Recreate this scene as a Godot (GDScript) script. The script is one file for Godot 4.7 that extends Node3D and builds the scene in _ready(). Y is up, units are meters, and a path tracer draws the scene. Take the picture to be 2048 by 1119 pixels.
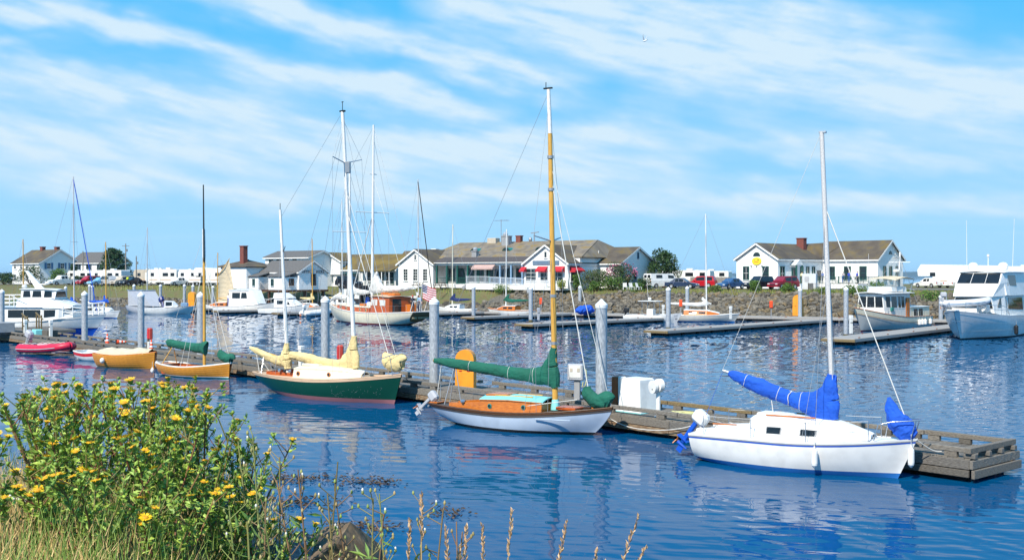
extends Node3D
# A small marina on a bright summer day. Units are metres, y is up, the camera looks along -z.
# Places on the ground plan are written P(x, d, y): x to the right, d the distance away from the shore bank.

var M := {}
var taken := {}
var rng := RandomNumberGenerator.new()

class Geo:
	var v := PackedVector3Array()
	var n := PackedVector3Array()
	var c := PackedColorArray()
	var col := Color(1, 1, 1)
	func tri(a: Vector3, b: Vector3, d: Vector3) -> void:
		var k := (d - a).cross(b - a)
		if k.length_squared() < 1e-16: return
		k = k.normalized()
		v.push_back(a); v.push_back(b); v.push_back(d)
		n.push_back(k); n.push_back(k); n.push_back(k)
		c.push_back(col); c.push_back(col); c.push_back(col)
	func quad(a: Vector3, b: Vector3, d: Vector3, e: Vector3) -> void:
		tri(a, b, d); tri(a, d, e)
	func trin(a: Vector3, b: Vector3, d: Vector3, na: Vector3, nb: Vector3, nd: Vector3) -> void:
		var k := (d - a).cross(b - a)
		if k.length_squared() < 1e-16: return
		if k.dot(na + nb + nd) < 0.0:
			v.push_back(a); v.push_back(d); v.push_back(b)
			n.push_back(na); n.push_back(nd); n.push_back(nb)
		else:
			v.push_back(a); v.push_back(b); v.push_back(d)
			n.push_back(na); n.push_back(nb); n.push_back(nd)
		c.push_back(col); c.push_back(col); c.push_back(col)
	# rows of points, drawn as one smooth sheet
	func grid(rows: Array, closed := false) -> void:
		var r := rows.size()
		var w: int = rows[0].size()
		var ns := []
		for i in r:
			var line := PackedVector3Array()
			for j in w:
				var i0 = maxi(i - 1, 0); var i1 = mini(i + 1, r - 1)
				var j0 = (j - 1 + w) % w if closed else maxi(j - 1, 0)
				var j1 = (j + 1) % w if closed else mini(j + 1, w - 1)
				var a: Vector3 = rows[i1][j] - rows[i0][j]
				var b: Vector3 = rows[i][j1] - rows[i][j0]
				var k := a.cross(b)
				if k.length_squared() < 1e-18:
					var ii: int = clampi(i, 1, r - 2) if r > 2 else i
					a = rows[mini(ii + 1, r - 1)][j] - rows[maxi(ii - 1, 0)][j]
					b = rows[ii][j1] - rows[ii][j0]
					k = a.cross(b)
				line.push_back(k.normalized() if k.length_squared() > 1e-18 else Vector3.UP)
			ns.push_back(line)
		for i in r - 1:
			for j in (w if closed else w - 1):
				var q := (j + 1) % w
				trin(rows[i][j], rows[i][q], rows[i + 1][q], ns[i][j], ns[i][q], ns[i + 1][q])
				trin(rows[i][j], rows[i + 1][q], rows[i + 1][j], ns[i][j], ns[i + 1][q], ns[i + 1][j])
	func box(o: Vector3, s: Vector3, b := Basis.IDENTITY, bev := 0.0) -> void:
		var h := s * 0.5
		var e := minf(bev, minf(h.x, minf(h.y, h.z)) * 0.8)
		var ax := [b.x, b.y, b.z]
		var hh := [h.x, h.y, h.z]
		for k in 3:
			var u: Vector3 = ax[(k + 1) % 3]; var w: Vector3 = ax[(k + 2) % 3]
			var hu: float = hh[(k + 1) % 3] - e; var hw: float = hh[(k + 2) % 3] - e
			for sg in [-1.0, 1.0]:
				var m: Vector3 = o + ax[k] * (hh[k] * sg)
				if sg > 0: quad(m - u * hu - w * hw, m - u * hu + w * hw, m + u * hu + w * hw, m + u * hu - w * hw)
				else: quad(m - u * hu - w * hw, m + u * hu - w * hw, m + u * hu + w * hw, m - u * hu + w * hw)
		if e <= 0.0: return
		for k in 3:
			var i1 := (k + 1) % 3; var i2 := (k + 2) % 3
			for s1 in [-1.0, 1.0]:
				for s2 in [-1.0, 1.0]:
					var p1: Vector3 = o + ax[i1] * (hh[i1] * s1) + ax[i2] * ((hh[i2] - e) * s2)
					var p2: Vector3 = o + ax[i1] * ((hh[i1] - e) * s1) + ax[i2] * (hh[i2] * s2)
					var l: Vector3 = ax[k] * (hh[k] - e)
					if s1 * s2 > 0: quad(p1 - l, p1 + l, p2 + l, p2 - l)
					else: quad(p1 - l, p2 - l, p2 + l, p1 + l)
		for s0 in [-1.0, 1.0]:
			for s1 in [-1.0, 1.0]:
				for s2 in [-1.0, 1.0]:
					var q0: Vector3 = o + ax[0] * (hh[0] * s0) + ax[1] * ((hh[1] - e) * s1) + ax[2] * ((hh[2] - e) * s2)
					var q1: Vector3 = o + ax[0] * ((hh[0] - e) * s0) + ax[1] * (hh[1] * s1) + ax[2] * ((hh[2] - e) * s2)
					var q2: Vector3 = o + ax[0] * ((hh[0] - e) * s0) + ax[1] * ((hh[1] - e) * s1) + ax[2] * (hh[2] * s2)
					if s0 * s1 * s2 > 0: tri(q0, q2, q1)
					else: tri(q0, q1, q2)
	# bar of rectangular section from a to b
	func bar(a: Vector3, b: Vector3, w: float, h: float, up := Vector3.UP, bev := 0.0) -> void:
		var x := (b - a).normalized()
		var z := x.cross(up)
		if z.length() < 0.01: z = x.cross(Vector3.RIGHT)
		z = z.normalized()
		box((a + b) * 0.5, Vector3((b - a).length(), h, w), Basis(x, z.cross(x).normalized(), z), bev)
	# four corners thickened along their normal
	func slab(a: Vector3, b: Vector3, d: Vector3, e: Vector3, t: float) -> void:
		var k := (d - a).cross(b - a).normalized() * t
		quad(a + k, b + k, d + k, e + k)
		quad(a, e, d, b)
		quad(a, b, b + k, a + k); quad(b, d, d + k, b + k); quad(d, e, e + k, d + k); quad(e, a, a + k, e + k)
	# polygon (clockwise or not) in the plane of o, x, y, thickened by t along z
	func prism(poly: PackedVector2Array, o: Vector3, x: Vector3, y: Vector3, z: Vector3) -> void:
		var ids := Geometry2D.triangulate_polygon(poly)
		for s in 2:
			var off: Vector3 = o + z * s
			for k in range(0, ids.size(), 3):
				var a: Vector3 = off + x * poly[ids[k]].x + y * poly[ids[k]].y
				var b: Vector3 = off + x * poly[ids[k + 1]].x + y * poly[ids[k + 1]].y
				var d: Vector3 = off + x * poly[ids[k + 2]].x + y * poly[ids[k + 2]].y
				var want := z if s == 1 else -z
				if (d - a).cross(b - a).dot(want) < 0: tri(a, d, b)
				else: tri(a, b, d)
		for k in poly.size():
			var p := poly[k]; var q := poly[(k + 1) % poly.size()]
			var a2: Vector3 = o + x * p.x + y * p.y
			var b2: Vector3 = o + x * q.x + y * q.y
			quad(a2, b2, b2 + z, a2 + z)
	func tube(p: Array, r, sides := 6, caps := true, flat := 1.0) -> void:
		var rows := []
		var side := Vector3.ZERO
		for i in p.size():
			var t: Vector3 = (p[mini(i + 1, p.size() - 1)] - p[maxi(i - 1, 0)]).normalized()
			if side == Vector3.ZERO:
				side = t.cross(Vector3.UP)
				if side.length() < 0.05: side = t.cross(Vector3.RIGHT)
			side = (side - t * side.dot(t)).normalized()
			var up := side.cross(t)
			var rad: float = r[i] if r is Array else r
			var row := []
			for k in sides:
				var a := TAU * k / sides
				row.push_back(p[i] + side * (cos(a) * rad * flat) + up * (sin(a) * rad))
			rows.push_back(row)
		grid(rows, true)
		if caps:
			for e in [0, p.size() - 1]:
				for k in sides:
					if e == 0: tri(p[e], rows[e][(k + 1) % sides], rows[e][k])
					else: tri(p[e], rows[e][k], rows[e][(k + 1) % sides])
	# profile of [radius, height] turned round the y axis
	func lathe(prof: Array, sides: int, o := Vector3.ZERO, b := Basis.IDENTITY) -> void:
		for i in prof.size() - 1:
			var r0: float = prof[i][0]; var y0: float = prof[i][1]; var r1: float = prof[i + 1][0]; var y1: float = prof[i + 1][1]
			var nr := Vector2(y1 - y0, r0 - r1)
			if nr.length() < 1e-7: continue
			nr = nr.normalized()
			for k in sides:
				var a0 := TAU * k / sides; var a1 := TAU * (k + 1) / sides
				var d0 := Vector3(cos(a0), 0, sin(a0)); var d1 := Vector3(cos(a1), 0, sin(a1))
				var p00: Vector3 = o + b * (d0 * r0 + Vector3(0, y0, 0)); var p01: Vector3 = o + b * (d1 * r0 + Vector3(0, y0, 0))
				var p10: Vector3 = o + b * (d0 * r1 + Vector3(0, y1, 0)); var p11: Vector3 = o + b * (d1 * r1 + Vector3(0, y1, 0))
				var n0: Vector3 = b * (d0 * nr.x + Vector3(0, nr.y, 0)); var n1: Vector3 = b * (d1 * nr.x + Vector3(0, nr.y, 0))
				trin(p00, p01, p11, n0, n1, n1)
				trin(p00, p11, p10, n0, n1, n0)
	func ball(o: Vector3, s: Vector3, b := Basis.IDENTITY, seg := 8, rings := 6) -> void:
		var rows := []
		for i in rings + 1:
			var t := PI * i / rings
			var row := []
			for k in seg:
				var a := TAU * k / seg
				row.push_back(o + b * Vector3(sin(t) * cos(a) * s.x, cos(t) * s.y, sin(t) * sin(a) * s.z))
			rows.push_back(row)
		grid(rows, true)
	# faceted boulder
	func rock(o: Vector3, s: Vector3, seed_: int, b := Basis.IDENTITY, seg := 7, rings := 4) -> void:
		var g := RandomNumberGenerator.new(); g.seed = seed_
		var rows := []
		for i in rings + 1:
			var t := PI * i / rings
			var row := []
			for k in seg:
				var a := TAU * (k + 0.5 * (i % 2)) / seg
				var q := Vector3(sin(t) * cos(a), cos(t), sin(t) * sin(a))
				var m := maxf(absf(q.x), maxf(absf(q.y), absf(q.z)))
				q = q.lerp(q / m, 0.5) * (g.randf_range(0.72, 1.05) if i > 0 and i < rings else 0.85)
				row.push_back(o + b * (q * s))
			rows.push_back(row)
		for k in seg: rows[0][k] = rows[0][0]; rows[rings][k] = rows[rings][0]
		for i in rings:
			for k in seg:
				var q := (k + 1) % seg
				tri(rows[i][k], rows[i][q], rows[i + 1][q]); tri(rows[i][k], rows[i + 1][q], rows[i + 1][k])
	func mesh() -> ArrayMesh:
		var a := []
		a.resize(Mesh.ARRAY_MAX)
		a[Mesh.ARRAY_VERTEX] = v; a[Mesh.ARRAY_NORMAL] = n; a[Mesh.ARRAY_COLOR] = c
		var m := ArrayMesh.new()
		m.add_surface_from_arrays(Mesh.PRIMITIVE_TRIANGLES, a)
		return m

func P(x: float, d: float, y := 0.0) -> Vector3: return Vector3(x, y, -d)
func V(x: float, y: float, z: float) -> Vector3: return Vector3(x, y, z)
func lin(r: float, g: float, b: float, a := 1.0) -> Color:
	var k := Color(r, g, b).linear_to_srgb(); k.a = a; return k

func numbered(called: String) -> String:
	var k: int = taken.get(called, -1) + 1
	taken[called] = k
	return called if k == 0 else "%s_%03d" % [called, k]

func obj(called: String, g: Geo, m: Material, parent: Node = self) -> MeshInstance3D:
	if g.v.size() == 0: return null
	return put(called, g.mesh(), m, parent)
func put(called: String, mesh: Mesh, m: Material, parent: Node = self) -> MeshInstance3D:
	var o := MeshInstance3D.new()
	o.mesh = mesh
	o.material_override = m
	o.name = numbered(called) if parent == self else called
	parent.add_child(o, true)
	return o
func tag(o: Node, label: String, category: String, group := "", kind := "") -> Node:
	o.set_meta("label", label); o.set_meta("category", category)
	if group: o.set_meta("group", group)
	if kind: o.set_meta("kind", kind)
	return o
func thing(called: String, label: String, category: String, at := Vector3.ZERO, turn := 0.0, group := "") -> Node3D:
	var o := Node3D.new()
	o.name = numbered(called)
	add_child(o)
	o.position = at; o.rotation.y = turn
	tag(o, label, category, group)
	return o
func struct(called: String, g: Geo, m: Material) -> MeshInstance3D:
	var o := obj(called, g, m)
	o.set_meta("kind", "structure"); o.set_meta("label", called.replace("_", " ")); o.set_meta("category", called.replace("_", " "))
	return o
func dup(src: Node3D, label: String, at: Vector3, turn: float, group := "") -> Node3D:
	var base := String(src.name)
	if base.length() > 4 and base[base.length() - 4] == "_" and base.right(3).is_valid_int(): base = base.left(base.length() - 4)
	var r: Node3D = src.duplicate()
	r.name = numbered(base)
	add_child(r)
	r.position = at; r.rotation.y = turn
	if label: r.set_meta("label", label)
	if group: r.set_meta("group", group)
	return r
func heading(x: float, d: float) -> float: return atan2(d, x)

# ---------- materials
func noise(freq: float, sd: int, oct := 4, kind := FastNoiseLite.TYPE_SIMPLEX_SMOOTH) -> FastNoiseLite:
	var f := FastNoiseLite.new()
	f.noise_type = kind; f.seed = sd; f.frequency = freq
	f.fractal_octaves = oct; f.fractal_type = FastNoiseLite.FRACTAL_FBM
	return f
func ramp_tex(f: FastNoiseLite, size: int, stops: Array, sx := 1.0) -> ImageTexture:
	var src := f.get_seamless_image(size, size, false, false, 0.15, true)
	if sx != 1.0:
		src.resize(int(size / sx), size, Image.INTERPOLATE_CUBIC)
		var wide := Image.create_empty(size, size, false, src.get_format())
		for k in int(sx): wide.blit_rect(src, Rect2i(0, 0, src.get_width(), size), Vector2i(k * src.get_width(), 0))
		src = wide
	var g := Gradient.new()
	g.offsets = PackedFloat32Array(stops.map(func(s): return s[0]))
	g.colors = PackedColorArray(stops.map(func(s): return s[1]))
	var lut := []
	for k in 256: lut.push_back(g.sample(k / 255.0))
	var im := Image.create_empty(size, size, true, Image.FORMAT_RGB8)
	for y in size:
		for x in size:
			im.set_pixel(x, y, lut[int(clampf(src.get_pixel(x, y).r, 0, 1) * 255)])
	im.generate_mipmaps()
	return ImageTexture.create_from_image(im)
func bump_tex(f: FastNoiseLite, size: int, strength: float) -> ImageTexture:
	var im := f.get_seamless_image(size, size, false, false, 0.15, true)
	im.bump_map_to_normal_map(strength)
	im.generate_mipmaps()
	return ImageTexture.create_from_image(im)
func mat(key: String, col: Color, rough := 0.6, metal := 0.0, spec := 0.5) -> StandardMaterial3D:
	var m := StandardMaterial3D.new()
	m.albedo_color = col; m.roughness = rough; m.metallic = metal; m.metallic_specular = spec
	m.cull_mode = BaseMaterial3D.CULL_DISABLED
	M[key] = m
	return m
func textured(key: String, tex: Texture2D, scale: Vector3, rough := 0.7, world := true, nrm: Texture2D = null, depth := 1.0) -> StandardMaterial3D:
	var m := mat(key, Color.WHITE, rough)
	m.albedo_texture = tex
	m.uv1_triplanar = true; m.uv1_world_triplanar = world
	m.uv1_scale = scale
	if nrm:
		m.normal_enabled = true; m.normal_texture = nrm; m.normal_scale = depth
	return m

func make_materials() -> void:
	# plain paints
	var fine := ramp_tex(noise(0.02, 5, 5), 256, [[0.0, Color(0.9, 0.9, 0.9)], [0.5, Color(0.97, 0.97, 0.97)], [1.0, Color(1, 1, 1)]])
	var paints := {
		"white": [lin(0.8, 0.8, 0.79), 0.35], "cream": [lin(0.78, 0.72, 0.56), 0.4], "off_white": [lin(0.72, 0.72, 0.7), 0.45],
		"light_blue": [lin(0.44, 0.53, 0.66), 0.3], "green_hull": [lin(0.004, 0.048, 0.03), 0.2], "maroon": [lin(0.3, 0.12, 0.14), 0.6],
		"bottom_blue": [lin(0.02, 0.16, 0.5), 0.5], "navy": [lin(0.008, 0.02, 0.16), 0.3], "royal": [lin(0.01, 0.09, 0.55), 0.35],
		"bottom_black": [lin(0.012, 0.012, 0.014), 0.6], "bottom_red": [lin(0.22, 0.02, 0.015), 0.6], "teal": [lin(0.02, 0.22, 0.19), 0.5],
		"turquoise": [lin(0.24, 0.66, 0.68), 0.5], "dark_deck": [lin(0.075, 0.065, 0.06), 0.7], "grey_hull": [lin(0.54, 0.54, 0.51), 0.3],
		"orange": [lin(0.85, 0.32, 0.02), 0.45], "red": [lin(0.62, 0.02, 0.025), 0.4], "red_box": [lin(0.55, 0.06, 0.04), 0.5],
		"black": [lin(0.012, 0.012, 0.013), 0.5], "grey": [lin(0.3, 0.31, 0.33), 0.6], "dark_green": [lin(0.012, 0.09, 0.075), 0.5],
		"steel_blue": [lin(0.2, 0.33, 0.5), 0.5], "slate": [lin(0.12, 0.19, 0.28), 0.6], "yellow": [lin(0.85, 0.62, 0.03), 0.5],
		"brick": [lin(0.2, 0.06, 0.045), 0.9], "silver_grey": [lin(0.45, 0.46, 0.5), 0.35], "tan": [lin(0.6, 0.42, 0.28), 0.7],
		"hose": [lin(0.55, 0.55, 0.25), 0.5], "pink_awning": [lin(0.5, 0.2, 0.17), 0.8], "red_cloth": [lin(0.5, 0.015, 0.03), 0.8],
		"blue_wall": [lin(0.62, 0.66, 0.72), 0.6], "car_red": [lin(0.4, 0.008, 0.015), 0.2], "car_blue": [lin(0.03, 0.08, 0.2), 0.2],
		"car_navy": [lin(0.02, 0.035, 0.08), 0.2], "car_black": [lin(0.012, 0.013, 0.02), 0.2], "car_light": [lin(0.22, 0.5, 0.75), 0.25],
		"car_silver": [lin(0.4, 0.41, 0.42), 0.25], "car_maroon": [lin(0.22, 0.008, 0.02), 0.2], "tyre": [lin(0.015, 0.015, 0.016), 0.85],
		"tinted": [lin(0.012, 0.016, 0.02), 0.06], "skin": [lin(0.5, 0.27, 0.18), 0.6], "hair": [lin(0.04, 0.025, 0.015), 0.8],
		"jeans": [lin(0.03, 0.07, 0.2), 0.85], "teal_cloth": [lin(0.03, 0.3, 0.32), 0.85], "blue_cloth": [lin(0.02, 0.07, 0.4), 0.85],
		"white_cloth": [lin(0.75, 0.75, 0.75), 0.85], "khaki": [lin(0.3, 0.26, 0.18), 0.85], "dark_cloth": [lin(0.02, 0.025, 0.045), 0.85],
		"yellow_cloth": [lin(0.7, 0.68, 0.35), 0.85], "rope_white": [lin(0.7, 0.69, 0.65), 0.8], "window_dark": [lin(0.018, 0.03, 0.035), 0.08],
		"gold": [lin(0.6, 0.5, 0.3), 0.4], "pile_cap": [lin(0.8, 0.81, 0.83), 0.4], "fence_wood": [lin(0.22, 0.2, 0.18), 0.9],
		"curtain": [lin(0.55, 0.55, 0.5), 0.9], "beige_wall": [lin(0.5, 0.44, 0.36), 0.7], "pink": [lin(0.7, 0.35, 0.4), 0.7],
		"hull_shine": [lin(0.76, 0.77, 0.77), 0.25], "cone_orange": [lin(0.85, 0.09, 0.02), 0.5], "inflatable_red": [lin(0.62, 0.015, 0.06), 0.45],
		"inflatable_grey": [lin(0.6, 0.63, 0.68), 0.45], "dusty_pink": [lin(0.48, 0.33, 0.3), 0.8], "text_dark": [lin(0.02, 0.025, 0.05), 0.7],
		"hill": [lin(0.03, 0.06, 0.05), 1.0], "float_black": [lin(0.01, 0.01, 0.011), 0.7], "amber": [lin(0.7, 0.2, 0.03), 0.4],
		"shutter_blue": [lin(0.06, 0.16, 0.3), 0.6], "lamp_glass": [lin(0.6, 0.6, 0.58), 0.15], "tail": [lin(0.4, 0.01, 0.01), 0.25],
		"tide_weed": [lin(0.1, 0.085, 0.035), 0.9], "rust": [lin(0.3, 0.09, 0.03), 0.9], "door_green": [lin(0.015, 0.07, 0.07), 0.5]}
	for k in paints:
		var m := mat(k, paints[k][0], paints[k][1])
		if paints[k][1] > 0.22 and k != "skin":
			m.albedo_texture = fine; m.uv1_triplanar = true; m.uv1_scale = Vector3.ONE * 0.37
	mat("chrome", lin(0.6, 0.61, 0.63), 0.22, 0.9)
	mat("alloy", lin(0.55, 0.56, 0.58), 0.4, 0.6)
	mat("wire", lin(0.35, 0.36, 0.38), 0.45, 0.5)
	# see-through panes
	var pane := mat("glass", Color(0.35, 0.42, 0.46, 0.35), 0.03)
	pane.transparency = BaseMaterial3D.TRANSPARENCY_ALPHA
	# weathered dock timber, grain along the board's own x
	var grain := ramp_tex(noise(0.05, 11, 5), 512, [[0.0, lin(0.072, 0.065, 0.058)], [0.35, lin(0.144, 0.133, 0.119)], [0.6, lin(0.209, 0.194, 0.176)], [1.0, lin(0.302, 0.288, 0.259)]])
	var grain_n := bump_tex(noise(0.06, 12, 4), 256, 5.0)
	for k in 4:
		var m := textured("timber%d" % k, grain, Vector3(0.25 + 0.05 * k, 2.2, 2.2), 0.9, false, grain_n, 0.6)
		m.uv1_offset = Vector3(k * 0.31, k * 0.17, k * 0.43)
		m.albedo_color = [Color(1, 0.99, 0.97), Color(0.88, 0.88, 0.88), Color(0.8, 0.79, 0.77), Color(0.95, 0.93, 0.9)][k]
	var pale := textured("timber_pale", grain, Vector3(0.3, 2.0, 2.0), 0.9, false, grain_n, 0.6)
	pale.albedo_color = Color(1.0, 0.9, 0.68)
	var worn := textured("timber_rust", ramp_tex(noise(0.03, 21, 5), 256, [[0.0, lin(0.058, 0.029, 0.014)], [0.4, lin(0.216, 0.130, 0.072)], [0.7, lin(0.302, 0.230, 0.144)], [1.0, lin(0.216, 0.202, 0.173)]]), Vector3(0.4, 2, 2), 0.9, false)
	worn.albedo_color = Color(0.95, 0.95, 0.95)
	textured("dock_pale", ramp_tex(noise(0.04, 31, 5), 256, [[0.0, lin(0.216, 0.202, 0.187)], [0.5, lin(0.302, 0.288, 0.274)], [1.0, lin(0.374, 0.360, 0.338)]]), Vector3(0.5, 2, 2), 0.9, false)
	# varnished and oiled woods
	var var_n := noise(0.03, 41, 4)
	textured("varnish", ramp_tex(var_n, 256, [[0.0, lin(0.3, 0.075, 0.012)], [0.5, lin(0.5, 0.15, 0.022)], [1.0, lin(0.62, 0.21, 0.035)]]), Vector3(0.5, 4, 4), 0.22, false)
	textured("varnish_red", ramp_tex(var_n, 256, [[0.0, lin(0.26, 0.045, 0.01)], [0.5, lin(0.42, 0.085, 0.014)], [1.0, lin(0.52, 0.13, 0.02)]]), Vector3(0.5, 4, 4), 0.25, false)
	textured("oiled", ramp_tex(var_n, 256, [[0.0, lin(0.4, 0.14, 0.016)], [0.5, lin(0.6, 0.25, 0.03)], [1.0, lin(0.7, 0.33, 0.05)]]), Vector3(0.5, 5, 5), 0.28, false)
	textured("spar", ramp_tex(var_n, 256, [[0.0, lin(0.45, 0.22, 0.04)], [0.5, lin(0.6, 0.33, 0.06)], [1.0, lin(0.7, 0.42, 0.1)]]), Vector3(4, 0.3, 4), 0.3, false)
	textured("transom_brown", ramp_tex(var_n, 256, [[0.0, lin(0.2, 0.085, 0.02)], [1.0, lin(0.36, 0.17, 0.045)]]), Vector3(0.6, 4, 4), 0.3, false)
	textured("dark_wood", ramp_tex(var_n, 256, [[0.0, lin(0.05, 0.02, 0.008)], [1.0, lin(0.13, 0.06, 0.02)]]), Vector3(0.6, 4, 4), 0.4, false)
	textured("spar_white", ramp_tex(noise(0.03, 43, 5), 256, [[0.0, lin(0.45, 0.43, 0.4)], [0.35, lin(0.7, 0.69, 0.67)], [1.0, lin(0.8, 0.8, 0.79)]]), Vector3(3, 0.5, 3), 0.45, false)
	textured("spar_grey", ramp_tex(noise(0.05, 44, 5), 256, [[0.0, lin(0.32, 0.31, 0.31)], [0.5, lin(0.55, 0.54, 0.54)], [1.0, lin(0.72, 0.72, 0.72)]]), Vector3(4, 1.2, 4), 0.45, false)
	# cloth
	var cloth_n := bump_tex(noise(0.012, 51, 5), 256, 9.0)
	for a in [["cloth_blue", lin(0.006, 0.1, 0.62)], ["cloth_green", lin(0.006, 0.13, 0.085)], ["cloth_cream", lin(0.78, 0.62, 0.3)], ["cloth_white", lin(0.76, 0.76, 0.74)], ["cloth_beige", lin(0.66, 0.58, 0.42)], ["cloth_navy", lin(0.012, 0.03, 0.14)], ["cloth_canvas", lin(0.72, 0.6, 0.42)], ["cloth_black", lin(0.015, 0.015, 0.02)]]:
		var m := mat(a[0], a[1], 0.85)
		m.uv1_triplanar = true; m.uv1_scale = Vector3(0.8, 1.5, 0.8)
		m.normal_enabled = true; m.normal_texture = cloth_n; m.normal_scale = 1.0
		m.albedo_texture = ramp_tex(noise(0.01, 55, 4), 128, [[0.0, Color(0.86, 0.86, 0.86)], [1.0, Color(1, 1, 1)]]) if a[0] == "cloth_blue" else M["cloth_blue"].albedo_texture
	# galvanised steel piles: spangle, streaks and rub marks
	textured("galvanised", ramp_tex(noise(0.02, 61, 5), 512, [[0.0, lin(0.229, 0.250, 0.281)], [0.4, lin(0.354, 0.385, 0.426)], [0.6, lin(0.437, 0.468, 0.510)], [1.0, lin(0.624, 0.645, 0.676)]]), Vector3(1.6, 0.35, 1.6), 0.5, true).metallic = 0.25
	# roofs with moss and lichen
	textured("roof_brown", ramp_tex(noise(0.012, 71, 6), 512, [[0.0, lin(0.045, 0.035, 0.028)], [0.45, lin(0.085, 0.068, 0.052)], [0.62, lin(0.110, 0.090, 0.065)], [0.78, lin(0.150, 0.105, 0.030)], [1.0, lin(0.200, 0.135, 0.025)]]), Vector3(0.06, 0.06, 0.06), 0.95)
	textured("roof_pale", ramp_tex(noise(0.012, 72, 6), 512, [[0.0, lin(0.094, 0.077, 0.061)], [0.4, lin(0.171, 0.143, 0.110)], [0.6, lin(0.220, 0.187, 0.149)], [0.75, lin(0.231, 0.154, 0.044)], [1.0, lin(0.253, 0.165, 0.033)]]), Vector3(0.07, 0.03, 0.07), 0.95)
	textured("roof_grey", ramp_tex(noise(0.03, 73, 5), 256, [[0.0, lin(0.078, 0.075, 0.075)], [1.0, lin(0.150, 0.144, 0.138)]]), Vector3(0.4, 0.4, 0.4), 0.95)
	textured("roof_dark", ramp_tex(noise(0.06, 74, 5), 256, [[0.0, lin(0.030, 0.024, 0.024)], [0.55, lin(0.072, 0.060, 0.060)], [0.8, lin(0.156, 0.132, 0.120)], [1.0, lin(0.210, 0.186, 0.168)]]), Vector3(0.5, 0.5, 0.5), 0.95)
	textured("roof_moss", ramp_tex(noise(0.012, 75, 6), 512, [[0.0, lin(0.077, 0.055, 0.033)], [0.45, lin(0.121, 0.088, 0.033)], [0.7, lin(0.187, 0.132, 0.028)], [1.0, lin(0.231, 0.165, 0.033)]]), Vector3(0.06, 0.06, 0.06), 0.95)
	# walls of painted lap boards: the relief of the laps is too fine to tell apart at this distance
	var lap := Image.create_empty(64, 64, false, Image.FORMAT_RGB8)
	for y in 64:
		for x in 64:
			var t := fposmod(y / 16.0, 1.0)
			lap.set_pixel(x, y, Color(t, t, t))
	lap.bump_map_to_normal_map(3.0)
	var wall := textured("wall_white", ramp_tex(noise(0.02, 81, 5), 256, [[0.0, lin(0.62, 0.62, 0.6)], [0.4, lin(0.78, 0.78, 0.77)], [1.0, lin(0.84, 0.84, 0.83)]]), Vector3(0.9, 0.9, 0.9), 0.65, true, ImageTexture.create_from_image(lap), 0.5)
	wall.albedo_color = Color(1, 1, 1)
	# ground, rock, leaves
	textured("grass_bank", ramp_tex(noise(0.02, 91, 6), 512, [[0.0, lin(0.072, 0.054, 0.021)], [0.4, lin(0.144, 0.114, 0.048)], [0.6, lin(0.114, 0.120, 0.036)], [1.0, lin(0.078, 0.120, 0.030)]]), Vector3(0.08, 0.08, 0.08), 1.0)
	textured("gravel", ramp_tex(noise(0.05, 92, 5), 256, [[0.0, lin(0.120, 0.116, 0.112)], [1.0, lin(0.203, 0.195, 0.188)]]), Vector3(0.3, 0.3, 0.3), 1.0)
	textured("asphalt", ramp_tex(noise(0.06, 93, 5), 256, [[0.0, lin(0.09, 0.09, 0.09)], [1.0, lin(0.17, 0.165, 0.16)]]), Vector3(0.3, 0.3, 0.3), 0.95)
	textured("dry_bank", ramp_tex(noise(0.04, 94, 6), 512, [[0.0, lin(0.05, 0.035, 0.018)], [0.5, lin(0.2, 0.14, 0.06)], [1.0, lin(0.42, 0.31, 0.14)]]), Vector3(0.7, 0.7, 0.7), 1.0)
	var rock_n := bump_tex(noise(0.03, 95, 6), 256, 6.0)
	for a in [["rock_grey", 0.9, 0.8, 0.64], ["rock_pale", 1.25, 1.1, 0.86], ["rock_dark", 0.5, 0.44, 0.36], ["rock_tan", 1.25, 0.95, 0.55]]:
		textured(a[0], ramp_tex(noise(0.025, 96, 6), 256, [[0.0, lin(0.05 * a[1], 0.05 * a[2], 0.05 * a[3])], [0.5, lin(0.14 * a[1], 0.14 * a[2], 0.14 * a[3])], [1.0, lin(0.26 * a[1], 0.26 * a[2], 0.26 * a[3])]]), Vector3(0.5, 0.5, 0.5), 0.95, true, rock_n, 0.8)
	textured("boulder_near", ramp_tex(noise(0.02, 97, 6), 512, [[0.0, lin(0.03, 0.03, 0.032)], [0.45, lin(0.11, 0.11, 0.115)], [0.7, lin(0.2, 0.195, 0.19)], [0.78, lin(0.6, 0.6, 0.58)], [1.0, lin(0.7, 0.7, 0.68)]]), Vector3(1.2, 1.2, 1.2), 0.95, true, rock_n, 1.0)
	textured("boulder_brown", ramp_tex(noise(0.02, 98, 6), 512, [[0.0, lin(0.03, 0.022, 0.016)], [0.5, lin(0.13, 0.092, 0.056)], [1.0, lin(0.25, 0.19, 0.13)]]), Vector3(1.0, 1.0, 1.0), 0.95, true, rock_n, 1.0)
	for a in [["leaf", 0.1, 0.22, 0.03], ["leaf_dark", 0.03, 0.075, 0.02], ["leaf_olive", 0.12, 0.13, 0.05], ["leaf_bright", 0.16, 0.28, 0.03]]:
		var m := mat(a[0], Color.WHITE, 0.55)
		m.vertex_color_use_as_albedo = true
		m.backlight_enabled = true; m.backlight = lin(a[1] * 0.7, a[2] * 0.7, a[3] * 0.7)
	var vc := mat("tinted_by_vertex", Color.WHITE, 0.7)
	vc.vertex_color_use_as_albedo = true
	var w := mat("water", lin(0.001, 0.062, 0.165), 0.03)
	w.metallic_specular = 0.16

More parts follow.
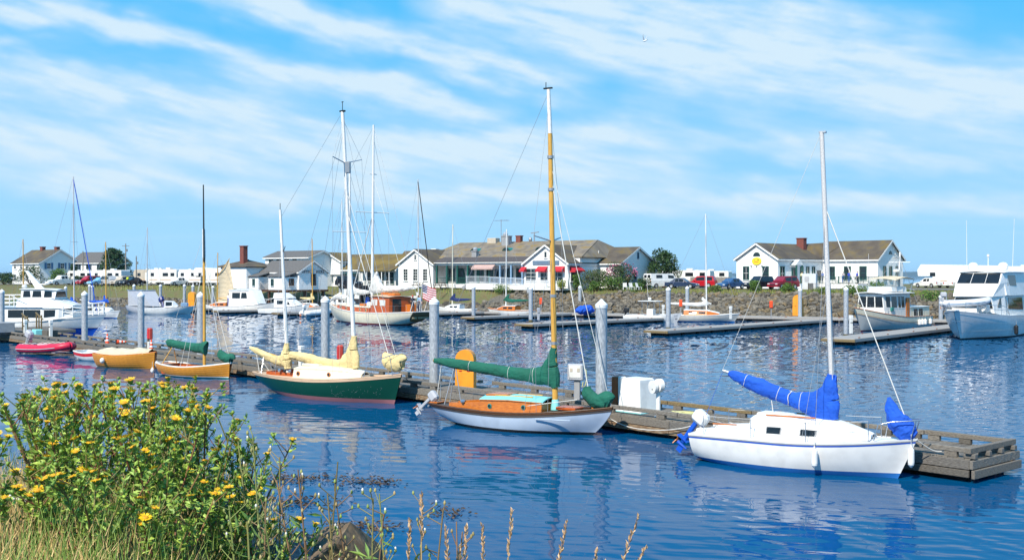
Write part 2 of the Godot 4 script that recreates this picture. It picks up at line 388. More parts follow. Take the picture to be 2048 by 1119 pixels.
func _ready() -> void:
	rng.seed = 7
	var cam := Camera3D.new()
	cam.name = "camera"
	cam.position = Vector3(0, 5.3, 0)
	cam.rotation_degrees = Vector3(-0.25, 0, 0)
	cam.fov = 28.55; cam.near = 0.1; cam.far = 40000.0
	add_child(cam); cam.current = true
	var env := Environment.new()
	env.background_mode = Environment.BG_SKY
	var sky := Sky.new()
	var pan := PanoramaSkyMaterial.new()
	pan.panorama = sky_picture()
	pan.energy_multiplier = 1.0
	sky.sky_material = pan
	env.sky = sky
	env.tonemap_mode = Environment.TONE_MAPPER_LINEAR
	env.tonemap_exposure = 1.55
	env.sdfgi_enabled = true; env.ssao_enabled = true; env.ssil_enabled = true
	env.fog_enabled = true; env.fog_density = 0.00006; env.fog_light_color = Color(0.72, 0.86, 1.0)
	var we := WorldEnvironment.new()
	we.name = "environment"; we.environment = env
	add_child(we)
	var sun := DirectionalLight3D.new()
	sun.name = "sun"
	add_child(sun)
	sun.look_at_from_position(Vector3.ZERO, -Vector3(-0.52, 1.0, 0.84))
	sun.light_energy = 1.35; sun.light_color = Color(1.0, 0.96, 0.89); sun.light_angular_distance = 0.5
	sun.shadow_enabled = true
	make_materials()
	build_water()
	build_land()
	build_docks()
	build_buildings()
	build_boats()
	build_vehicles()
	build_dock_items()
	build_people()
	build_plants()
	build_small()

# ---------- sky: clear blue air with long streaks of thin cloud
const STREAKS := [
	# azimuth and height in degrees of each point along the streak, then half width, strength
	[[-16.5, 14.6, -12, 13.6, -8.5, 12.4, -3, 11.2, 2.0, 9.6], 0.95, 0.9], [[-24, 12.6, -18, 12.0, -12, 10.4, -6, 9.3, -2, 8.4], 0.8, 0.9],
	[[-3, 14.6, 3, 13.2, 8.5, 11.4, 13, 10.4, 18, 9.6, 28, 7.6], 2.3, 0.95], [[6, 14.5, 14, 12.6, 20, 11.2], 1.5, 0.7],
	[[-29, 9.8, -20, 8.9, -13.5, 7.9, -6, 6.9, 0, 5.9, 8, 5.2], 1.1, 0.75], [[-29, 7.6, -23, 6.3, -18, 6.4, -8, 5.6, 1, 6.4, 6, 7.6], 1.2, 0.85],
	[[-29, 5.0, -20, 4.6, -14, 4.1, 2, 4.1, 12, 3.6, 28, 3.4], 0.85, 0.75], [[4.5, 7.2, 14, 6.5, 28, 5.2], 0.8, 0.6],
	[[24, 14.8, 29, 13.2], 0.7, 0.6], [[-30, 13.0, -23.8, 12.5], 0.8, 0.7], [[-30, 11.0, -26, 10.9], 0.5, 0.8], [[-30, 8.3, -10, 9.6], 1.2, 0.35]]
var n1: FastNoiseLite
var n2: FastNoiseLite
var n3: FastNoiseLite
func sky_at(az: float, el: float, fine: bool) -> Color:
	var t := clampf(el / 90.0, 0, 1)
	var low := clampf(1.0 - el / 14.0, 0, 1)
	var air := Color(0.064, 0.355, 0.66).lerp(Color(0.035, 0.24, 0.56), smoothstep(0.1, 0.75, t))
	air = air.lerp(Color(0.27, 0.485, 0.68), low * low * (3 - 2 * low) * 0.95)
	# thin cloud drifts on a sheet far above, drawn out along one direction
	var y := sin(deg_to_rad(el)) + 0.07
	var px := cos(deg_to_rad(el)) * sin(deg_to_rad(az)) / y
	var pz := cos(deg_to_rad(el)) * cos(deg_to_rad(az)) / y
	var along := px * 0.94 - pz * 0.34
	var cross := px * 0.34 + pz * 0.94
	var warp := n3.get_noise_2d(along * 0.5, cross) * 0.5
	var v := 0.5 + 0.75 * n1.get_noise_2d(along * 0.35 + 3.0, cross * 1.15 + warp)
	var dens := smoothstep(0.42, 0.92, v) * 0.62
	var lie := el + 0.2 * az
	var wob := n2.get_noise_2d(az * 0.9, lie * 2.6) * 0.85 + n2.get_noise_2d(az * 2.6 + 50.0, lie * 5.0) * 0.3
	var best := 0.0
	if el < 18.0 and absf(az) < 36.0:
		for s in STREAKS:
			var pts: Array = s[0]
			for k in range(0, pts.size() - 2, 2):
				var x0: float = pts[k]; var x1: float = pts[k + 2]
				if az < x0 - 3.0 or az > x1 + 3.0: continue
				var q := clampf((az - x0) / (x1 - x0), 0, 1)
				var yy: float = lerpf(pts[k + 1], pts[k + 3], q)
				var ends := clampf(1.0 - maxf(x0 - az, az - x1) / 3.0, 0, 1)
				var dy: float = absf(el - yy + wob) / (s[1] * 0.8)
				best = 1.0 - (1.0 - best) * (1.0 - s[2] * ends * exp(-dy * dy * 0.9))
		dens = maxf(dens * 0.35, best * 0.95)
	var wisp := n2.get_noise_2d(az * 1.1, lie * 5.5)
	dens *= 1.02 + 0.6 * wisp
	if fine: dens *= 1.0 + 0.38 * n2.get_noise_2d(az * 1.5 + 9.0, lie * 11.0) + 0.26 * n2.get_noise_2d(az * 4.0, lie * 34.0)
	# the thin cloud lies in a belt low in the sky; overhead the air is clear
	dens = clampf(dens * smoothstep(0.5, 4.0, el) * (1.0 - 0.6 * smoothstep(13.0, 26.0, el)), 0, 0.95)
	var cloud := Color(0.45, 0.56, 0.64)
	return air.lerp(cloud, dens)
func sky_picture() -> ImageTexture:
	n1 = noise(0.9, 101, 5); n2 = noise(0.12, 102, 4); n3 = noise(0.7, 103, 3)
	var w := 1024; var h := 512
	var im := Image.create_empty(w, h, false, Image.FORMAT_RGBF)
	for j in h:
		var el := 90.0 - 180.0 * (j + 0.5) / h
		if el < -1.0:
			im.fill_rect(Rect2i(0, j, w, h - j), Color(0.12, 0.22, 0.34))
			break
		for i in w:
			im.set_pixel(i, j, sky_at(wrapf((i + 0.5) / w * 360.0, -180.0, 180.0), maxf(el, 0.05), false))
	im.resize(4096, 2048, Image.INTERPOLATE_CUBIC)
	# the same sky once more with its finest wisps where a closer look is possible
	for j in range(int((90.0 - 19.0) / 180.0 * 2048), 1024):
		var el := 90.0 - 180.0 * (j + 0.5) / 2048
		for i in range(-420, 420):
			im.set_pixel(posmod(i, 4096), j, sky_at((i + 0.5) / 4096.0 * 360.0, el, true))
	return ImageTexture.create_from_image(im)

# ---------- water: one sheet of real ripples, choppy in the open channel, calm in the lee of the long dock
const DOCK_A := Vector2(11.72, 28.06)     # near corner of the long dock, (x, d)
const DOCK_U := Vector2(-0.66, 0.7513)    # the way it runs
const DOCK_N := Vector2(0.7513, 0.66)     # across it, away from the bank
func build_water() -> void:
	var waves := []
	var r := RandomNumberGenerator.new(); r.seed = 5
	for k in 16:
		var l: float = 0.22 * pow(1.19, k)
		var a := deg_to_rad(62.0) + r.randfn(0.0, 0.55)
		waves.push_back([cos(a) * TAU / l, sin(a) * TAU / l, r.randf() * TAU, l])
	var gust := noise(0.02, 201, 3)
	var ds := []
	var d := 8.0
	while d < 230.0:
		ds.push_back(d)
		d += clampf(d * d / 5830.0 * 0.55, 0.055, 1.6)
	var cols := 640
	var prev_v := PackedVector3Array(); var prev_n := PackedVector3Array()
	var vs := PackedVector3Array(); var ns := PackedVector3Array(); var ix := PackedInt32Array()
	for i in ds.size():
		var dd: float = ds[i]
		for j in cols:
			var x := (float(j) / (cols - 1) - 0.5) * 2.0 * (0.6 * dd + 7.0)
			var q := (Vector2(x, dd) - DOCK_A).dot(DOCK_N)
			var beyond := smoothstep(-4.0, 6.0, q)
			var g := 0.75 + 0.85 * gust.get_noise_2d(x * 0.6, dd)
			var calm := lerpf(0.20 + 0.22 * smoothstep(-20.0, -6.0, q), 0.52, beyond) * g
			var hh := 0.0; var sx := 0.0; var sz := 0.0
			for w in waves:
				var amp: float = w[3] * 0.0052 * calm
				if w[3] > 0.9: amp *= lerpf(0.55, 0.25, beyond)
				if beyond < 0.5 and w[3] < 0.4: amp *= 0.6
				var ph: float = w[0] * x + w[1] * dd + w[2]
				hh += amp * sin(ph)
				var cph := amp * cos(ph)
				sx += cph * w[0]; sz += cph * w[1]
			vs.push_back(Vector3(x, hh, -dd))
			ns.push_back(Vector3(-sx, 1.0, sz).normalized())
			if i > 0 and j > 0:
				var a := i * cols + j
				ix.append_array(PackedInt32Array([a - cols - 1, a - 1, a, a - cols - 1, a, a - cols]))
	# the open sea beyond, out to the horizon, and on both sides
	var far := 15000.0
	var last: float = ds[ds.size() - 1]
	for quad_ in [[-0.6 * last - 7.0, last, 0.6 * last + 7.0, far], [-far, 8.0, -0.6 * last - 7.0, far], [0.6 * last + 7.0, 8.0, far, far]]:
		var b := vs.size()
		for q in [[0, 1], [2, 1], [2, 3], [0, 3]]:
			vs.push_back(Vector3(quad_[q[0]], -0.01, -quad_[q[1]])); ns.push_back(Vector3.UP)
		ix.append_array(PackedInt32Array([b, b + 2, b + 1, b, b + 3, b + 2]))
	# and the wedges beside the ripples, a hand's breadth below them
	var bb := vs.size()
	for q in [[-160.0, -20.0], [160.0, -20.0], [160.0, 230.0], [-160.0, 230.0]]:
		vs.push_back(Vector3(q[0], -0.12, -q[1])); ns.push_back(Vector3.UP)
	ix.append_array(PackedInt32Array([bb, bb + 2, bb + 1, bb, bb + 3, bb + 2]))
	var arr := []
	arr.resize(Mesh.ARRAY_MAX)
	arr[Mesh.ARRAY_VERTEX] = vs; arr[Mesh.ARRAY_NORMAL] = ns; arr[Mesh.ARRAY_INDEX] = ix
	var m := ArrayMesh.new()
	m.add_surface_from_arrays(Mesh.PRIMITIVE_TRIANGLES, arr)
	var o := put("water", m, M.water)
	tag(o, "blue rippled harbour water", "water", "", "structure")

# ---------- land: the spit across the water, its rock slope and roads; the bank underfoot
const SHORE_O := Vector2(17.4, 141.0)
const SHORE_F := Vector2(0.88, -0.475)
const SHORE_N := Vector2(0.475, 0.88)
func shore(s: float, o: float) -> Vector2: return SHORE_O + SHORE_F * s + SHORE_N * o
func shore_h(o: float) -> float:
	var k := [[-6.0, -1.5], [0.0, -0.3], [9.0, 2.75], [12.0, 3.1], [16.0, 3.35], [120.0, 3.4], [140.0, -1.0]]
	if o <= k[0][0]: return k[0][1]
	for i in k.size() - 1:
		if o < k[i + 1][0]: return lerpf(k[i][1], k[i + 1][1], (o - k[i][0]) / (k[i + 1][0] - k[i][0]))
	return -1.0
func build_land() -> void:
	var nz := noise(0.15, 301, 4)
	var g := Geo.new()
	var offs := [-6.0, -3.0, 0.0, 1.5, 3.0, 4.5, 6.0, 7.5, 9.0, 10.0, 11.0, 12.0, 13.0, 14.0, 15.0, 16.0, 30.0, 60.0, 90.0, 120.0, 128.0, 140.0]
	var rows := []
	for s in range(-300, 124, 2):
		var row := []
		for o in offs:
			var p := shore(s, o)
			var bump := nz.get_noise_2d(s, o * 2.0) * (0.35 if o > 0.5 and o < 15.5 else 0.0)
			row.push_back(P(p.x, p.y, shore_h(o) + bump))
		rows.push_back(row)
	g.grid(rows)
	struct("grassy_spit", g, M.grass_bank)
	# parking ground and road as sheets a little above the grass
	g = Geo.new()
	for q in [[-3.0, 17.5, 118.0, 34.0], [-260.0, 19.0, -52.0, 30.0]]:
		var a := shore(q[0], q[1]); var b := shore(q[2], q[1]); var c := shore(q[2], q[3]); var e := shore(q[0], q[3])
		g.quad(P(a.x, a.y, 3.405), P(e.x, e.y, 3.405), P(c.x, c.y, 3.405), P(b.x, b.y, 3.405))
	struct("parking_road", g, M.gravel)
	g = Geo.new()
	var pa := shore(-42.0, 15.0); var pb := shore(-3.0, 13.6); var pc := shore(-3.0, 15.4); var pd := shore(-42.0, 16.8)
	g.slab(P(pa.x, pa.y, 3.36), P(pd.x, pd.y, 3.38), P(pc.x, pc.y, 3.38), P(pb.x, pb.y, 3.30), 0.06)
	struct("footpath", g, M.asphalt)
	# distant low hills across the sound
	g = Geo.new()
	var hn := noise(0.0016, 302, 5)
	var rows2 := [[], []]
	for k in 160:
		var x := -5200.0 + k * 70.0
		var hgt := 8.0 + 16.0 * (0.5 + hn.get_noise_2d(x, 0.0)) + 16.0 * smoothstep(1500.0, 3400.0, x)
		rows2[0].push_back(P(x, 8000.0, -2.0)); rows2[1].push_back(P(x, 8300.0, hgt))
	g.grid(rows2)
	struct("distant_hills", g, M.hill)
	# rock slope along the shore: every stone that can be told apart is a stone of its own
	var rip := thing("riprap_embankment", "sloping embankment of grey and tan riprap stones along the far shore", "embankment", Vector3.ZERO)
	var cand := []
	var r := RandomNumberGenerator.new(); r.seed = 11
	for i in 250:
		for j in 16:
			var s := -118.0 + i * 0.75 + r.randf_range(-0.3, 0.3)
			var o := -0.2 + j * 0.6 + r.randf_range(-0.25, 0.25)
			if s < -24.0 and o > 4.2 + 1.5 * nz.get_noise_1d(s * 0.5): continue
			if o > 8.9 + 1.2 * nz.get_noise_1d(s * 0.6): continue
			var size := r.randf_range(0.3, 0.52) * (1.3 if r.randf() < 0.1 else 1.0)
			if o < 1.5 and r.randf() < 0.25: size *= 1.25
			var p := shore(s, o)
			cand.push_back([P(p.x, p.y, shore_h(o) + 0.12 + nz.get_noise_2d(s, o * 2.0) * 0.3), size, r.randi(), s])
	for a in [[18.5, 4.6, 1.25], [24.6, 1.6, 1.1], [30.5, 0.8, 1.25], [27.6, 0.6, 1.0], [19.5, 2.0, 0.9], [8.6, 1.2, 0.9], [63.0, 3.0, 1.6], [66.0, 2.0, 1.2]]:
		var p := shore(a[0], a[1])
		cand.push_back([P(p.x, p.y, shore_h(a[1]) + 0.2), a[2], 4, a[0]])
	var mains := ["rock_grey", "rock_pale", "rock_pale", "rock_dark", "rock_grey", "rock_pale", "rock_grey", "rock_tan"]
	var shapes := []
	for k in 10:
		var q := Geo.new()
		q.rock(Vector3.ZERO, Vector3(1, 0.72, 0.85), 400 + k, Basis.IDENTITY, 7, 4)
		shapes.push_back(q.mesh())
	var spare := {}
	var bed := Geo.new(); var brows := []
	for i in 95:
		var brow := []
		for o in [-1.0, 1.5, 3.0, 4.5, 6.0, 7.5, 8.6]:
			var q := shore(-118.0 + i * 2.0, o * (0.5 if i < 46 else 1.0))
			brow.push_back(P(q.x, q.y, shore_h(o * (0.5 if i < 46 else 1.0)) + 0.08 + nz.get_noise_2d(-118.0 + i * 2.0, o * 2.0) * 0.3))
		brows.push_back(brow)
	bed.grid(brows); obj("rock_bed", bed, M.rock_grey, rip)
	cand.sort_custom(func(a, b): return (a[1] if a[3] > -22.0 and a[3] < 40.0 else a[1] - 10.0) > (b[1] if b[3] > -22.0 and b[3] < 40.0 else b[1] - 10.0))
	for k in cand.size():
		var a: Array = cand[k]
		var m: String = mains[a[2] % 8] if a[1] < 0.85 else "rock_tan"
		if a[1] < 0.85 and a[2] % 23 == 0: m = "rock_tan"
		var b := Basis.from_euler(Vector3(r.randf_range(-0.5, 0.5), r.randf() * TAU, r.randf_range(-0.5, 0.5)))
		if k < 290:
			var o := put("stone", shapes[a[2] % 10], M[m], rip)
			o.transform = Transform3D(b.scaled(Vector3.ONE * a[1]), a[0])
		else:
			if not spare.has(m): spare[m] = Geo.new()
			spare[m].rock(a[0], Vector3(1, 0.72, 0.85) * a[1], a[2], b, 6, 3)
	for m in spare:
		var o := obj("rubble", spare[m], M[m], rip)
		o.set_meta("kind", "stuff")
	# the bank underfoot
	g = Geo.new()
	rows = []
	var bn := noise(0.9, 303, 4)
	for i in 70:
		var row := []
		var dd := -4.0 + i * 0.28
		for j in 90:
			var x := -8.0 + j * 0.19
			row.push_back(P(x, dd, bank_h(x, dd) + bn.get_noise_2d(x, dd) * 0.07))
		rows.push_back(row)
	g.grid(rows)
	struct("shore_bank", g, M.dry_bank)
func bank_h(x: float, d: float) -> float:
	var base := 3.7 - 0.36 * maxf(d - 2.2, 0.0)
	var w := smoothstep(-0.2, -1.7, x) * (1.0 - smoothstep(5.7, 9.0, d)) * smoothstep(0.5, 3.0, d)
	return lerpf(base, 4.17, w)

# ---------- docks and piles
func pile(at: Vector2, top: float, label: String, group: String, rad := 0.2, guide := 0.0) -> void:
	var t := thing("steel_pile", label, "pile", P(at.x, at.y, 0.0), rng.randf() * TAU, group)
	var g := Geo.new()
	g.lathe([[rad, -1.2], [rad, top - 0.12]], 20)
	obj("shaft", g, M.galvanised, t)
	g = Geo.new()
	g.lathe([[rad * 0.9, top - 0.16], [rad * 1.08, top - 0.16], [rad * 1.1, top - 0.06], [rad * 1.06, top - 0.03], [0.025, top + rad * 0.75], [0.0, top + rad * 0.77]], 20)
	obj("cap", g, M.pile_cap, t)
	g = Geo.new(); g.lathe([[rad + 0.004, -0.3], [rad + 0.012, 0.12], [rad + 0.004, 0.3]], 20); obj("tide_growth", g, M.tide_weed, t)
	if guide > 0.0:
		g = Geo.new()
		g.lathe([[rad * 1.02, guide + 0.02], [rad * 1.2, guide + 0.02], [rad * 1.2, guide + 0.09], [rad * 1.02, guide + 0.09]], 20)
		obj("pile_hoop", g, M.alloy, t)
func build_docks() -> void:
	# the long timber dock; its own x runs along it, z across
	var dock := thing("timber_dock", "long weathered grey timber dock with low bull rails, boats moored along it", "dock", P(DOCK_A.x, DOCK_A.y, 0.0), heading(DOCK_U.x, DOCK_U.y))
	var len_ := 84.0; var wid := 2.5; var top := 0.6
	var board := Geo.new()
	board.box(Vector3.ZERO, Vector3(wid, 0.05, 0.142), Basis.IDENTITY, 0.006)
	var bm := board.mesh()
	var rest := Geo.new()
	var k := 0
	var x := 0.09
	while x < len_:
		if k < 290:
			var b := put("deck_board", bm, M["timber%d" % (rng.randi() % 4)], dock)
			b.position = V(x, top - 0.025 + rng.randf_range(-0.005, 0.004), wid * 0.5 + rng.randf_range(-0.012, 0.012))
			b.rotation = Vector3(rng.randf_range(-0.012, 0.012), PI * 0.5 + rng.randf_range(-0.002, 0.002), 0)
		else:
			rest.box(V(x, top - 0.025 + rng.randf_range(-0.005, 0.004), wid * 0.5), Vector3(0.142, 0.05, wid))
		x += 0.152; k += 1
	obj("far_deck_boards", rest, M.timber1, dock).set_meta("kind", "stuff")
	for zz in [0.0, wid]:
		var out := -1.0 if zz == 0.0 else 1.0
		var xx := 0.12
		while xx < len_ - 4.0:
			var ln: float = [5.2, 4.4, 6.0, 3.6][rng.randi() % 4]
			if zz > 0.0 and xx < 2.6: ln = 2.4
			var g := Geo.new()
			g.box(Vector3.ZERO, Vector3(ln - 0.03, 0.13, 0.15), Basis.IDENTITY, 0.012)
			var rail := obj("bull_rail", g, M.timber_pale if (xx > 7.0 and xx < 16.0 and zz > 0.0) else M["timber%d" % [0, 3][rng.randi() % 2]], dock)
			rail.position = V(xx + ln * 0.5, top + 0.2 + rng.randf_range(-0.01, 0.01), zz - out * 0.09)
			rail.rotation.y = rng.randf_range(-0.003, 0.003)
			for f in [0.12, 0.5, 0.88]:
				g = Geo.new()
				g.box(Vector3.ZERO, Vector3(0.34, 0.13, 0.14), Basis.IDENTITY, 0.008)
				obj("rail_block", g, M["timber%d" % (rng.randi() % 4)], dock).position = V(xx + ln * f, top + 0.068, zz - out * 0.09)
			xx += ln + (0.0 if rng.randf() < 0.7 else 0.7)
		xx = 0.0
		while xx < len_:
			var ln := 5.0
			for a in [[0.45, 0.24, 0.0, "fascia_board"], [0.22, 0.18, 0.03, "waler"]]:
				var g := Geo.new()
				g.box(Vector3.ZERO, Vector3(ln - 0.02, a[1], 0.075), Basis.IDENTITY, 0.01)
				obj(a[3], g, M["timber%d" % (rng.randi() % 4)] if a[3] == "fascia_board" else (M.timber_rust if rng.randf() < 0.6 else M.timber2), dock).position = V(xx + ln * 0.5, a[0], zz + out * (0.02 + a[2]))
			xx += ln
	for a in [0.0, 1.0]:
		var g := Geo.new()
		g.box(Vector3.ZERO, Vector3(wid + 0.2, 0.22, 0.09), Basis.IDENTITY, 0.012)
		var e := obj("end_beam", g, M["timber%d" % int(a * 3)], dock)
		e.position = V(-0.06 - a * 0.05, 0.46 - a * 0.24, wid * 0.5); e.rotation.y = PI * 0.5
	for zz in [0.1, 0.9, 1.6, wid - 0.15]:
		var g := Geo.new()
		g.box(Vector3.ZERO, Vector3(0.32, 0.12, 0.14), Basis.IDENTITY, 0.01)
		obj("rail_block", g, M.timber1, dock).position = V(0.05, top + 0.065, zz)
	var eb := Geo.new()
	eb.box(Vector3.ZERO, Vector3(wid + 0.1, 0.15, 0.15), Basis.IDENTITY, 0.012)
	var er := obj("bull_rail", eb, M.timber3, dock)
	er.position = V(0.05, top + 0.205, wid * 0.5); er.rotation.y = PI * 0.5
	xx_floats(dock, len_, wid)
	# piles through the long dock
	for a in [[13.78, 4.3, "galvanised steel pile rising beside the white tapered cabinet"], [23.54, 4.22, "galvanised steel pile rising beside the arched orange cabinet"], [32.15, 4.15, "galvanised steel pile rising beside the red hose box and dock post"], [45.55, 4.2, "galvanised steel pile rising behind the small green-covered lapstrake sailboat"], [53.9, 4.1, "galvanised steel pile rising between the two standing traffic cones"], [63.54, 4.05, "galvanised steel pile rising behind the red and white dinghy"], [82.0, 4.0, "galvanised steel pile rising behind the red inflatable boat"]]:
		var q: Vector2 = DOCK_A + DOCK_U * a[0] + DOCK_N * 0.72
		pile(q, a[1], a[2], "steel piles along the timber dock", 0.205, 0.6)
	# the concrete walkway under the rock slope and the finger docks that leave it
	finger("marina_walkway", "pale floating walkway running along the foot of the rock slope", shore(-30.0, -5.6), SHORE_F, 96.0, 2.6, 0.0)
	finger("finger_dock", "long pale finger dock pointing at the white sailboat's mast, pile at its tip", Vector2(12.6, 96.0), Vector2(0.66, 0.751), 31.0, 2.2, 1.5)
	finger("finger_dock", "pale finger dock between the trawler and the big white yacht", Vector2(24.8, 83.5), Vector2(0.63, 0.777), 40.0, 2.4, 1.7)
	finger("finger_dock", "pale finger dock with a grey power post beside its pile", Vector2(1.2, 109.0), Vector2(0.70, 0.714), 30.0, 2.2, 1.5)
	finger("finger_dock", "short pale finger dock under the green-covered sloop by the rocks", Vector2(-5.1, 127.0), Vector2(0.70, 0.714), 19.0, 2.0, 1.3)
	finger("finger_dock", "finger dock beyond the schooner's stern flag", Vector2(-13.5, 138.0), Vector2(0.78, 0.62), 22.0, 2.0, 1.2)
	finger("finger_dock", "finger dock alongside the cabin cruiser with black side windows", Vector2(-30.5, 142.0), Vector2(0.78, 0.62), 22.0, 2.0, 1.2)
	finger("finger_dock", "finger dock alongside the motor yacht with the man in white on its deck", Vector2(-40.5, 150.0), Vector2(0.80, 0.6), 20.0, 2.0, 1.2)
	finger("finger_dock", "finger dock under the gaff boat with the cream sail", Vector2(-47.0, 158.0), Vector2(0.80, 0.6), 18.0, 2.0, 1.2)
	var far := [[1337, 656, 575, "beside the tip of the long finger dock below the dark cars"], [1061.5, 641, 574, "with the grey power post at its foot"], [947, 632, 572, "at the tip of the finger dock below the porch ramp"], [1693, 670, 574, "at the tip of the dock by the trawler's bow"], [1375, 634, 573, "behind the sailboat with the orange cabin"], [1601, 638, 577, "before the red parked car and the tan boulders"], [1160, 624, 572, "beside the blue tarpaulin on the walkway"], [1057, 621, 571, "behind the green-covered sloop by the rocks"], [928, 617, 573, "beside the small sloop with the white hooded sail"], [839, 613, 571, "behind the people on the schooner"], [536, 611, 571, "between the two white cabin cruisers"], [619, 612, 572, "by the white inflatable tender"], [454, 611, 571, "behind the man in white on the motor yacht"], [425, 608, 572, "at the foot of the cream gaff sail"], [385, 603, 570, "beside the small orange cabinet across the water"], [368, 600, 569, "on the grassy shore side of the small grey runabout"], [320, 600, 569, "behind the landing craft with the grey covers"], [267, 597, 569, "on the far shore beside the parked cars"], [178, 600, 569, "behind the white tour boat's bow rail"], [184, 600, 571, "just behind the tour boat's bow rail, of two close together"], [75, 602, 573, "left of the tall mast behind the tour boat"], [130, 602, 573, "right of the tall mast behind the tour boat"], [647, 604, 570, "beside the gable of the office building"], [680, 604, 570, "beside the boat with the black canvas"], [1883, 640, 590, "beside the trawler's bimini top"], [556, 600, 569, "under the office windows on the shore"]]
	for a in far:
		var dd: float = 2200.0 * 5.1 / (a[1] - 550.0)
		if dd > 185.0: dd = 172.0 + (dd - 185.0) * 0.05
		pile(Vector2((a[0] - 1024.0) / 2200.0 * dd, dd), 5.3 - (a[2] - 550.0) * dd / 2200.0 - 0.1, "galvanised steel pile " + a[3], "steel piles of the far docks", 0.2 if dd < 100.0 else 0.23)
func xx_floats(dock: Node3D, len_: float, wid: float) -> void:
	var x := 0.5
	while x < len_:
		for z in [0.55, wid - 0.55]:
			var g := Geo.new()
			var b := Basis(Vector3.UP, PI * 0.5) * Basis(Vector3.RIGHT, PI * 0.5)
			g.lathe([[0.0, -0.95], [0.26, -0.95], [0.3, -0.88], [0.3, 0.88], [0.26, 0.95], [0.0, 0.95]], 12, Vector3.ZERO, b)
			obj("float", g, M.float_black, dock).position = V(x + 0.6, 0.08, z)
		x += 2.4
func finger(called: String, label: String, at: Vector2, dir: Vector2, ln: float, wid: float, tipw: float) -> void:
	var t := thing(called, label, "dock", P(at.x, at.y, 0), heading(dir.x, dir.y), "floating docks across the channel")
	var g := Geo.new()
	g.box(V(ln * 0.5, 0.46, 0), V(ln, 0.08, wid), Basis.IDENTITY, 0.02)
	obj("deck", g, M.dock_pale, t)
	for s in [-1.0, 1.0]:
		g = Geo.new()
		g.box(V(ln * 0.5, 0.36, s * (wid * 0.5 + 0.03)), V(ln - 0.02, 0.24, 0.06), Basis.IDENTITY, 0.01)
		obj("fascia", g, M.dock_pale, t)
	g = Geo.new()
	g.box(V(-0.05, 0.34, 0), V(0.12, 0.2, wid + 0.3), Basis.IDENTITY, 0.01)
	obj("end_beam", g, M.timber_pale, t)
	var x := 0.5
	while x < ln:
		g = Geo.new()
		g.box(V(x + 1.0, 0.1, 0), V(1.9, 0.3, wid - 0.25), Basis.IDENTITY, 0.05)
		obj("float", g, M.float_black, t)
		x += 2.5
	x = 1.5
	while x < ln:
		for s in [-1.0, 1.0]:
			g = Geo.new()
			g.box(V(x, 0.54, s * (wid * 0.5 - 0.15)), V(0.3, 0.05, 0.06)); g.box(V(x, 0.51, s * (wid * 0.5 - 0.15)), V(0.1, 0.06, 0.06))
			obj("cleat", g, M.rust, t)
		x += 6.0

# ---------- buildings: own x along the front, z out of the front, y up from the ground
func window(t: Node3D, c: Vector3, r: Vector3, w: float, h: float, cols: int, rows: int, fm: Material, called := "window", pane: Material = null) -> MeshInstance3D:
	var o := r.cross(Vector3.UP).normalized()
	var u := Vector3.UP
	var fw := 0.1
	var g := Geo.new()
	var b := Basis(r, u, o)
	for s in [-1.0, 1.0]:
		g.box(c + r * (s * (w * 0.5 + fw * 0.5)) + o * 0.045, V(fw, h + fw * 2, 0.09), b, 0.008)
		g.box(c + u * (s * (h * 0.5 + fw * 0.5)) + o * 0.04, V(w, fw, 0.08), b, 0.008)
	var f := obj(called, g, fm, t)
	g = Geo.new()
	g.box(c - u * (h * 0.5 + fw + 0.03) + o * 0.07, V(w + fw * 2 + 0.12, 0.06, 0.14), b, 0.008)
	obj("sill", g, M.white, f)
	for i in cols:
		for j in rows:
			g = Geo.new()
			g.box(c + r * ((i + 0.5) / cols - 0.5) * w + u * ((j + 0.5) / rows - 0.5) * h + o * 0.015, V(w / cols - 0.03, h / rows - 0.03, 0.02), b)
			obj("pane", g, pane if pane else M.window_dark, f)
	g = Geo.new()
	for i in range(1, cols): g.box(c + r * (float(i) / cols - 0.5) * w + o * 0.025, V(0.045, h, 0.04), b)
	for j in range(1, rows): g.box(c + u * (float(j) / rows - 0.5) * h + o * 0.027, V(w, 0.05, 0.04), b)
	obj("glazing_bar", g, M.off_white if cols * rows > 2 else fm, f)
	return f
func door(t: Node3D, c: Vector3, r: Vector3, w: float, h: float, m: Material) -> void:
	var o := r.cross(Vector3.UP).normalized()
	var b := Basis(r, Vector3.UP, o)
	var g := Geo.new()
	g.box(c + o * 0.03, V(w, h, 0.06), b, 0.01)
	var d := obj("door", g, m, t)
	g = Geo.new()
	for s in [-1.0, 1.0]: g.box(c + r * s * (w * 0.5 + 0.06) + o * 0.05, V(0.12, h + 0.24, 0.1), b)
	g.box(c + Vector3.UP * (h * 0.5 + 0.06) + o * 0.05, V(w, 0.12, 0.1), b)
	obj("door_frame", g, M.off_white if m != M.door_green else M.dark_green, d)
	g = Geo.new()
	g.box(c + Vector3.UP * h * 0.18 + o * 0.065, V(w * 0.65, h * 0.42, 0.02), b)
	obj("pane", g, M.window_dark, d)
	g = Geo.new()
	g.ball(c + r * w * 0.38 + o * 0.1, V(0.04, 0.04, 0.04))
	obj("handle", g, M.chrome, d)
func plane_roof(t: Node3D, a: Vector3, b: Vector3, c: Vector3, d: Vector3, m: Material, called := "roof_slope") -> void:
	var g := Geo.new()
	var k := (c - a).cross(b - a)
	if k.y < 0.0: g.slab(a, d, c, b, 0.13)
	else: g.slab(a, b, c, d, 0.13)
	obj(called, g, m, t)
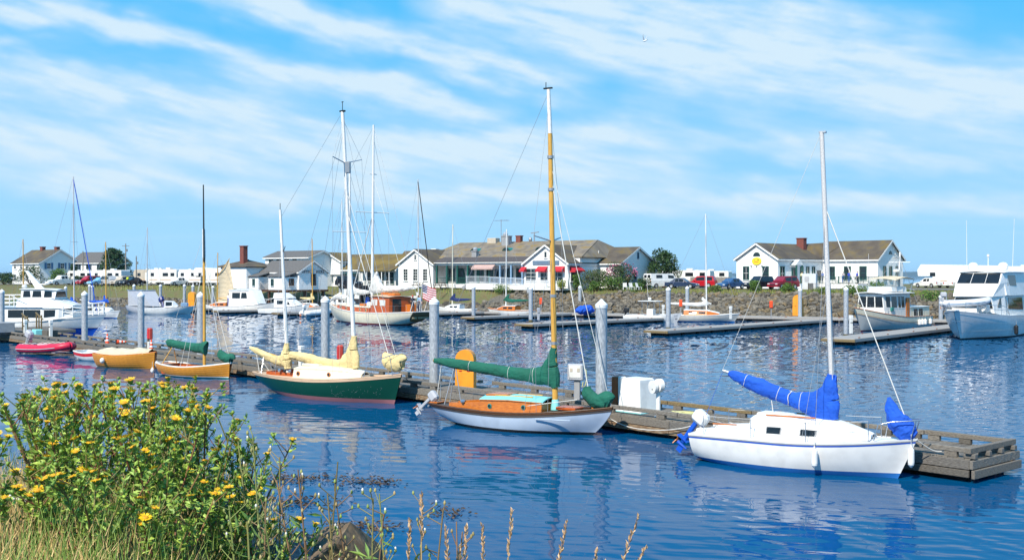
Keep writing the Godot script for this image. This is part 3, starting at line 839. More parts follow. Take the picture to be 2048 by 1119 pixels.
# a block with a pitched roof; along_x tells which way the ridge runs
func gable_block(t: Node3D, x0: float, x1: float, z0: float, z1: float, y0: float, eave: float, ridge: float, along_x: bool, roof: Material, wall: Material = null, over := 0.3) -> void:
	if wall == null: wall = M.wall_white
	var g := Geo.new()
	if along_x:
		g.prism(PackedVector2Array([V2(z0, y0), V2(z1, y0), V2(z1, eave), V2((z0 + z1) * 0.5, ridge), V2(z0, eave)]), V(x0, 0, 0), V(0, 0, 1), V(0, 1, 0), V(x1 - x0, 0, 0))
	else:
		g.prism(PackedVector2Array([V2(x0, y0), V2(x1, y0), V2(x1, eave), V2((x0 + x1) * 0.5, ridge), V2(x0, eave)]), V(0, 0, z0), V(1, 0, 0), V(0, 1, 0), V(0, 0, z1 - z0))
	obj("wall", g, wall, t)
	for s in [-1.0, 1.0]:
		if along_x:
			var zm := (z0 + z1) * 0.5; var ze: float = (z1 if s > 0 else z0) + s * over
			var ye := eave - (ridge - eave) / (absf(z1 - z0) * 0.5) * over
			plane_roof(t, V(x0 - over, ridge + 0.02, zm), V(x1 + over, ridge + 0.02, zm), V(x1 + over, ye + 0.02, ze), V(x0 - over, ye + 0.02, ze), roof)
			g = Geo.new()
			g.box(V((x0 + x1) * 0.5, ye - 0.06, ze + s * 0.02), V(x1 - x0 + over * 2, 0.2, 0.05))
			obj("fascia", g, M.white, t)
			for xe in [x0 - over - 0.03, x1 + over + 0.03]:
				g = Geo.new()
				g.bar(V(xe, ridge - 0.04, zm), V(xe, ye - 0.06, ze), 0.05, 0.24)
				obj("barge_board", g, M.white, t)
		else:
			var xm := (x0 + x1) * 0.5; var xe: float = (x1 if s > 0 else x0) + s * over
			var ye := eave - (ridge - eave) / (absf(x1 - x0) * 0.5) * over
			plane_roof(t, V(xm, ridge + 0.02, z0 - over), V(xm, ridge + 0.02, z1 + over), V(xe, ye + 0.02, z1 + over), V(xe, ye + 0.02, z0 - over), roof)
			g = Geo.new()
			g.box(V(xe + s * 0.02, ye - 0.06, (z0 + z1) * 0.5), V(0.05, 0.2, absf(z1 - z0) + over * 2))
			obj("fascia", g, M.white, t)
			for ze in [z0 - over - 0.03, z1 + over + 0.03]:
				g = Geo.new()
				g.bar(V(xm, ridge - 0.04, ze), V(xe, ye - 0.06, ze), 0.05, 0.24)
				obj("barge_board", g, M.white, t)
func V2(x: float, y: float) -> Vector2: return Vector2(x, y)
func block(t: Node3D, called: String, c: Vector3, s: Vector3, m: Material, bev := 0.0) -> MeshInstance3D:
	var g := Geo.new()
	g.box(c, s, Basis.IDENTITY, bev)
	return obj(called, g, m, t)
func half_round(t: Node3D, c: Vector3, r: Vector3, rad: float, fm: Material) -> void:
	var o := r.cross(Vector3.UP).normalized()
	var p := PackedVector2Array(); var q := PackedVector2Array()
	for k in 13:
		var a := PI * k / 12
		p.push_back(V2(cos(a), sin(a)) * rad); q.push_back(V2(cos(a), sin(a)) * (rad - 0.09) + V2(0, 0.04))
	var g := Geo.new()
	g.prism(p, c, r, Vector3.UP, o * 0.05)
	var f := obj("arched_window", g, fm, t)
	g = Geo.new()
	g.prism(q, c + o * 0.05, r, Vector3.UP, o * 0.02)
	obj("pane", g, M.window_dark, f)
func awning(t: Node3D, c: Vector3, r: Vector3, w: float, h: float, dep: float, m: Material) -> void:
	var o := r.cross(Vector3.UP).normalized()
	var u := Vector3.UP
	var g := Geo.new()
	var a := c - r * w * 0.5 + o * 0.02; var b := c + r * w * 0.5 + o * 0.02
	var a2 := a - u * h + o * dep; var b2 := b - u * h + o * dep
	g.slab(a, b, b2, a2, 0.02)
	g.slab(a2, b2, b2 - u * 0.22, a2 - u * 0.22, 0.02)
	g.tri(a, a2, a - u * h); g.tri(b, b - u * h, b2)
	g.quad(a2, a2 - u * 0.22, a - u * (h + 0.22), a - u * h); g.quad(b2, b - u * h, b - u * (h + 0.22), b2 - u * 0.22)
	obj("awning", g, m, t)
func railing(t: Node3D, a: Vector3, b: Vector3, h: float, m: Material, gap := 0.16, called := "railing") -> void:
	var g := Geo.new()
	var ln := (b - a).length()
	g.bar(a + V(0, h, 0), b + V(0, h, 0), 0.07, 0.06); g.bar(a + V(0, 0.12, 0), b + V(0, 0.12, 0), 0.05, 0.05)
	var f := obj(called, g, m, t)
	var nposts := maxi(int(ln / 2.4), 1)
	for k in nposts + 1:
		g = Geo.new()
		var p := a.lerp(b, float(k) / nposts)
		g.box(p + V(0, h * 0.5 + 0.03, 0), V(0.1, h + 0.1, 0.1))
		obj("post", g, m, f)
	g = Geo.new()
	var nb := int(ln / gap)
	for k in range(1, nb):
		var p := a.lerp(b, float(k) / nb)
		g.box(p + V(0, h * 0.5 + 0.06, 0), V(0.03, h - 0.14, 0.03))
	if nb > 1: obj("balusters", g, m, f).set_meta("kind", "stuff")
func stack(t: Node3D, c: Vector3, w: float, h: float, m: Material, called := "chimney") -> void:
	var g := Geo.new()
	g.box(c + V(0, h * 0.5, 0), V(w, h, w * 0.8), Basis.IDENTITY, 0.02)
	var f := obj(called, g, m, t)
	g = Geo.new()
	g.box(c + V(0, h + 0.05, 0), V(w + 0.16, 0.14, w * 0.8 + 0.16), Basis.IDENTITY, 0.02)
	obj("chimney_cap", g, m, f)
func lettering(t: Node3D, words: String, c: Vector3, r: Vector3, size: float, m: Material, serif := true) -> void:
	var tm := TextMesh.new()
	var f := SystemFont.new()
	f.font_names = PackedStringArray(["Droid Serif" if serif else "Droid Sans"])
	f.font_weight = 700
	tm.font = f; tm.text = words; tm.font_size = 64; tm.pixel_size = size / 64.0; tm.depth = 0.03
	var o := put("lettering", tm, m, t)
	o.transform = Transform3D(Basis(r, Vector3.UP, r.cross(Vector3.UP).normalized()), c)

func build_buildings() -> void:
	var X := V(1, 0, 0); var R := V(0, 0, -1)     # front faces and right-hand faces
	# ---- harbour restaurant
	var t := thing("harbour_restaurant", "long white waterfront restaurant with green porch posts and red window awnings", "building", P(-18.1, 175.0, 3.35), deg_to_rad(-35))
	gable_block(t, 0, 7.1, -11.5, 0, -0.2, 3.75, 5.95, false, M.roof_brown)
	block(t, "wall", V(17.5, 2.2, -11.5), V(29.0, 4.8, 17.0), M.wall_white)
	# main roof: long, hipped at both ends
	var ry := 7.2; var ey := 4.5
	plane_roof(t, V(3.6, ry, -11.5), V(30.0, ry, -11.5), V(32.4, ey, -2.9), V(2.0, ey, -2.9), M.roof_pale)
	plane_roof(t, V(3.6, ry, -11.5), V(30.0, ry, -11.5), V(32.4, ey, -20.3), V(2.0, ey, -20.3), M.roof_pale)
	plane_roof(t, V(30.0, ry, -11.5), V(30.0, ry, -11.49), V(32.4, ey, -2.9), V(32.4, ey, -20.3), M.roof_pale)
	plane_roof(t, V(3.6, ry, -11.5), V(3.6, ry, -11.49), V(2.0, ey, -2.9), V(2.0, ey, -20.3), M.roof_pale)
	# porch
	plane_roof(t, V(7.0, 4.62, -2.9), V(24.4, 4.62, -2.9), V(24.4, 3.82, -0.1), V(7.0, 3.82, -0.1), M.roof_dark, "porch_roof")
	block(t, "porch_beam", V(15.7, 3.62, -0.45), V(17.0, 0.36, 0.25), M.white)
	block(t, "gutter", V(15.7, 3.83, -0.03), V(17.2, 0.12, 0.12), M.off_white)
	block(t, "porch_floor", V(15.7, 0.3, -1.6), V(17.0, 0.6, 2.9), M.off_white)
	var pm := [M.dark_green, M.dark_green, M.dark_green, M.dark_green, M.dark_green, M.dark_green, M.steel_blue, M.steel_blue, M.steel_blue]
	for k in 9:
		var g := Geo.new()
		g.box(V(7.5 + k * 2.02, 2.02, -0.45), V(0.26, 2.85, 0.26), Basis.IDENTITY, 0.02)
		obj("porch_post", g, pm[k], t)
	for k in 9:
		var xx := 8.5 + k * 1.85
		if k in [1, 5, 8]: door(t, V(xx, 1.75, -2.95), X, 1.3 if k != 5 else 1.9, 2.3, M.door_green if k != 5 else M.slate)
		else: window(t, V(xx, 2.0, -2.95), X, 1.1, 1.8, 1, 2, M.dark_green)
	railing(t, V(7.6, 0.6, -0.4), V(13.6, 0.6, -0.4), 0.95, M.dark_green, 0.2, "porch_railing")
	railing(t, V(17.8, 0.6, -0.4), V(24.2, 0.6, -0.4), 0.95, M.steel_blue, 0.2, "porch_railing")
	awning(t, V(16.9, 3.5, -0.2), X, 4.0, 0.5, 0.7, M.dusty_pink)
	# entrance ramp with white rails
	var g := Geo.new()
	g.prism(PackedVector2Array([V2(14.8, -0.2), V2(32.0, -0.2), V2(32.0, 0.05), V2(18.5, 0.75), V2(14.8, 0.75)]), V(0, 0, 0.15), X, V(0, 1, 0), V(0, 0, 1.5))
	obj("ramp", g, M.off_white, t)
	railing(t, V(14.9, 0.75, 1.6), V(18.5, 0.75, 1.6), 1.0, M.blue_wall, 0.16, "ramp_railing")
	railing(t, V(18.5, 0.75, 1.6), V(31.9, 0.05, 1.6), 1.0, M.blue_wall, 0.16, "ramp_railing")
	for k in 4: block(t, "step", V(14.2 - k * 0.02, 0.5 - k * 0.16, 0.2 + k * 0.3), V(1.3, 0.16, 0.32), M.grey, 0.01)
	# dining room wing with the awnings
	gable_block(t, 24.3, 31.8, -9.0, 0, -0.2, 3.75, 6.3, false, M.roof_brown)
	for a in [[25.5, 1.75], [27.8, 1.25], [30.1, 1.9]]:
		window(t, V(a[0], 2.0, 0.0), X, a[1], 1.75, 2, 3, M.white)
	awning(t, V(24.3, 3.15, 0.02), X, 0.9, 0.5, 0.7, M.red_cloth)
	awning(t, V(27.6, 3.2, 0.02), X, 1.7, 0.55, 0.8, M.red_cloth)
	awning(t, V(30.3, 3.2, 0.02), X, 2.1, 0.55, 0.8, M.red_cloth)
	block(t, "sign_board", V(28.1, 3.75, 0.06), V(4.6, 0.6, 0.08), M.slate, 0.01)
	window(t, V(28.05, 4.9, 0.0), X, 0.35, 0.8, 1, 1, M.off_white, "vent")
	window(t, V(31.8, 2.0, -1.9), R, 2.2, 1.8, 2, 1, M.white)
	awning(t, V(31.82, 3.2, -1.9), R, 2.8, 0.6, 0.9, M.red_cloth)
	half_round(t, V(31.8, 2.9, -7.0), R, 1.2, M.dark_green)
	g = Geo.new(); g.lathe([[0.06, 0], [0.06, 2.2]], 8, V(31.9, 3.4, -8.5)); obj("flue", g, M.white, t)
	for k in 3: window(t, V(1.55 + k * 2.0, 2.0, 0.0), X, 0.75, 1.75, 2, 4, M.off_white)
	window(t, V(3.55, 4.75, 0.0), X, 0.3, 0.75, 1, 1, M.off_white, "vent")
	# far wing at the right
	gable_block(t, 29.5, 35.7, -19.3, -8.2, -0.2, 3.75, 6.1, true, M.roof_brown)
	door(t, V(35.7, 1.4, -12.6), R, 1.3, 2.5, M.slate)
	window(t, V(35.7, 4.9, -13.7), R, 0.3, 0.8, 1, 1, M.slate, "vent")
	block(t, "wall_unit", V(35.95, 1.6, -10.4), V(0.5, 0.8, 1.3), M.tan, 0.03)
	# on the roof
	stack(t, V(14.2, 6.2, -9.8), 1.3, 1.9, M.grey, "kitchen_vent")
	stack(t, V(15.6, 6.4, -11.3), 0.9, 1.75, M.brick)
	g = Geo.new(); g.lathe([[0.3, 0], [0.42, 0.25], [0.42, 0.45], [0.25, 0.6], [0.1, 0.75]], 12, V(13.9, 8.1, -9.8)); obj("vent_cowl", g, M.alloy, t)
	block(t, "air_conditioner", V(10.6, 7.5, -11.2), V(1.7, 0.9, 1.2), M.beige_wall, 0.04)
	stack(t, V(12.6, 4.3, -3.6), 0.9, 1.3, M.grey, "kitchen_vent")
	g = Geo.new(); g.lathe([[0.25, 0], [0.36, 0.2], [0.36, 0.4], [0.2, 0.55]], 12, V(12.6, 5.7, -3.6)); obj("vent_cowl", g, M.alloy, t)
	g = Geo.new()
	g.tube([V(11.9, 7.1, -11.5), V(11.9, 10.9, -11.5)], 0.05, 6); g.bar(V(10.6, 10.8, -11.5), V(13.4, 10.7, -11.5), 0.05, 0.05)
	for k in 7: g.bar(V(10.8 + k * 0.4, 10.78, -12.0), V(10.8 + k * 0.4, 10.78, -11.0), 0.03, 0.03)
	obj("antenna", g, M.wire, t)
	g = Geo.new(); g.tube([V(18.4, 7.1, -11.5), V(18.4, 8.6, -11.5)], 0.07, 6); g.bar(V(17.7, 8.6, -11.5), V(19.2, 8.75, -11.5), 0.15, 0.15); g.ball(V(17.6, 7.6, -11.5), V(0.3, 0.4, 0.3)); obj("wind_sensor", g, M.wire, t)
	for k in 3:
		var c := V(10.4 + k * 6.2, 5.62, -6.2)
		g = Geo.new()
		var rows := []
		for i in 2:
			var row := []
			for q in 11:
				var a := PI * q / 10
				row.push_back(c + V(cos(a) * 0.75, sin(a) * 0.6, -1.8 * i))
			rows.push_back(row)
		g.grid(rows)
		obj("eyebrow_dormer", g, M.teal, t)
		half_round(t, c + V(0, 0, -0.12), X, 0.62, M.dark_green)
	for k in 2:
		var b := thing("picnic_table", ["dark brown picnic table on the grass left of the porch steps", "dark picnic table under the left end of the porch"][k], "picnic table", P(-14.6 + k * 3.6, 171.2 - k * 2.5, 3.35), deg_to_rad(-35), "picnic tables before the restaurant")
		block(b, "table_top", V(0, 0.74, 0), V(1.8, 0.05, 0.75), M.dark_wood, 0.01)
		for s in [-1.0, 1.0]:
			block(b, "bench", V(0, 0.44, s * 0.7), V(1.8, 0.05, 0.26), M.dark_wood, 0.01)
			var q := Geo.new()
			q.bar(V(s * 0.6, 0.72, -0.3), V(s * 0.6, 0.0, -0.75), 0.06, 0.08); q.bar(V(s * 0.6, 0.72, 0.3), V(s * 0.6, 0.0, 0.75), 0.06, 0.08); q.bar(V(s * 0.6, 0.4, -0.8), V(s * 0.6, 0.4, 0.8), 0.06, 0.08)
			obj("leg_frame", q, M.dark_wood, b)
	# ---- harbour office on piles over the water, with its low neighbours
	t = thing("harbour_office", "white gabled office building lettered OFFICE HERE, standing on piles over water", "building", P(-32.0, 165.0, 3.1), deg_to_rad(-42))
	gable_block(t, -10.2, 0, -5.4, 0, 0, 2.75, 4.35, true, M.roof_grey, null, 0.25)
	lettering(t, "OFFICE", V(0.03, 2.72, -1.6), R, 0.58, M.text_dark)
	lettering(t, "HERE", V(0.03, 2.72, -4.0), R, 0.58, M.text_dark)
	lettering(t, "~", V(0.03, 2.68, -2.85), R, 0.6, M.pink)
	window(t, V(0.0, 1.5, -2.7), R, 0.75, 1.6, 1, 2, M.text_dark)
	g = Geo.new(); g.ball(V(0.12, 3.1, -2.3), V(0.1, 0.06, 0.12)); g.ball(V(0.12, 3.1, -2.95), V(0.1, 0.06, 0.12)); g.tube([V(0.05, 3.25, -2.62), V(0.12, 3.12, -2.3)], 0.02, 5); g.tube([V(0.05, 3.25, -2.62), V(0.12, 3.12, -2.95)], 0.02, 5); obj("sign_lamp", g, M.wire, t)
	for a in [[-9.6, -7.2], [-4.6, -0.4]]:
		block(t, "porch_room", V((a[0] + a[1]) * 0.5, 0.95, 1.1), V(a[1] - a[0], 1.9, 2.2), M.wall_white)
		plane_roof(t, V(a[0] - 0.2, 2.6, -0.1), V(a[1] + 0.2, 2.6, -0.1), V(a[1] + 0.2, 1.92, 2.4), V(a[0] - 0.2, 1.92, 2.4), M.roof_grey, "lean_to_roof")
	window(t, V(-8.4, 1.1, 2.2), X, 0.45, 0.9, 1, 2, M.dark_green); window(t, V(-3.6, 1.1, 2.2), X, 0.5, 0.9, 1, 2, M.dark_green)
	window(t, V(-0.4, 1.15, 1.1), R, 0.7, 0.9, 2, 1, M.dark_wood)
	door(t, V(-5.9, 1.05, 0.0), X, 0.95, 2.1, M.door_green)
	railing(t, V(-7.1, 0.0, 1.9), V(-4.7, 0.0, 1.9), 0.95, M.grey, 0.2, "stair_railing")
	for a in [[-9.5, 1.8], [-5, 1.8], [-0.6, 1.8], [-0.6, -1.5], [-0.6, -5.0], [-5.0, -5.0], [-9.5, -5.0]]:
		block(t, "support_post", V(a[0], -1.9, a[1]), V(0.3, 3.8, 0.3), M.dark_wood)
	block(t, "floor_beam", V(-5.1, -0.16, -1.7), V(10.4, 0.3, 7.6), M.dark_wood)
	t = thing("cookhouse", "low white block with tall red brick chimney beside the office", "building", P(-42.2, 171.0, 3.2), deg_to_rad(-42))
	block(t, "wall", V(-1.6, 1.7, -2.5), V(7.0, 3.4, 5.6), M.wall_white)
	plane_roof(t, V(-1.6, 4.5, -2.6), V(-1.6, 4.5, -2.59), V(2.2, 3.42, 0.6), V(-5.4, 3.42, 0.6), M.roof_brown)
	plane_roof(t, V(-1.6, 4.5, -2.6), V(-1.6, 4.5, -2.59), V(2.2, 3.42, -5.6), V(2.2, 3.42, 0.6), M.roof_brown)
	plane_roof(t, V(-1.6, 4.5, -2.6), V(-1.6, 4.5, -2.59), V(-5.4, 3.42, -5.6), V(-5.4, 3.42, 0.6), M.roof_brown)
	stack(t, V(-1.0, 3.4, -1.2), 1.0, 3.2, M.brick)
	window(t, V(-3.0, 2.2, 0.3), X, 0.7, 1.5, 2, 2, M.dark_green); window(t, V(1.9, 2.3, -3.4), R, 1.2, 0.7, 1, 1, M.dark_green)
	t = thing("dormitory_building", "white upper storey with a row of green windows behind the office", "building", P(-42.0, 187.0, 3.4), deg_to_rad(-38))
	gable_block(t, 0, 11, -6, 0, 0, 4.9, 5.9, true, M.roof_grey)
	for k in 4: window(t, V(1.5 + k * 2.0, 4.0, 0), X, 0.75, 1.3, 1, 2, M.dark_green)
	t = thing("warehouse", "long low white building with mossy yellow-brown roof behind the office", "building", P(-34.0, 186.5, 3.4), deg_to_rad(-30))
	gable_block(t, 0, 17.5, -9, 0, 0, 2.9, 5.3, true, M.roof_moss)
	gable_block(t, 1.5, 6.5, -4.5, 0.4, 2.0, 4.3, 5.6, false, M.roof_moss)
	for a in [4.0, 7.0, 9.4]: window(t, V(a, 1.5, 0.0), X, 1.1, 1.3, 1, 1, M.dark_green)
	door(t, V(1.2, 1.3, 0.0), X, 1.2, 2.4, M.door_green)
	plane_roof(t, V(10.8, 2.95, -0.1), V(17.6, 2.95, -0.1), V(17.6, 2.5, 1.5), V(10.8, 2.5, 1.5), M.roof_moss, "porch_roof")
	for a in [12.2, 14.4, 16.4]: window(t, V(a, 1.4, 0.0), X, 1.3, 1.7, 2, 2, M.dark_green)
	for k in 5: block(t, "porch_post", V(11.2 + k * 1.5, 1.25, 1.3), V(0.14, 2.5, 0.14), M.white)
	railing(t, V(11.0, 0, 1.4), V(17.4, 0, 1.4), 0.95, M.white, 0.25, "porch_railing")
	t = thing("brown_roof_house", "house with a steep brown roof behind the restaurant's left gable", "building", P(-20.5, 189.0, 3.4), deg_to_rad(-35))
	gable_block(t, 0, 9, -7, 0, 0, 3.0, 6.0, true, M.roof_brown)
	stack(t, V(6.5, 4.9, -3.5), 1.0, 1.4, M.white)
	window(t, V(3, 1.6, 0), X, 1.0, 1.3, 1, 2, M.dark_green)
	# ---- cafe with the yellow oval sign
	t = thing("cafe_building", "white cafe with yellow oval sign on its gable and railed terrace", "building", P(33.3, 163.0, 3.5), deg_to_rad(-45))
	gable_block(t, 0, 6.97, -13.5, 0, -0.3, 4.25, 6.4, false, M.roof_brown)
	gable_block(t, 6.0, 15.98, -20.6, -12.5, -0.3, 4.25, 6.9, true, M.roof_brown)
	plane_roof(t, V(3.48, 6.42, -11.0), V(9.0, 6.9, -16.55), V(6.97, 4.3, -12.2), V(6.9, 4.4, -12.3), M.roof_brown, "roof_valley")
	window(t, V(1.7, 2.1, 0), X, 0.85, 1.8, 2, 2, M.dark_green); window(t, V(5.0, 2.1, 0), X, 0.85, 1.8, 1, 2, M.dark_green)
	half_round(t, V(3.48, 4.55, 0), X, 0.6, M.dark_green)
	g = Geo.new()
	var ov := PackedVector2Array()
	for k in 24: ov.push_back(V2(cos(TAU * k / 24) * 0.8, sin(TAU * k / 24) * 0.56))
	g.prism(ov, V(3.5, 3.85, 0.02), X, V(0, 1, 0), V(0, 0, 0.08))
	var sign_ := obj("oval_sign", g, M.yellow, t)
	g = Geo.new(); g.box(V(3.5, 3.72, 0.11), V(0.7, 0.08, 0.01)); g.box(V(3.2, 4.0, 0.11), V(0.1, 0.16, 0.01)); obj("sign_mark", g, M.amber, sign_)
	g = Geo.new(); g.ball(V(3.78, 4.02, 0.11), V(0.11, 0.09, 0.02)); obj("sign_mark", g, M.dark_wood, sign_)
	for a in [2.6, 3.5, 4.4]:
		g = Geo.new(); g.lathe([[0.03, 0], [0.09, 0.05], [0.09, 0.25], [0.03, 0.3]], 8, V(a, 3.0, 0.12)); obj("wall_lamp", g, M.wire, t)
	for a in [[-1.2, 1.0], [-4.6, 0.0], [-6.6, 0.7], [-8.3, 0.7], [-10.0, 0.7]]:
		if a[1] > 0.0: window(t, V(6.97, 2.05, a[0]), R, a[1], 1.9, 2, 2, M.dark_green)
	door(t, V(6.97, 1.7, -4.4), R, 1.0, 2.2, M.door_green)
	for zz in [-3.6, -5.2]: block(t, "portico_post", V(7.9, 1.9, zz), V(0.18, 2.7, 0.18), M.dark_green)
	g = Geo.new()
	g.prism(PackedVector2Array([V2(-1.1, 0), V2(1.1, 0), V2(0, 0.8)]), V(6.9, 3.3, -4.4), R, V(0, 1, 0), V(1.05, 0, 0))
	obj("portico", g, M.white, t)
	block(t, "serving_hatch", V(7.0, 1.75, -11.6), V(0.1, 1.5, 1.2), M.window_dark)
	for a in [8.6, 11.2, 13.7]: window(t, V(a, 2.1, -12.5), X, 0.95, 1.85, 1, 2, M.dark_green, "window")
	for a in [-14.6, -16.5, -18.6]: window(t, V(15.98, 2.1, a), R, 0.7, 1.9, 1, 2, M.dark_green)
	half_round(t, V(15.98, 4.9, -16.5), R, 0.5, M.dark_green)
	g = Geo.new(); g.bar(V(15.98, 4.95, -17.0), V(16.1, 4.75, -19.0), 0.04, 0.04); g.ball(V(16.3, 4.4, -17.5), V(0.14, 0.14, 0.14)); g.ball(V(16.3, 4.4, -18.4), V(0.14, 0.14, 0.14)); obj("flood_light", g, M.wire, t)
	stack(t, V(4.4, 5.6, -11.0), 1.2, 1.75, M.brick)
	for k in 3:
		g = Geo.new(); g.lathe([[0.34, 0], [0.42, 0.06], [0.42, 0.5], [0.3, 0.6]], 12, V(-0.7, 2.2 + k * 0.62, -3.0)); obj("roof_duct", g, M.alloy, t)
	block(t, "duct_box", V(-0.7, 1.3, -3.0), V(1.0, 1.9, 1.0), M.off_white, 0.03)
	# terrace between the wings
	block(t, "terrace_floor", V(11.6, 0.15, -9.3), V(9.2, 0.9, 6.2), M.wall_white)
	block(t, "terrace_floor", V(8.6, 0.15, -3.5), V(3.2, 0.9, 5.4), M.wall_white)
	for a in [[10.2, -0.8, 10.2, -6.2], [10.2, -6.2, 16.2, -6.2], [16.2, -6.2, 16.2, -12.4]]:
		railing(t, V(a[0], 0.6, a[1]), V(a[2], 0.6, a[3]), 1.0, M.dark_green, 0.18, "terrace_railing")
	for k in 4:
		var c := V(11.2 + (k % 2) * 2.6, 0.6, -8.0 - (k / 2) * 2.4)
		var wp: Vector3 = t.transform * c
		var q := thing("cafe_table", ["round cafe table on the terrace by the corner railing", "round cafe table on the terrace beside the dark window", "round cafe table at the back of the terrace by the serving hatch", "round cafe table at the back of the terrace by the end wall"][k], "table", wp, 0.0, "tables on the cafe terrace")
		g = Geo.new(); g.lathe([[0.0, 0.74], [0.45, 0.74], [0.45, 0.7], [0.0, 0.7]], 16); obj("table_top", g, M.black, q)
		g = Geo.new(); g.lathe([[0.03, 0.04], [0.03, 0.7]], 8); g.lathe([[0.25, 0.0], [0.25, 0.04], [0.03, 0.05]], 12); obj("pedestal", g, M.black, q)
		for e in 2:
			var ch := thing("cafe_chair", "dark metal cafe chair on the terrace, beside a round table", "chair", wp + V(0.65 - 1.3 * e, 0, 0.2), PI * 0.5 * (1 - 2 * e), "chairs on the cafe terrace")
			block(ch, "seat", V(0, 0.45, 0), V(0.42, 0.04, 0.42), M.black, 0.01); block(ch, "backrest", V(0, 0.72, 0.2), V(0.42, 0.36, 0.03), M.black, 0.01)
			for sx in [-0.19, 0.19]:
				for sz in [-0.19, 0.19]: block(ch, "leg", V(sx, 0.22, sz), V(0.03, 0.44, 0.03), M.black)
	# timber landing and ramp below the terrace
	t = thing("timber_landing", "grey timber landing with slatted railing below the cafe terrace", "deck", P(41.5, 146.5, 0.0), deg_to_rad(-28))
	block(t, "deck", V(2.4, 2.95, 0), V(8.0, 0.2, 4.2), M.timber1)
	block(t, "deck_beam", V(2.4, 2.6, 2.05), V(8.0, 0.45, 0.15), M.silver_grey)
	for k in 5:
		for zz in [-1.9, 1.9]: block(t, "support_post", V(-1.4 + k * 1.9, 1.2, zz), V(0.3, 2.8, 0.3), M.dark_wood)
	railing(t, V(-1.5, 3.05, 2.0), V(6.3, 3.05, 2.0), 1.15, M.fence_wood, 0.18, "railing")
	railing(t, V(-1.5, 3.05, 2.0), V(-1.5, 3.05, -2.0), 1.15, M.fence_wood, 0.18, "railing")
	t = thing("gangway", "grey truss gangway sloping from the landing down behind the trawler", "gangway", P(47.5, 141.5, 0.0), deg_to_rad(12))
	for s in [-0.7, 0.7]:
		g = Geo.new()
		g.bar(V(0, 4.1, s), V(14, 1.7, s), 0.08, 0.08); g.bar(V(0, 3.0, s), V(14, 0.6, s), 0.08, 0.08)
		for k in 13:
			var a := V(k * 14.0 / 13, 4.1 - 2.4 * k / 13.0, s)
			g.bar(a, a - V(0, 1.1, 0), 0.05, 0.05); g.bar(a, V((k + 1) * 14.0 / 13, 3.0 - 2.4 * (k + 1) / 13.0, s), 0.04, 0.04)
		obj("truss", g, M.alloy, t)
	g = Geo.new(); g.slab(V(0, 2.98, -0.7), V(0, 2.98, 0.7), V(14, 0.58, 0.7), V(14, 0.58, -0.7), 0.06); obj("walk_plank", g, M.alloy, t)
	# power cabinets on the shore
	for k in 2:
		t = thing("power_cabinet", ["tall pale grey power cabinet between the red car and the landing", "small pale grey meter box left of the tall power cabinet"][k], "cabinet", P([40.2, 38.4][k], [148.3, 149.6][k], 3.3), deg_to_rad(-35), "power cabinets on the shore")
		block(t, "body", V(0, 1.1 - 0.2 * k, 0), V(1.9 - 1.1 * k, 2.2 - 0.4 * k, 0.6), M.blue_wall, 0.02)
		block(t, "door", V(-0.3 + 0.3 * k, 1.5 - 0.3 * k, 0.32), V(0.6, 0.7, 0.06), M.silver_grey, 0.01)
		block(t, "plinth", V(0, 0.0, 0), V(2.0 - 1.1 * k, 0.2, 0.7), M.grey)
	t = thing("board_fence", "weathered brown board fence left of the cafe", "fence", P(27.2, 167.0, 3.3), deg_to_rad(-20))
	for k in 30: block(t, "board", V(k * 0.2, 0.85, 0), V(0.18, 1.7 + 0.03 * (k % 3), 0.03), M.fence_wood)
	# ---- houses at the left end of the spit
	t = thing("white_house", "two-storey white house with blue shutters and a brown roof", "building", P(-101.5, 236.0, 3.4), deg_to_rad(-38))
	gable_block(t, -11.5, 0, -9.5, 0, 0, 4.6, 7.4, true, M.roof_brown)
	for a in [-2.1, -5.2, -7.6]:
		window(t, V(0, 3.9, a), R, 0.8, 1.15, 2, 2, M.white)
		for s in [-0.72, 0.72]: block(t, "shutter", V(0.06, 3.9, a + s), V(0.06, 1.35, 0.5), M.shutter_blue)
	door(t, V(0, 1.2, -6.5), R, 1.1, 2.2, M.dark_wood)
	for k in 4: window(t, V(-10.2 + k * 2.6, 3.9, 0), X, 0.8, 1.15, 2, 2, M.white)
	for k in 4: window(t, V(-10.2 + k * 2.6, 1.4, 0), X, 0.8, 1.3, 2, 2, M.white)
	stack(t, V(-7.0, 6.7, -4.6), 1.0, 1.4, M.brick); stack(t, V(-1.6, 6.7, -4.9), 1.0, 1.3, M.brick)
	t = thing("dark_roof_house", "two-storey white house with plain dark roof behind the pine tree", "building", P(-97.5, 243.0, 3.4), deg_to_rad(-22))
	gable_block(t, 0, 10.0, -7.5, 0, 0, 4.7, 6.9, true, M.roof_grey)
	for k in 3: window(t, V(2.0 + k * 3.0, 3.7, 0), X, 1.3, 1.2, 2, 1, M.slate)
	for k in 3: window(t, V(-0.02, 3.7, -2.0 - k * 1.7), -R, 0.5, 1.2, 1, 2, M.dark_green)
	for k in 3: window(t, V(1.2 + k * 3.2, 1.4, 0), X, 0.8, 1.3, 1, 2, M.dark_green)

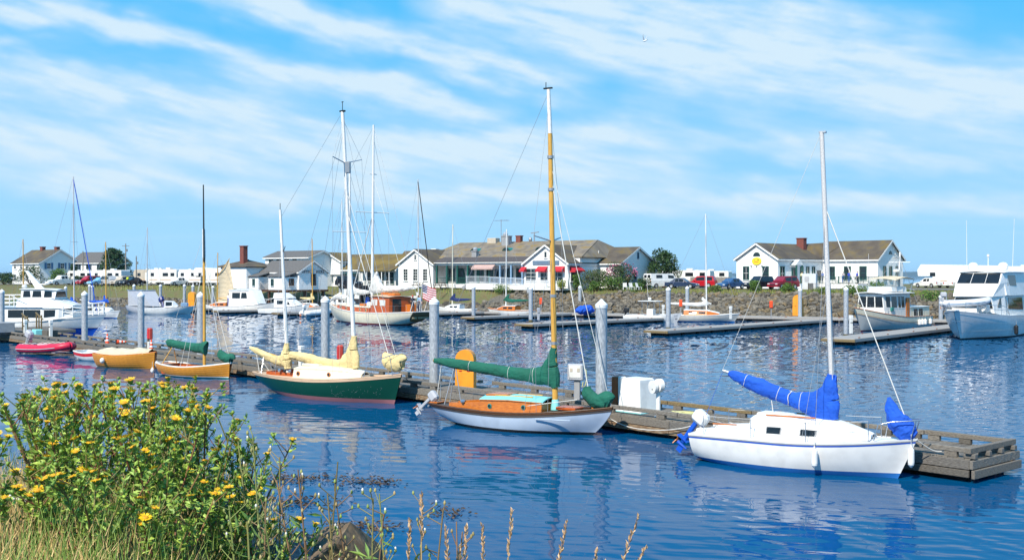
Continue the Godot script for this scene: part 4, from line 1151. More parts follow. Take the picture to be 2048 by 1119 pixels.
# ---------- boats: own x towards the bow, y up from the waterline, z to starboard
func hw(p: Dictionary, u: float) -> float:
	var um: float = p.get("um", 0.45)
	var f := 1.0
	if u < um: f = lerpf(1.0, p.tw, pow((um - u) / um, 1.9))
	else: f = 1.0 - pow((u - um) / (1.0 - um), p.get("bk", 2.3))
	return maxf(p.B * 0.5 * f, 0.015)
func hs(p: Dictionary, u: float) -> float:
	if u < 0.42: return lerpf(p.fm, p.fs, pow((0.42 - u) / 0.42, 1.7))
	return lerpf(p.fm, p.fb, pow((u - 0.42) / 0.58, 1.8))
func hk(p: Dictionary, u: float) -> float:
	if u < 0.45: return lerpf(-p.draft, p.ks, pow((0.45 - u) / 0.45, 2.0))
	return lerpf(-p.draft, p.get("kb", -0.12), pow((u - 0.45) / 0.55, 3.0))
func hp(p: Dictionary, u: float, y: float) -> Vector3:
	var s := hs(p, u); var k := hk(p, u)
	y = clampf(y, k, s)
	var ca := clampf(1.0 - (y - k) / maxf(s - k, 0.01), 0, 1)
	var sa := sqrt(1.0 - ca * ca)
	var e := lerpf(p.get("e", 0.75), p.get("eb", 1.5), smoothstep(0.45, 1.0, u))
	var t := clampf(y / s, -0.4, 1.0)
	var xs: float = -p.L * 0.5 + p.so * (1.0 - t)
	var xb: float = p.L * 0.5 - p.bo * pow(1.0 - t, p.get("stem", 1.0))
	return V(lerpf(xs, xb, u), y, hw(p, u) * pow(sa, e))
func lev(p: Dictionary, u: float, l: Array) -> float:
	if l[0] == "y": return l[1]
	if l[0] == "s": return hs(p, u) + l[1]
	return lerpf(maxf(hk(p, u), -0.12), hs(p, u), l[1])
func hull_band(t: Node3D, p: Dictionary, called: String, lo: Array, hi: Array, m: Material, off := 0.0, rows := 6, stations := 30, parent: Node = null, sides := [-1.0, 1.0]) -> MeshInstance3D:
	var g := Geo.new()
	for s in sides:
		var grid := []
		for i in rows + 1:
			var row := []
			for j in stations + 1:
				var u := float(j) / stations
				u = 1.0 - pow(1.0 - u, 1.25)
				var y := lerpf(lev(p, u, lo), lev(p, u, hi), float(i) / rows)
				var q := hp(p, u, y)
				row.push_back(V(q.x, q.y, s * (q.z + off)))
			grid.push_back(row)
		g.grid(grid)
	return obj(called, g, m, parent if parent else t)
func transom(t: Node3D, p: Dictionary, m: Material, lo := -0.15, called := "transom", off := 0.0) -> MeshInstance3D:
	var g := Geo.new()
	var rows := []
	var s := hs(p, 0.0)
	var k := maxf(hk(p, 0.0), lo)
	for i in 9:
		var q := hp(p, 0.0, lerpf(k, s, i / 8.0))
		var row := []
		for j in 7:
			var f := j / 6.0 * 2.0 - 1.0
			row.push_back(V(q.x - off - 0.06 * (1.0 - f * f) * p.tw, q.y, q.z * f))
		rows.push_back(row)
	g.grid(rows)
	return obj(called, g, m, t)
# deck from station u0 to u1; zc leaves the middle open for a well
func deck(t: Node3D, p: Dictionary, u0: float, u1: float, zc: float, m: Material, called := "deck", drop := 0.02, inset := 0.0) -> void:
	var g := Geo.new()
	for s in [-1.0, 1.0]:
		if zc > 0.0: g = Geo.new()
		var rows := []
		for i in 17:
			var u := lerpf(u0, u1, i / 16.0)
			var q := hp(p, u, hs(p, u) - drop)
			var row := []
			for j in 4:
				var f := j / 3.0
				var zz := lerpf(minf(zc, q.z - inset), maxf(q.z - inset, 0.0), f)
				var cam: float = 0.05 * p.B * 0.5 * (1.0 - pow(zz / maxf(p.B * 0.5, 0.1), 2.0))
				row.push_back(V(q.x, q.y + cam - 0.05 * p.B * 0.5 * (1.0 - pow(q.z / (p.B * 0.5), 2.0)), s * zz))
			rows.push_back(row)
		g.grid(rows)
		if zc > 0.0: obj(called, g, m, t)
	if zc <= 0.0: obj(called, g, m, t)
func gunwale(t: Node3D, p: Dictionary, m: Material, r := 0.03, dy := 0.0, called := "rail", u0 := 0.0) -> void:
	var g := Geo.new()
	for s in [-1.0, 1.0]:
		var path := []
		for j in 25:
			var u := lerpf(u0, 1.0, j / 24.0)
			var q := hp(p, u, hs(p, u))
			path.push_back(V(q.x, q.y + dy, s * q.z))
		g.tube(path, r, 6)
	if u0 == 0.0:
		var a := hp(p, 0, hs(p, 0))
		g.tube([V(a.x - 0.03, a.y + dy, -a.z), V(a.x - 0.03, a.y + dy, a.z)], r, 6)
	obj(called, g, m, t)
# sunk well with floor and inner sides
func well(t: Node3D, x0: float, x1: float, z: float, ytop: float, ybot: float, m: Material, floor_m: Material, called := "cockpit") -> void:
	var g := Geo.new()
	for s in [-1.0, 1.0]: g.box(V((x0 + x1) * 0.5, (ytop + ybot) * 0.5, s * (z + 0.015)), V(x1 - x0, ytop - ybot, 0.03))
	for x in [x0, x1]: g.box(V(x, (ytop + ybot) * 0.5, 0), V(0.03, ytop - ybot, z * 2))
	var o := obj(called, g, m, t)
	g = Geo.new()
	g.box(V((x0 + x1) * 0.5, ybot + 0.01, 0), V(x1 - x0, 0.03, z * 2))
	for s in [-1.0, 1.0]: g.box(V((x0 + x1) * 0.5, lerpf(ybot, ytop, 0.45), s * z * 0.75), V(x1 - x0 - 0.05, 0.04, z * 0.45))
	obj("bench", g, floor_m, o)
# deckhouse from sections [x, half width low, half width high, y low, y high], aft to fore
func trunk(t: Node3D, called: String, secs: Array, m: Material, roof: Material, camber := 0.06, over := 0.0) -> MeshInstance3D:
	var g := Geo.new()
	for k in secs.size() - 1:
		var a: Array = secs[k]; var b: Array = secs[k + 1]
		for s in [-1.0, 1.0]:
			g.quad(V(a[0], a[3], s * a[1]), V(b[0], b[3], s * b[1]), V(b[0], b[4], s * b[2]), V(a[0], a[4], s * a[2]))
	for e in [0, secs.size() - 1]:
		var a: Array = secs[e]
		g.quad(V(a[0], a[3], -a[1]), V(a[0], a[3], a[1]), V(a[0], a[4], a[2]), V(a[0], a[4], -a[2]))
	var o := obj(called, g, m, t)
	g = Geo.new()
	var top := []; var low := []
	for k in secs.size():
		var a: Array = secs[k]
		var row := []; var row2 := []
		var xo := a[0] as float
		if k == 0: xo -= over
		if k == secs.size() - 1: xo += over
		for j in 9:
			var f := j / 8.0 * 2.0 - 1.0
			var q := V(xo, a[4] + camber * (1.0 - f * f) + 0.006, (a[2] + over) * f)
			row.push_back(q + V(0, 0.03, 0)); row2.push_back(q - V(0, 0.005, 0))
		top.push_back(row); low.push_back(row2)
	g.grid(top); g.grid(low)
	for k in secs.size() - 1:
		for j in [0, 8]: g.quad(low[k][j], low[k + 1][j], top[k + 1][j], top[k][j])
	for k in [0, secs.size() - 1]:
		for j in 8: g.quad(low[k][j], low[k][j + 1], top[k][j + 1], top[k][j])
	obj("roof", g, roof, o)
	return o
func on_side(secs: Array, x: float, f: float) -> Vector3:
	for k in secs.size() - 1:
		var a: Array = secs[k]; var b: Array = secs[k + 1]
		if x <= b[0] or k == secs.size() - 2:
			var q: float = clampf((x - a[0]) / maxf(b[0] - a[0], 0.001), 0, 1)
			return V(x, lerpf(lerpf(a[3], b[3], q), lerpf(a[4], b[4], q), f), lerpf(lerpf(a[1], b[1], q), lerpf(a[2], b[2], q), f))
	return Vector3.ZERO
func side_window(parent: Node, secs: Array, x0: float, x1: float, f0: float, f1: float, m: Material, frame: Material = null, slant := 0.0, called := "window") -> void:
	for s in [-1.0, 1.0]:
		var z := V(1, 1, s)
		var a := on_side(secs, x0, f0) * z; var b := on_side(secs, x1, f0) * z
		var c := on_side(secs, x1 - slant, f1) * z; var d := on_side(secs, x0 + (slant * 0.4 if slant != 0.0 else 0.0), f1) * z
		var out := V(0, 0, s * 0.006)
		var g := Geo.new()
		if frame:
			var mid := (a + b + c + d) * 0.25
			var gr := Geo.new()
			if s < 0: gr.slab(mid + (a - mid) * 1.16 + out, mid + (b - mid) * 1.16 + out, mid + (c - mid) * 1.16 + out, mid + (d - mid) * 1.16 + out, 0.008)
			else: gr.slab(mid + (a - mid) * 1.16 + out, mid + (d - mid) * 1.16 + out, mid + (c - mid) * 1.16 + out, mid + (b - mid) * 1.16 + out, 0.008)
			var f := obj("window_frame", gr, frame, parent)
			out *= 2.6
			if s < 0: g.slab(a + out, b + out, c + out, d + out, 0.008)
			else: g.slab(a + out, d + out, c + out, b + out, 0.008)
			obj(called, g, m, parent)
		else:
			if s < 0: g.slab(a + out, b + out, c + out, d + out, 0.01)
			else: g.slab(a + out, d + out, c + out, b + out, 0.01)
			obj(called, g, m, parent)
# pane across the front or back end of a deckhouse, z from -1 to 1 of its width
func end_window(parent: Node, sec: Array, z0: float, z1: float, f0: float, f1: float, m: Material, fore := true, called := "window") -> void:
	var g := Geo.new()
	var o := V(0.008 if fore else -0.008, 0, 0)
	var pt := func(z: float, f: float): return V(sec[0], lerpf(sec[3], sec[4], f), lerpf(sec[1], sec[2], f) * z) + o
	g.slab(pt.call(z0, f0), pt.call(z1, f0), pt.call(z1, f1), pt.call(z0, f1), 0.01 if not fore else -0.01)
	obj(called, g, m, parent)
func porthole(parent: Node, c: Vector3, s: float, r: float, m: Material) -> void:
	var b := Basis(Vector3.RIGHT, PI * 0.5 * s)
	var g := Geo.new()
	g.lathe([[r * 0.7, 0.0], [r, 0.0], [r, 0.025], [r * 0.7, 0.03]], 14, c, b)
	var f := obj("porthole", g, m, parent)
	g = Geo.new()
	g.lathe([[0.0, 0.012], [r * 0.72, 0.012]], 14, c, b)
	if parent.get_parent() == self: obj("porthole_glass", g, M.window_dark, f)
	else: obj("porthole_glass", g, M.window_dark, parent)
func spar(t: Node3D, called: String, a: Vector3, b: Vector3, r0: float, r1: float, m: Material, sides := 10) -> MeshInstance3D:
	var g := Geo.new()
	var p := []; var r := []
	for k in 7:
		p.push_back(a.lerp(b, k / 6.0)); r.push_back(lerpf(r0, r1, pow(k / 6.0, 1.5)))
	g.tube(p, r, sides)
	return obj(called, g, m, t)
func wire(t: Node3D, a: Vector3, b: Vector3, r := 0.006, m: Material = null, called := "stay", sag := 0.0) -> void:
	var g := Geo.new()
	var p := []
	for k in (9 if sag > 0.0 else 2):
		var f := k / (8.0 if sag > 0.0 else 1.0)
		p.push_back(a.lerp(b, f) - V(0, sag * 4.0 * f * (1.0 - f), 0))
	g.tube(p, r, 5)
	obj(called, g, m if m else M.wire, t)
# cloth bundle along a path: heights and widths at each point, with folds
func bundle(t: Node3D, called: String, pts: Array, hh: Array, ww: Array, m: Material, sd := 1, folds := 0.12) -> MeshInstance3D:
	var nz := noise(1.0, sd, 3)
	var c := Curve3D.new()
	for k in pts.size():
		var tan_: Vector3 = (pts[mini(k + 1, pts.size() - 1)] - pts[maxi(k - 1, 0)]) * 0.17
		c.add_point(pts[k], -tan_, tan_)
	var rows := []
	var steps := (pts.size() - 1) * 14
	for i in steps + 1:
		var f := float(i) / 14.0
		var k := mini(int(f), pts.size() - 2)
		var q := c.sample(k, f - k)
		var q2 := c.sample(k, minf(f - k + 0.05, 1.0)) if f - k < 0.95 else c.sample(k, f - k - 0.05)
		var tg := (q2 - q).normalized() * (1.0 if f - k < 0.95 else -1.0)
		var s := smoothstep(0.0, 1.0, f - k)
		var h2 := lerpf(hh[k], hh[k + 1], s); var w2 := lerpf(ww[k], ww[k + 1], s)
		var side := tg.cross(Vector3.UP)
		if side.length() < 0.15: side = V(0, 0, 1)
		side = side.normalized()
		var up := side.cross(tg).normalized()
		var row := []
		for j in 28:
			var a := TAU * j / 28
			var crease := 1.0 - 2.4 * absf(nz.get_noise_3d(q.x * 4.6 + sin(a) * 1.5, q.y * 2.0 + q.x * 0.7, sin(a) * 1.2 + cos(a) * 0.8 + 9.0))
			var w := 1.0 + folds * (nz.get_noise_3d(q.x * 1.8 + cos(a) * 0.9, q.y * 2.0 + sin(a) * 1.4, q.x * 0.8 + q.y) * 1.3 + 0.75 * crease * (1.0 if sin(a) < 0.6 else 0.5)) - 0.1 * folds * absf(sin(f * PI * 2.0))
			row.push_back(q + side * (cos(a) * w2 * w) + up * (sin(a) * h2 * w * (1.0 if sin(a) > 0 else 1.06)))
		rows.push_back(row)
	var g := Geo.new()
	g.grid(rows, true)
	for e in [0, steps]:
		var mid := Vector3.ZERO
		for q in rows[e]: mid += q / 28.0
		for j in 28: g.tri(mid, rows[e][j], rows[e][(j + 1) % 28])
	var o := obj(called, g, m, t)
	if pts.size() > 5:
		for e in [0.24, 0.44, 0.6]:
			var row: Array = rows[int(e * steps)]
			var lash := []
			for q in row: lash.push_back(q + (q - c.sample_baked(0.0)).normalized() * 0.0)
			lash.push_back(row[0])
			g = Geo.new(); g.tube(lash, 0.009, 4, false); obj("lashing", g, M.rope_white if t.position.z > -45.0 else m, o)
	return o
func tied(t: Node, at: Vector3, r: float, tilt := 0.0) -> void:
	var g := Geo.new()
	var p := []
	for k in 13: p.push_back(at + V(0.02 * sin(k * 2.0) + tilt * cos(TAU * k / 12), cos(TAU * k / 12) * r, sin(TAU * k / 12) * r))
	g.tube(p, 0.012, 5)
	obj("sail_tie", g, M.rope_white, t)
func fender(t: Node3D, at: Vector3, m: Material, h := 0.5, r := 0.09) -> void:
	var g := Geo.new()
	g.lathe([[0.0, -h], [r * 0.35, -h + 0.02], [r * 0.9, -h + 0.08], [r, -h + 0.14], [r, -0.14], [r * 0.9, -0.08], [r * 0.35, -0.02], [r * 0.25, 0.03], [0, 0.03]], 12, at)
	var f := obj("fender", g, m, t)
	g = Geo.new()
	g.tube([at, at + V(0, 0.32, 0.0)], 0.008, 5)
	obj("lanyard", g, M.rope_white, f)
func pipe(t: Node3D, called: String, pts: Array, r: float, m: Material = null) -> void:
	var g := Geo.new()
	g.tube(pts, r, 6)
	obj(called, g, m if m else M.chrome, t)
func outboard(t: Node3D, at: Vector3, tilt: float, cowl: Material, leg: Material, k := 1.0) -> void:
	var b := Basis(V(0, 0, 1), tilt).scaled(Vector3.ONE * k)
	var g := Geo.new()
	g.box(at + b * V(-0.12, 0.34, 0), V(0.5, 0.42, 0.34), b, 0.09)
	var o := obj("outboard_cowl", g, cowl, t)
	g = Geo.new()
	g.box(at + b * V(-0.16, -0.25, 0), V(0.15, 0.85, 0.11), b, 0.03)
	g.box(at + b * V(-0.2, -0.55, 0), V(0.4, 0.03, 0.24), b)
	g.tube([at + b * V(0.06, -0.76, 0), at + b * V(-0.3, -0.76, 0)], [0.03 * k, 0.07 * k], 8)
	g.box(at + b * V(-0.12, -0.9, 0), V(0.18, 0.2, 0.02), b)
	obj("outboard_leg", g, leg, t)
	g = Geo.new()
	for q in 3:
		var a := TAU * q / 3
		g.box(at + b * V(-0.36, -0.76 + 0.09 * cos(a), 0.09 * sin(a)), V(0.02, 0.16, 0.08), b * Basis(V(1, 0, 0), a + 0.4))
	obj("propeller", g, M.amber, t)
	g = Geo.new()
	g.box(at + b * V(0.08, 0.0, 0), V(0.1, 0.32, 0.26), b, 0.02)
	obj("bracket", g, M.wire, t)
func place_boat(called: String, label: String, stern: Vector2, bow: Vector2, cat := "boat", group := "") -> Node3D:
	var m := (stern + bow) * 0.5
	return thing(called, label, cat, P(m.x, m.y, 0.0), heading(bow.x - stern.x, bow.y - stern.y), group)
func lifelines(t: Node3D, p: Dictionary, u0: float, u1: float, n: int, h: float, wire_m: Material) -> void:
	for s in [-1.0, 1.0]:
		var tops := []
		for k in n:
			var u := lerpf(u0, u1, float(k) / (n - 1))
			var q := hp(p, u, hs(p, u))
			var a := V(q.x, q.y, s * (q.z - 0.06))
			pipe(t, "stanchion", [a, a + V(0, h, 0)], 0.013)
			tops.push_back(a + V(0, h, 0))
		for k in n - 1: wire(t, tops[k], tops[k + 1], 0.006, wire_m, "lifeline", 0.01)

func boat_white_sloop() -> void:
	var st := Vector2(5.5, 32.0); var bw := Vector2(10.5, 28.4)
	var t := place_boat("white_sloop", "white sailboat with bright blue sail covers and blue hull stripe", st, bw, "sailboat")
	var p := {"L": 6.16, "B": 2.25, "fb": 1.08, "fm": 0.86, "fs": 0.8, "draft": 0.3, "ks": 0.02, "tw": 0.72, "so": 0.12, "bo": 0.5, "bk": 2.1, "e": 0.5, "eb": 1.15, "um": 0.42}
	hull_band(t, p, "hull", ["y", 0.13], ["s", -0.09], M.white, 0.0, 8)
	hull_band(t, p, "bottom_paint", ["y", -0.25], ["y", 0.13], M.bottom_blue, 0.002, 4)
	hull_band(t, p, "hull_stripe", ["s", -0.125], ["s", -0.085], M.royal, 0.006, 1)
	hull_band(t, p, "rub_rail", ["s", -0.085], ["s", -0.055], M.grey, 0.014, 1)
	hull_band(t, p, "sheer_band", ["s", -0.055], ["s", 0.0], M.white, 0.004, 1)
	transom(t, p, M.white)
	deck(t, p, 0.30, 1.0, 0.0, M.white)
	deck(t, p, 0.0, 0.30, 0.42, M.white, "side_deck")
	well(t, -2.85, -1.25, 0.42, 0.88, 0.45, M.white, M.white)
	var cm := [[-2.9, 0.78, 0.66, 0.78, 0.94], [-1.3, 0.86, 0.72, 0.84, 1.06]]
	for s in [-1.0, 1.0]:
		var g := Geo.new()
		g.quad(V(-2.9, 0.78, s * 0.76), V(-1.2, 0.84, s * 0.84), V(-1.2, 1.08, s * 0.66), V(-2.9, 0.93, s * 0.62)); g.quad(V(-2.9, 0.93, s * 0.62), V(-1.2, 1.08, s * 0.66), V(-1.2, 1.08, s * 0.44), V(-2.9, 0.93, s * 0.44)); g.quad(V(-2.9, 0.93, s * 0.44), V(-1.2, 1.08, s * 0.44), V(-1.2, 0.8, s * 0.44), V(-2.9, 0.8, s * 0.44))
		g.quad(V(-2.9, 0.78, s * 0.76), V(-2.9, 0.93, s * 0.62), V(-2.9, 0.93, s * 0.44), V(-2.9, 0.7, s * 0.44))
		obj("coaming", g, M.white, t)
	var secs := [[-1.25, 0.84, 0.68, 0.84, 1.3], [-0.2, 0.86, 0.68, 0.86, 1.33], [0.95, 0.76, 0.55, 0.9, 1.27], [1.35, 0.66, 0.42, 0.93, 1.18], [1.95, 0.4, 0.25, 0.97, 1.0]]
	var c := trunk(t, "cabin", secs, M.white, M.white, 0.09)
	for a in [[-0.72, -0.34], [0.22, 0.62]]:
		side_window(c, secs, a[0], a[1], 0.32, 0.66, M.tinted, M.grey)
	var g2 := Geo.new(); g2.box(V(-0.75, 1.44, 0), V(0.95, 0.07, 0.62), Basis.IDENTITY, 0.03); obj("sliding_hatch", g2, M.white, t)
	for s in [-1.0, 1.0]: spar(t, "grab_rail", V(-0.9, 1.44, s * 0.4), V(0.5, 1.45, s * 0.38), 0.022, 0.022, M.varnish, 6)
	# rig
	var mast_a := V(0.86, 1.25, 0); var mast_b := V(0.52, 9.2, 0)
	spar(t, "mast", mast_a, mast_b, 0.072, 0.062, M.spar_grey)
	var g := Geo.new(); g.box(mast_b + V(0.03, -0.02, 0), V(0.2, 0.06, 0.1), Basis.IDENTITY, 0.01); obj("masthead", g, M.alloy, t)
	spar(t, "boom", V(0.8, 1.78, 0), V(-2.38, 2.56, 0), 0.045, 0.045, M.alloy)
	var cover := bundle(t, "mainsail_cover", [V(-2.2, 2.5, 0), V(-1.95, 2.42, 0), V(-1.2, 2.16, 0), V(-0.35, 1.9, 0), V(0.15, 1.82, 0), V(0.66, 1.74, 0), V(0.86, 1.72, 0)], [0.06, 0.13, 0.2, 0.19, 0.28, 0.6, 0.75], [0.05, 0.09, 0.12, 0.12, 0.14, 0.16, 0.12], M.cloth_blue, 3, 0.16)
	bundle(t, "mast_boot", [V(0.88, 1.4, 0), V(0.78, 1.8, 0), V(0.74, 2.2, 0), V(0.8, 2.62, 0)], [0.13, 0.24, 0.2, 0.1], [0.12, 0.15, 0.13, 0.09], M.cloth_blue, 4, 0.14)
	tied(cover, V(-0.35, 1.9, 0), 0.2, 0.03)
	bundle(t, "jib_cover", [V(2.34, 2.1, 0), V(2.42, 1.8, 0), V(2.6, 1.45, 0), V(2.84, 1.22, 0), V(3.0, 1.12, 0)], [0.04, 0.15, 0.28, 0.27, 0.15], [0.04, 0.1, 0.16, 0.18, 0.1], M.cloth_blue, 5, 0.2)
	wire(t, V(0.62, 7.15, 0), V(2.95, 1.1, 0), 0.016, M.rope_white, "forestay")
	wire(t, mast_b, V(-2.38, 2.6, 0), 0.006, M.rope_white, "topping_lift")
	wire(t, V(-2.4, 2.5, 0), V(-2.9, 0.95, 0.3), 0.006, M.royal, "mainsheet")
	for s in [-1.0, 1.0]:
		wire(t, V(0.62, 7.0, 0), V(0.7, 0.95, s * 0.98), 0.007, null, "shroud"); wire(t, V(0.7, 5.0, 0), V(0.35, 0.95, s * 1.0), 0.006, null, "shroud")
	wire(t, V(0.75, 5.6, 0.06), V(0.9, 1.3, 0.1), 0.008, M.rope_white, "halyard")
	wire(t, V(-0.95, 2.1, 0), V(-0.85, 1.4, 0), 0.012, M.rope_white, "boom_prop")
	# pulpit, stanchions
	for s in [-1.0, 1.0]:
		pipe(t, "pulpit", [V(2.1, 1.0, s * 0.5), V(2.2, 1.42, s * 0.46), V(2.5, 1.5, s * 0.36), V(3.1, 1.56, s * 0.16), V(3.28, 1.57, 0)], 0.016)
		pipe(t, "pulpit_leg", [V(2.95, 1.08, s * 0.16), V(3.08, 1.56, s * 0.16)], 0.014)
	lifelines(t, p, 0.08, 0.82, 4, 0.52, M.rope_white)
	pipe(t, "pushpit", [V(-2.95, 0.82, -0.7), V(-2.98, 1.3, -0.7), V(-2.98, 1.36, -0.5), V(-2.98, 1.36, 0.0), V(-2.98, 1.3, 0.1), V(-2.95, 0.82, 0.1)], 0.015)
	for q in [hp(p, 0.62, 0.9), hp(p, 0.985, 1.0)]:
		fender(t, V(q.x, q.y - 0.12, -q.z - 0.1) if false else V(q.x, q.y - 0.12, q.z + 0.1), M.white, 0.55, 0.085)
	outboard(t, V(-3.08, 0.85, 0.18), -0.62, M.white, M.royal, 0.95)
	block(t, "rudder_head", V(-3.12, 0.85, -0.15), V(0.1, 0.4, 0.06), M.varnish, 0.01)
	spar(t, "tiller", V(-3.0, 0.98, -0.15), V(-2.0, 1.02, -0.1), 0.025, 0.018, M.varnish, 6)

func boat_blue_sloop() -> void:
	var st := Vector2(-2.87, 40.0); var bw := Vector2(3.3, 36.0)
	var t := place_boat("pale_blue_sloop", "pale blue wooden sailboat with varnished cabin, turquoise cabin top and green sail cover", st, bw, "sailboat")
	var p := {"L": 7.35, "B": 2.15, "fb": 0.95, "fm": 0.62, "fs": 0.66, "draft": 0.45, "ks": 0.16, "tw": 0.26, "so": 0.75, "bo": 0.75, "bk": 2.0, "e": 0.62, "eb": 1.2, "um": 0.48, "stem": 1.5}
	hull_band(t, p, "hull", ["y", 0.1], ["s", -0.12], M.light_blue, 0.0, 8)
	hull_band(t, p, "bottom_paint", ["y", -0.3], ["y", 0.1], M.bottom_black, 0.002, 4)
	hull_band(t, p, "sheer_strake", ["s", -0.125], ["s", -0.045], M.dark_deck, 0.012, 1)
	hull_band(t, p, "rub_rail", ["s", -0.045], ["s", 0.02], M.dark_wood, 0.028, 1)
	transom(t, p, M.light_blue)
	var g := Geo.new(); g.box(V(1.9, 0.53, 0.87), V(1.25, 0.035, 0.05), Basis(V(0, 1, 0), 0.18), 0.01); g.box(V(1.9, 0.53, -0.87), V(1.25, 0.035, 0.05), Basis(V(0, 1, 0), -0.18), 0.01); obj("fairing_strip", g, M.light_blue, t)
	deck(t, p, 0.35, 1.0, 0.0, M.dark_deck); deck(t, p, 0.17, 0.35, 0.42, M.dark_deck, "side_deck"); deck(t, p, 0.0, 0.17, 0.0, M.dark_deck, "aft_deck")
	gunwale(t, p, M.dark_wood, 0.028, 0.02, "toe_rail")
	block(t, "stern_cap", V(-3.5, 0.7, 0), V(0.35, 0.05, 0.5), M.varnish, 0.015)
	well(t, -2.3, -1.15, 0.42, 0.66, 0.3, M.varnish, M.varnish)
	for s in [-1.0, 1.0]:
		g = Geo.new()
		g.slab(V(-2.75, 0.6, s * 0.3), V(-1.1, 0.58, s * 0.68), V(-1.1, 0.92, s * 0.66), V(-2.75, 0.76, s * 0.28), 0.03)
		obj("coaming", g, M.varnish, t)
	var secs := [[-1.15, 0.7, 0.66, 0.58, 0.98], [0.0, 0.74, 0.68, 0.62, 1.03], [1.3, 0.6, 0.54, 0.68, 1.0]]
	var c := trunk(t, "cabin", secs, M.varnish, M.turquoise, 0.12, 0.02)
	for s in [-1.0, 1.0]:
		for x in [-0.72, 0.62]:
			var q := on_side(secs, x, 0.5)
			porthole(c, V(q.x, q.y, s * (q.z + 0.0)), s, 0.085, M.teal)
		g = Geo.new(); var e := []
		for k in 3: e.push_back(V(secs[k][0], secs[k][4] + 0.005, s * (secs[k][2] + 0.015)))
		g.tube(e, 0.022, 6); obj("cabin_trim", g, M.varnish, t)
		spar(t, "grab_rail", V(-0.7, 1.15, s * 0.36), V(0.8, 1.16, s * 0.32), 0.022, 0.022, M.spar, 6)
	g = Geo.new()
	g.slab(V(-1.1, 1.17, -0.36), V(-0.2, 1.2, -0.36), V(-0.2, 1.2, 0.36), V(-1.1, 1.17, 0.36), -0.1)
	obj("sliding_hatch", g, M.varnish, t)
	block(t, "forward_hatch", V(2.05, 0.84, 0), V(0.75, 0.1, 0.6), M.varnish_red, 0.02)
	block(t, "mooring_bitt", V(2.95, 0.95, 0), V(0.1, 0.22, 0.1), M.varnish, 0.02)
	block(t, "winch", V(-2.0, 0.86, 0.5), V(0.16, 0.14, 0.16), M.chrome, 0.05)
	# rig
	var ma := V(1.5, 0.75, 0)
	spar(t, "mast_coat", ma, V(1.49, 1.1, 0), 0.17, 0.11, M.turquoise)
	var mast := spar(t, "mast", V(1.49, 1.0, 0), V(1.28, 10.1, 0), 0.1, 0.075, M.spar, 12)
	spar(t, "topmast", V(1.28, 10.1, 0), V(1.22, 11.6, 0), 0.077, 0.06, M.spar_white, 12)
	g = Geo.new(); g.box(V(1.2, 11.64, 0), V(0.34, 0.05, 0.08), Basis.IDENTITY, 0.01); g.box(V(1.12, 11.75, 0), V(0.02, 0.2, 0.02)); obj("masthead", g, M.black, t)
	for y in [3.0, 4.6, 8.2, 9.3]:
		g = Geo.new(); g.lathe([[0.1, -0.05], [0.108, -0.05], [0.108, 0.05], [0.1, 0.05]], 12, V(1.49 - (y - 1) * 0.023, y, 0)); obj("mast_band", g, M.wire, t)
	for s in [-1.0, 1.0]:
		spar(t, "spreader", V(1.36, 6.45, 0), V(1.2, 6.62, s * 0.92), 0.03, 0.02, M.alloy, 6)
		wire(t, V(1.25, 11.2, 0), V(1.2, 6.65, s * 0.92), 0.006, null, "shroud"); wire(t, V(1.2, 6.65, s * 0.92), V(1.3, 0.75, s * 0.92), 0.006, null, "shroud")
		wire(t, V(1.35, 6.4, 0), V(1.7, 0.78, s * 0.85), 0.006, null, "shroud"); wire(t, V(1.35, 6.4, 0), V(0.85, 0.72, s * 0.98), 0.006, null, "shroud")
	spar(t, "boom", V(1.4, 1.72, 0), V(-3.66, 2.2, 0), 0.055, 0.05, M.spar)
	bundle(t, "mainsail_cover", [V(-3.62, 2.2, 0), V(-2.6, 2.12, 0), V(-1.2, 2.0, 0), V(0.2, 1.88, 0), V(0.9, 1.88, 0), V(1.3, 1.98, 0), V(1.5, 2.0, 0)], [0.09, 0.17, 0.19, 0.21, 0.28, 0.48, 0.55], [0.07, 0.12, 0.14, 0.14, 0.14, 0.14, 0.11], M.cloth_green, 7, 0.1)
	bundle(t, "mast_boot", [V(1.52, 1.5, 0), V(1.42, 1.95, 0), V(1.36, 2.4, 0), V(1.44, 2.85, 0)], [0.13, 0.24, 0.18, 0.11], [0.13, 0.15, 0.14, 0.11], M.cloth_green, 8, 0.08)
	bundle(t, "jib_cover", [V(2.72, 1.6, 0), V(2.8, 1.34, 0), V(3.1, 1.14, 0), V(3.46, 1.2, 0), V(3.6, 1.12, 0)], [0.12, 0.22, 0.22, 0.3, 0.24], [0.08, 0.15, 0.19, 0.18, 0.12], M.cloth_green, 9, 0.14)
	wire(t, V(1.33, 9.0, 0), V(3.62, 0.98, 0), 0.01, M.rope_white, "forestay")
	wire(t, V(1.33, 8.6, 0), V(2.75, 1.6, 0), 0.02, M.rope_white, "furled_halyard")
	wire(t, V(1.22, 11.5, 0), V(-3.66, 2.24, 0), 0.006, null, "topping_lift")
	for s in [-1.0, 1.0]:
		pipe(t, "boom_crutch", [V(-3.05, 0.66, s * 0.16), V(-2.72, 1.98, s * 0.02)], 0.02, M.alloy)
		wire(t, V(-3.3, 2.1, 0), V(-3.45, 0.7, s * 0.12), 0.012, M.rope_white, "mainsheet")
	pipe(t, "boom_prop", [V(-2.35, 0.66, 0.1), V(-2.66, 2.0, 0)], 0.018, M.wire)
	spar(t, "boat_hook", V(0.1, 0.78, 0.66), V(2.6, 1.2, 0.45), 0.014, 0.012, M.rope_white, 5)
	outboard(t, V(-3.72, 0.66, 0.12), -0.85, M.silver_grey, M.silver_grey, 0.8)

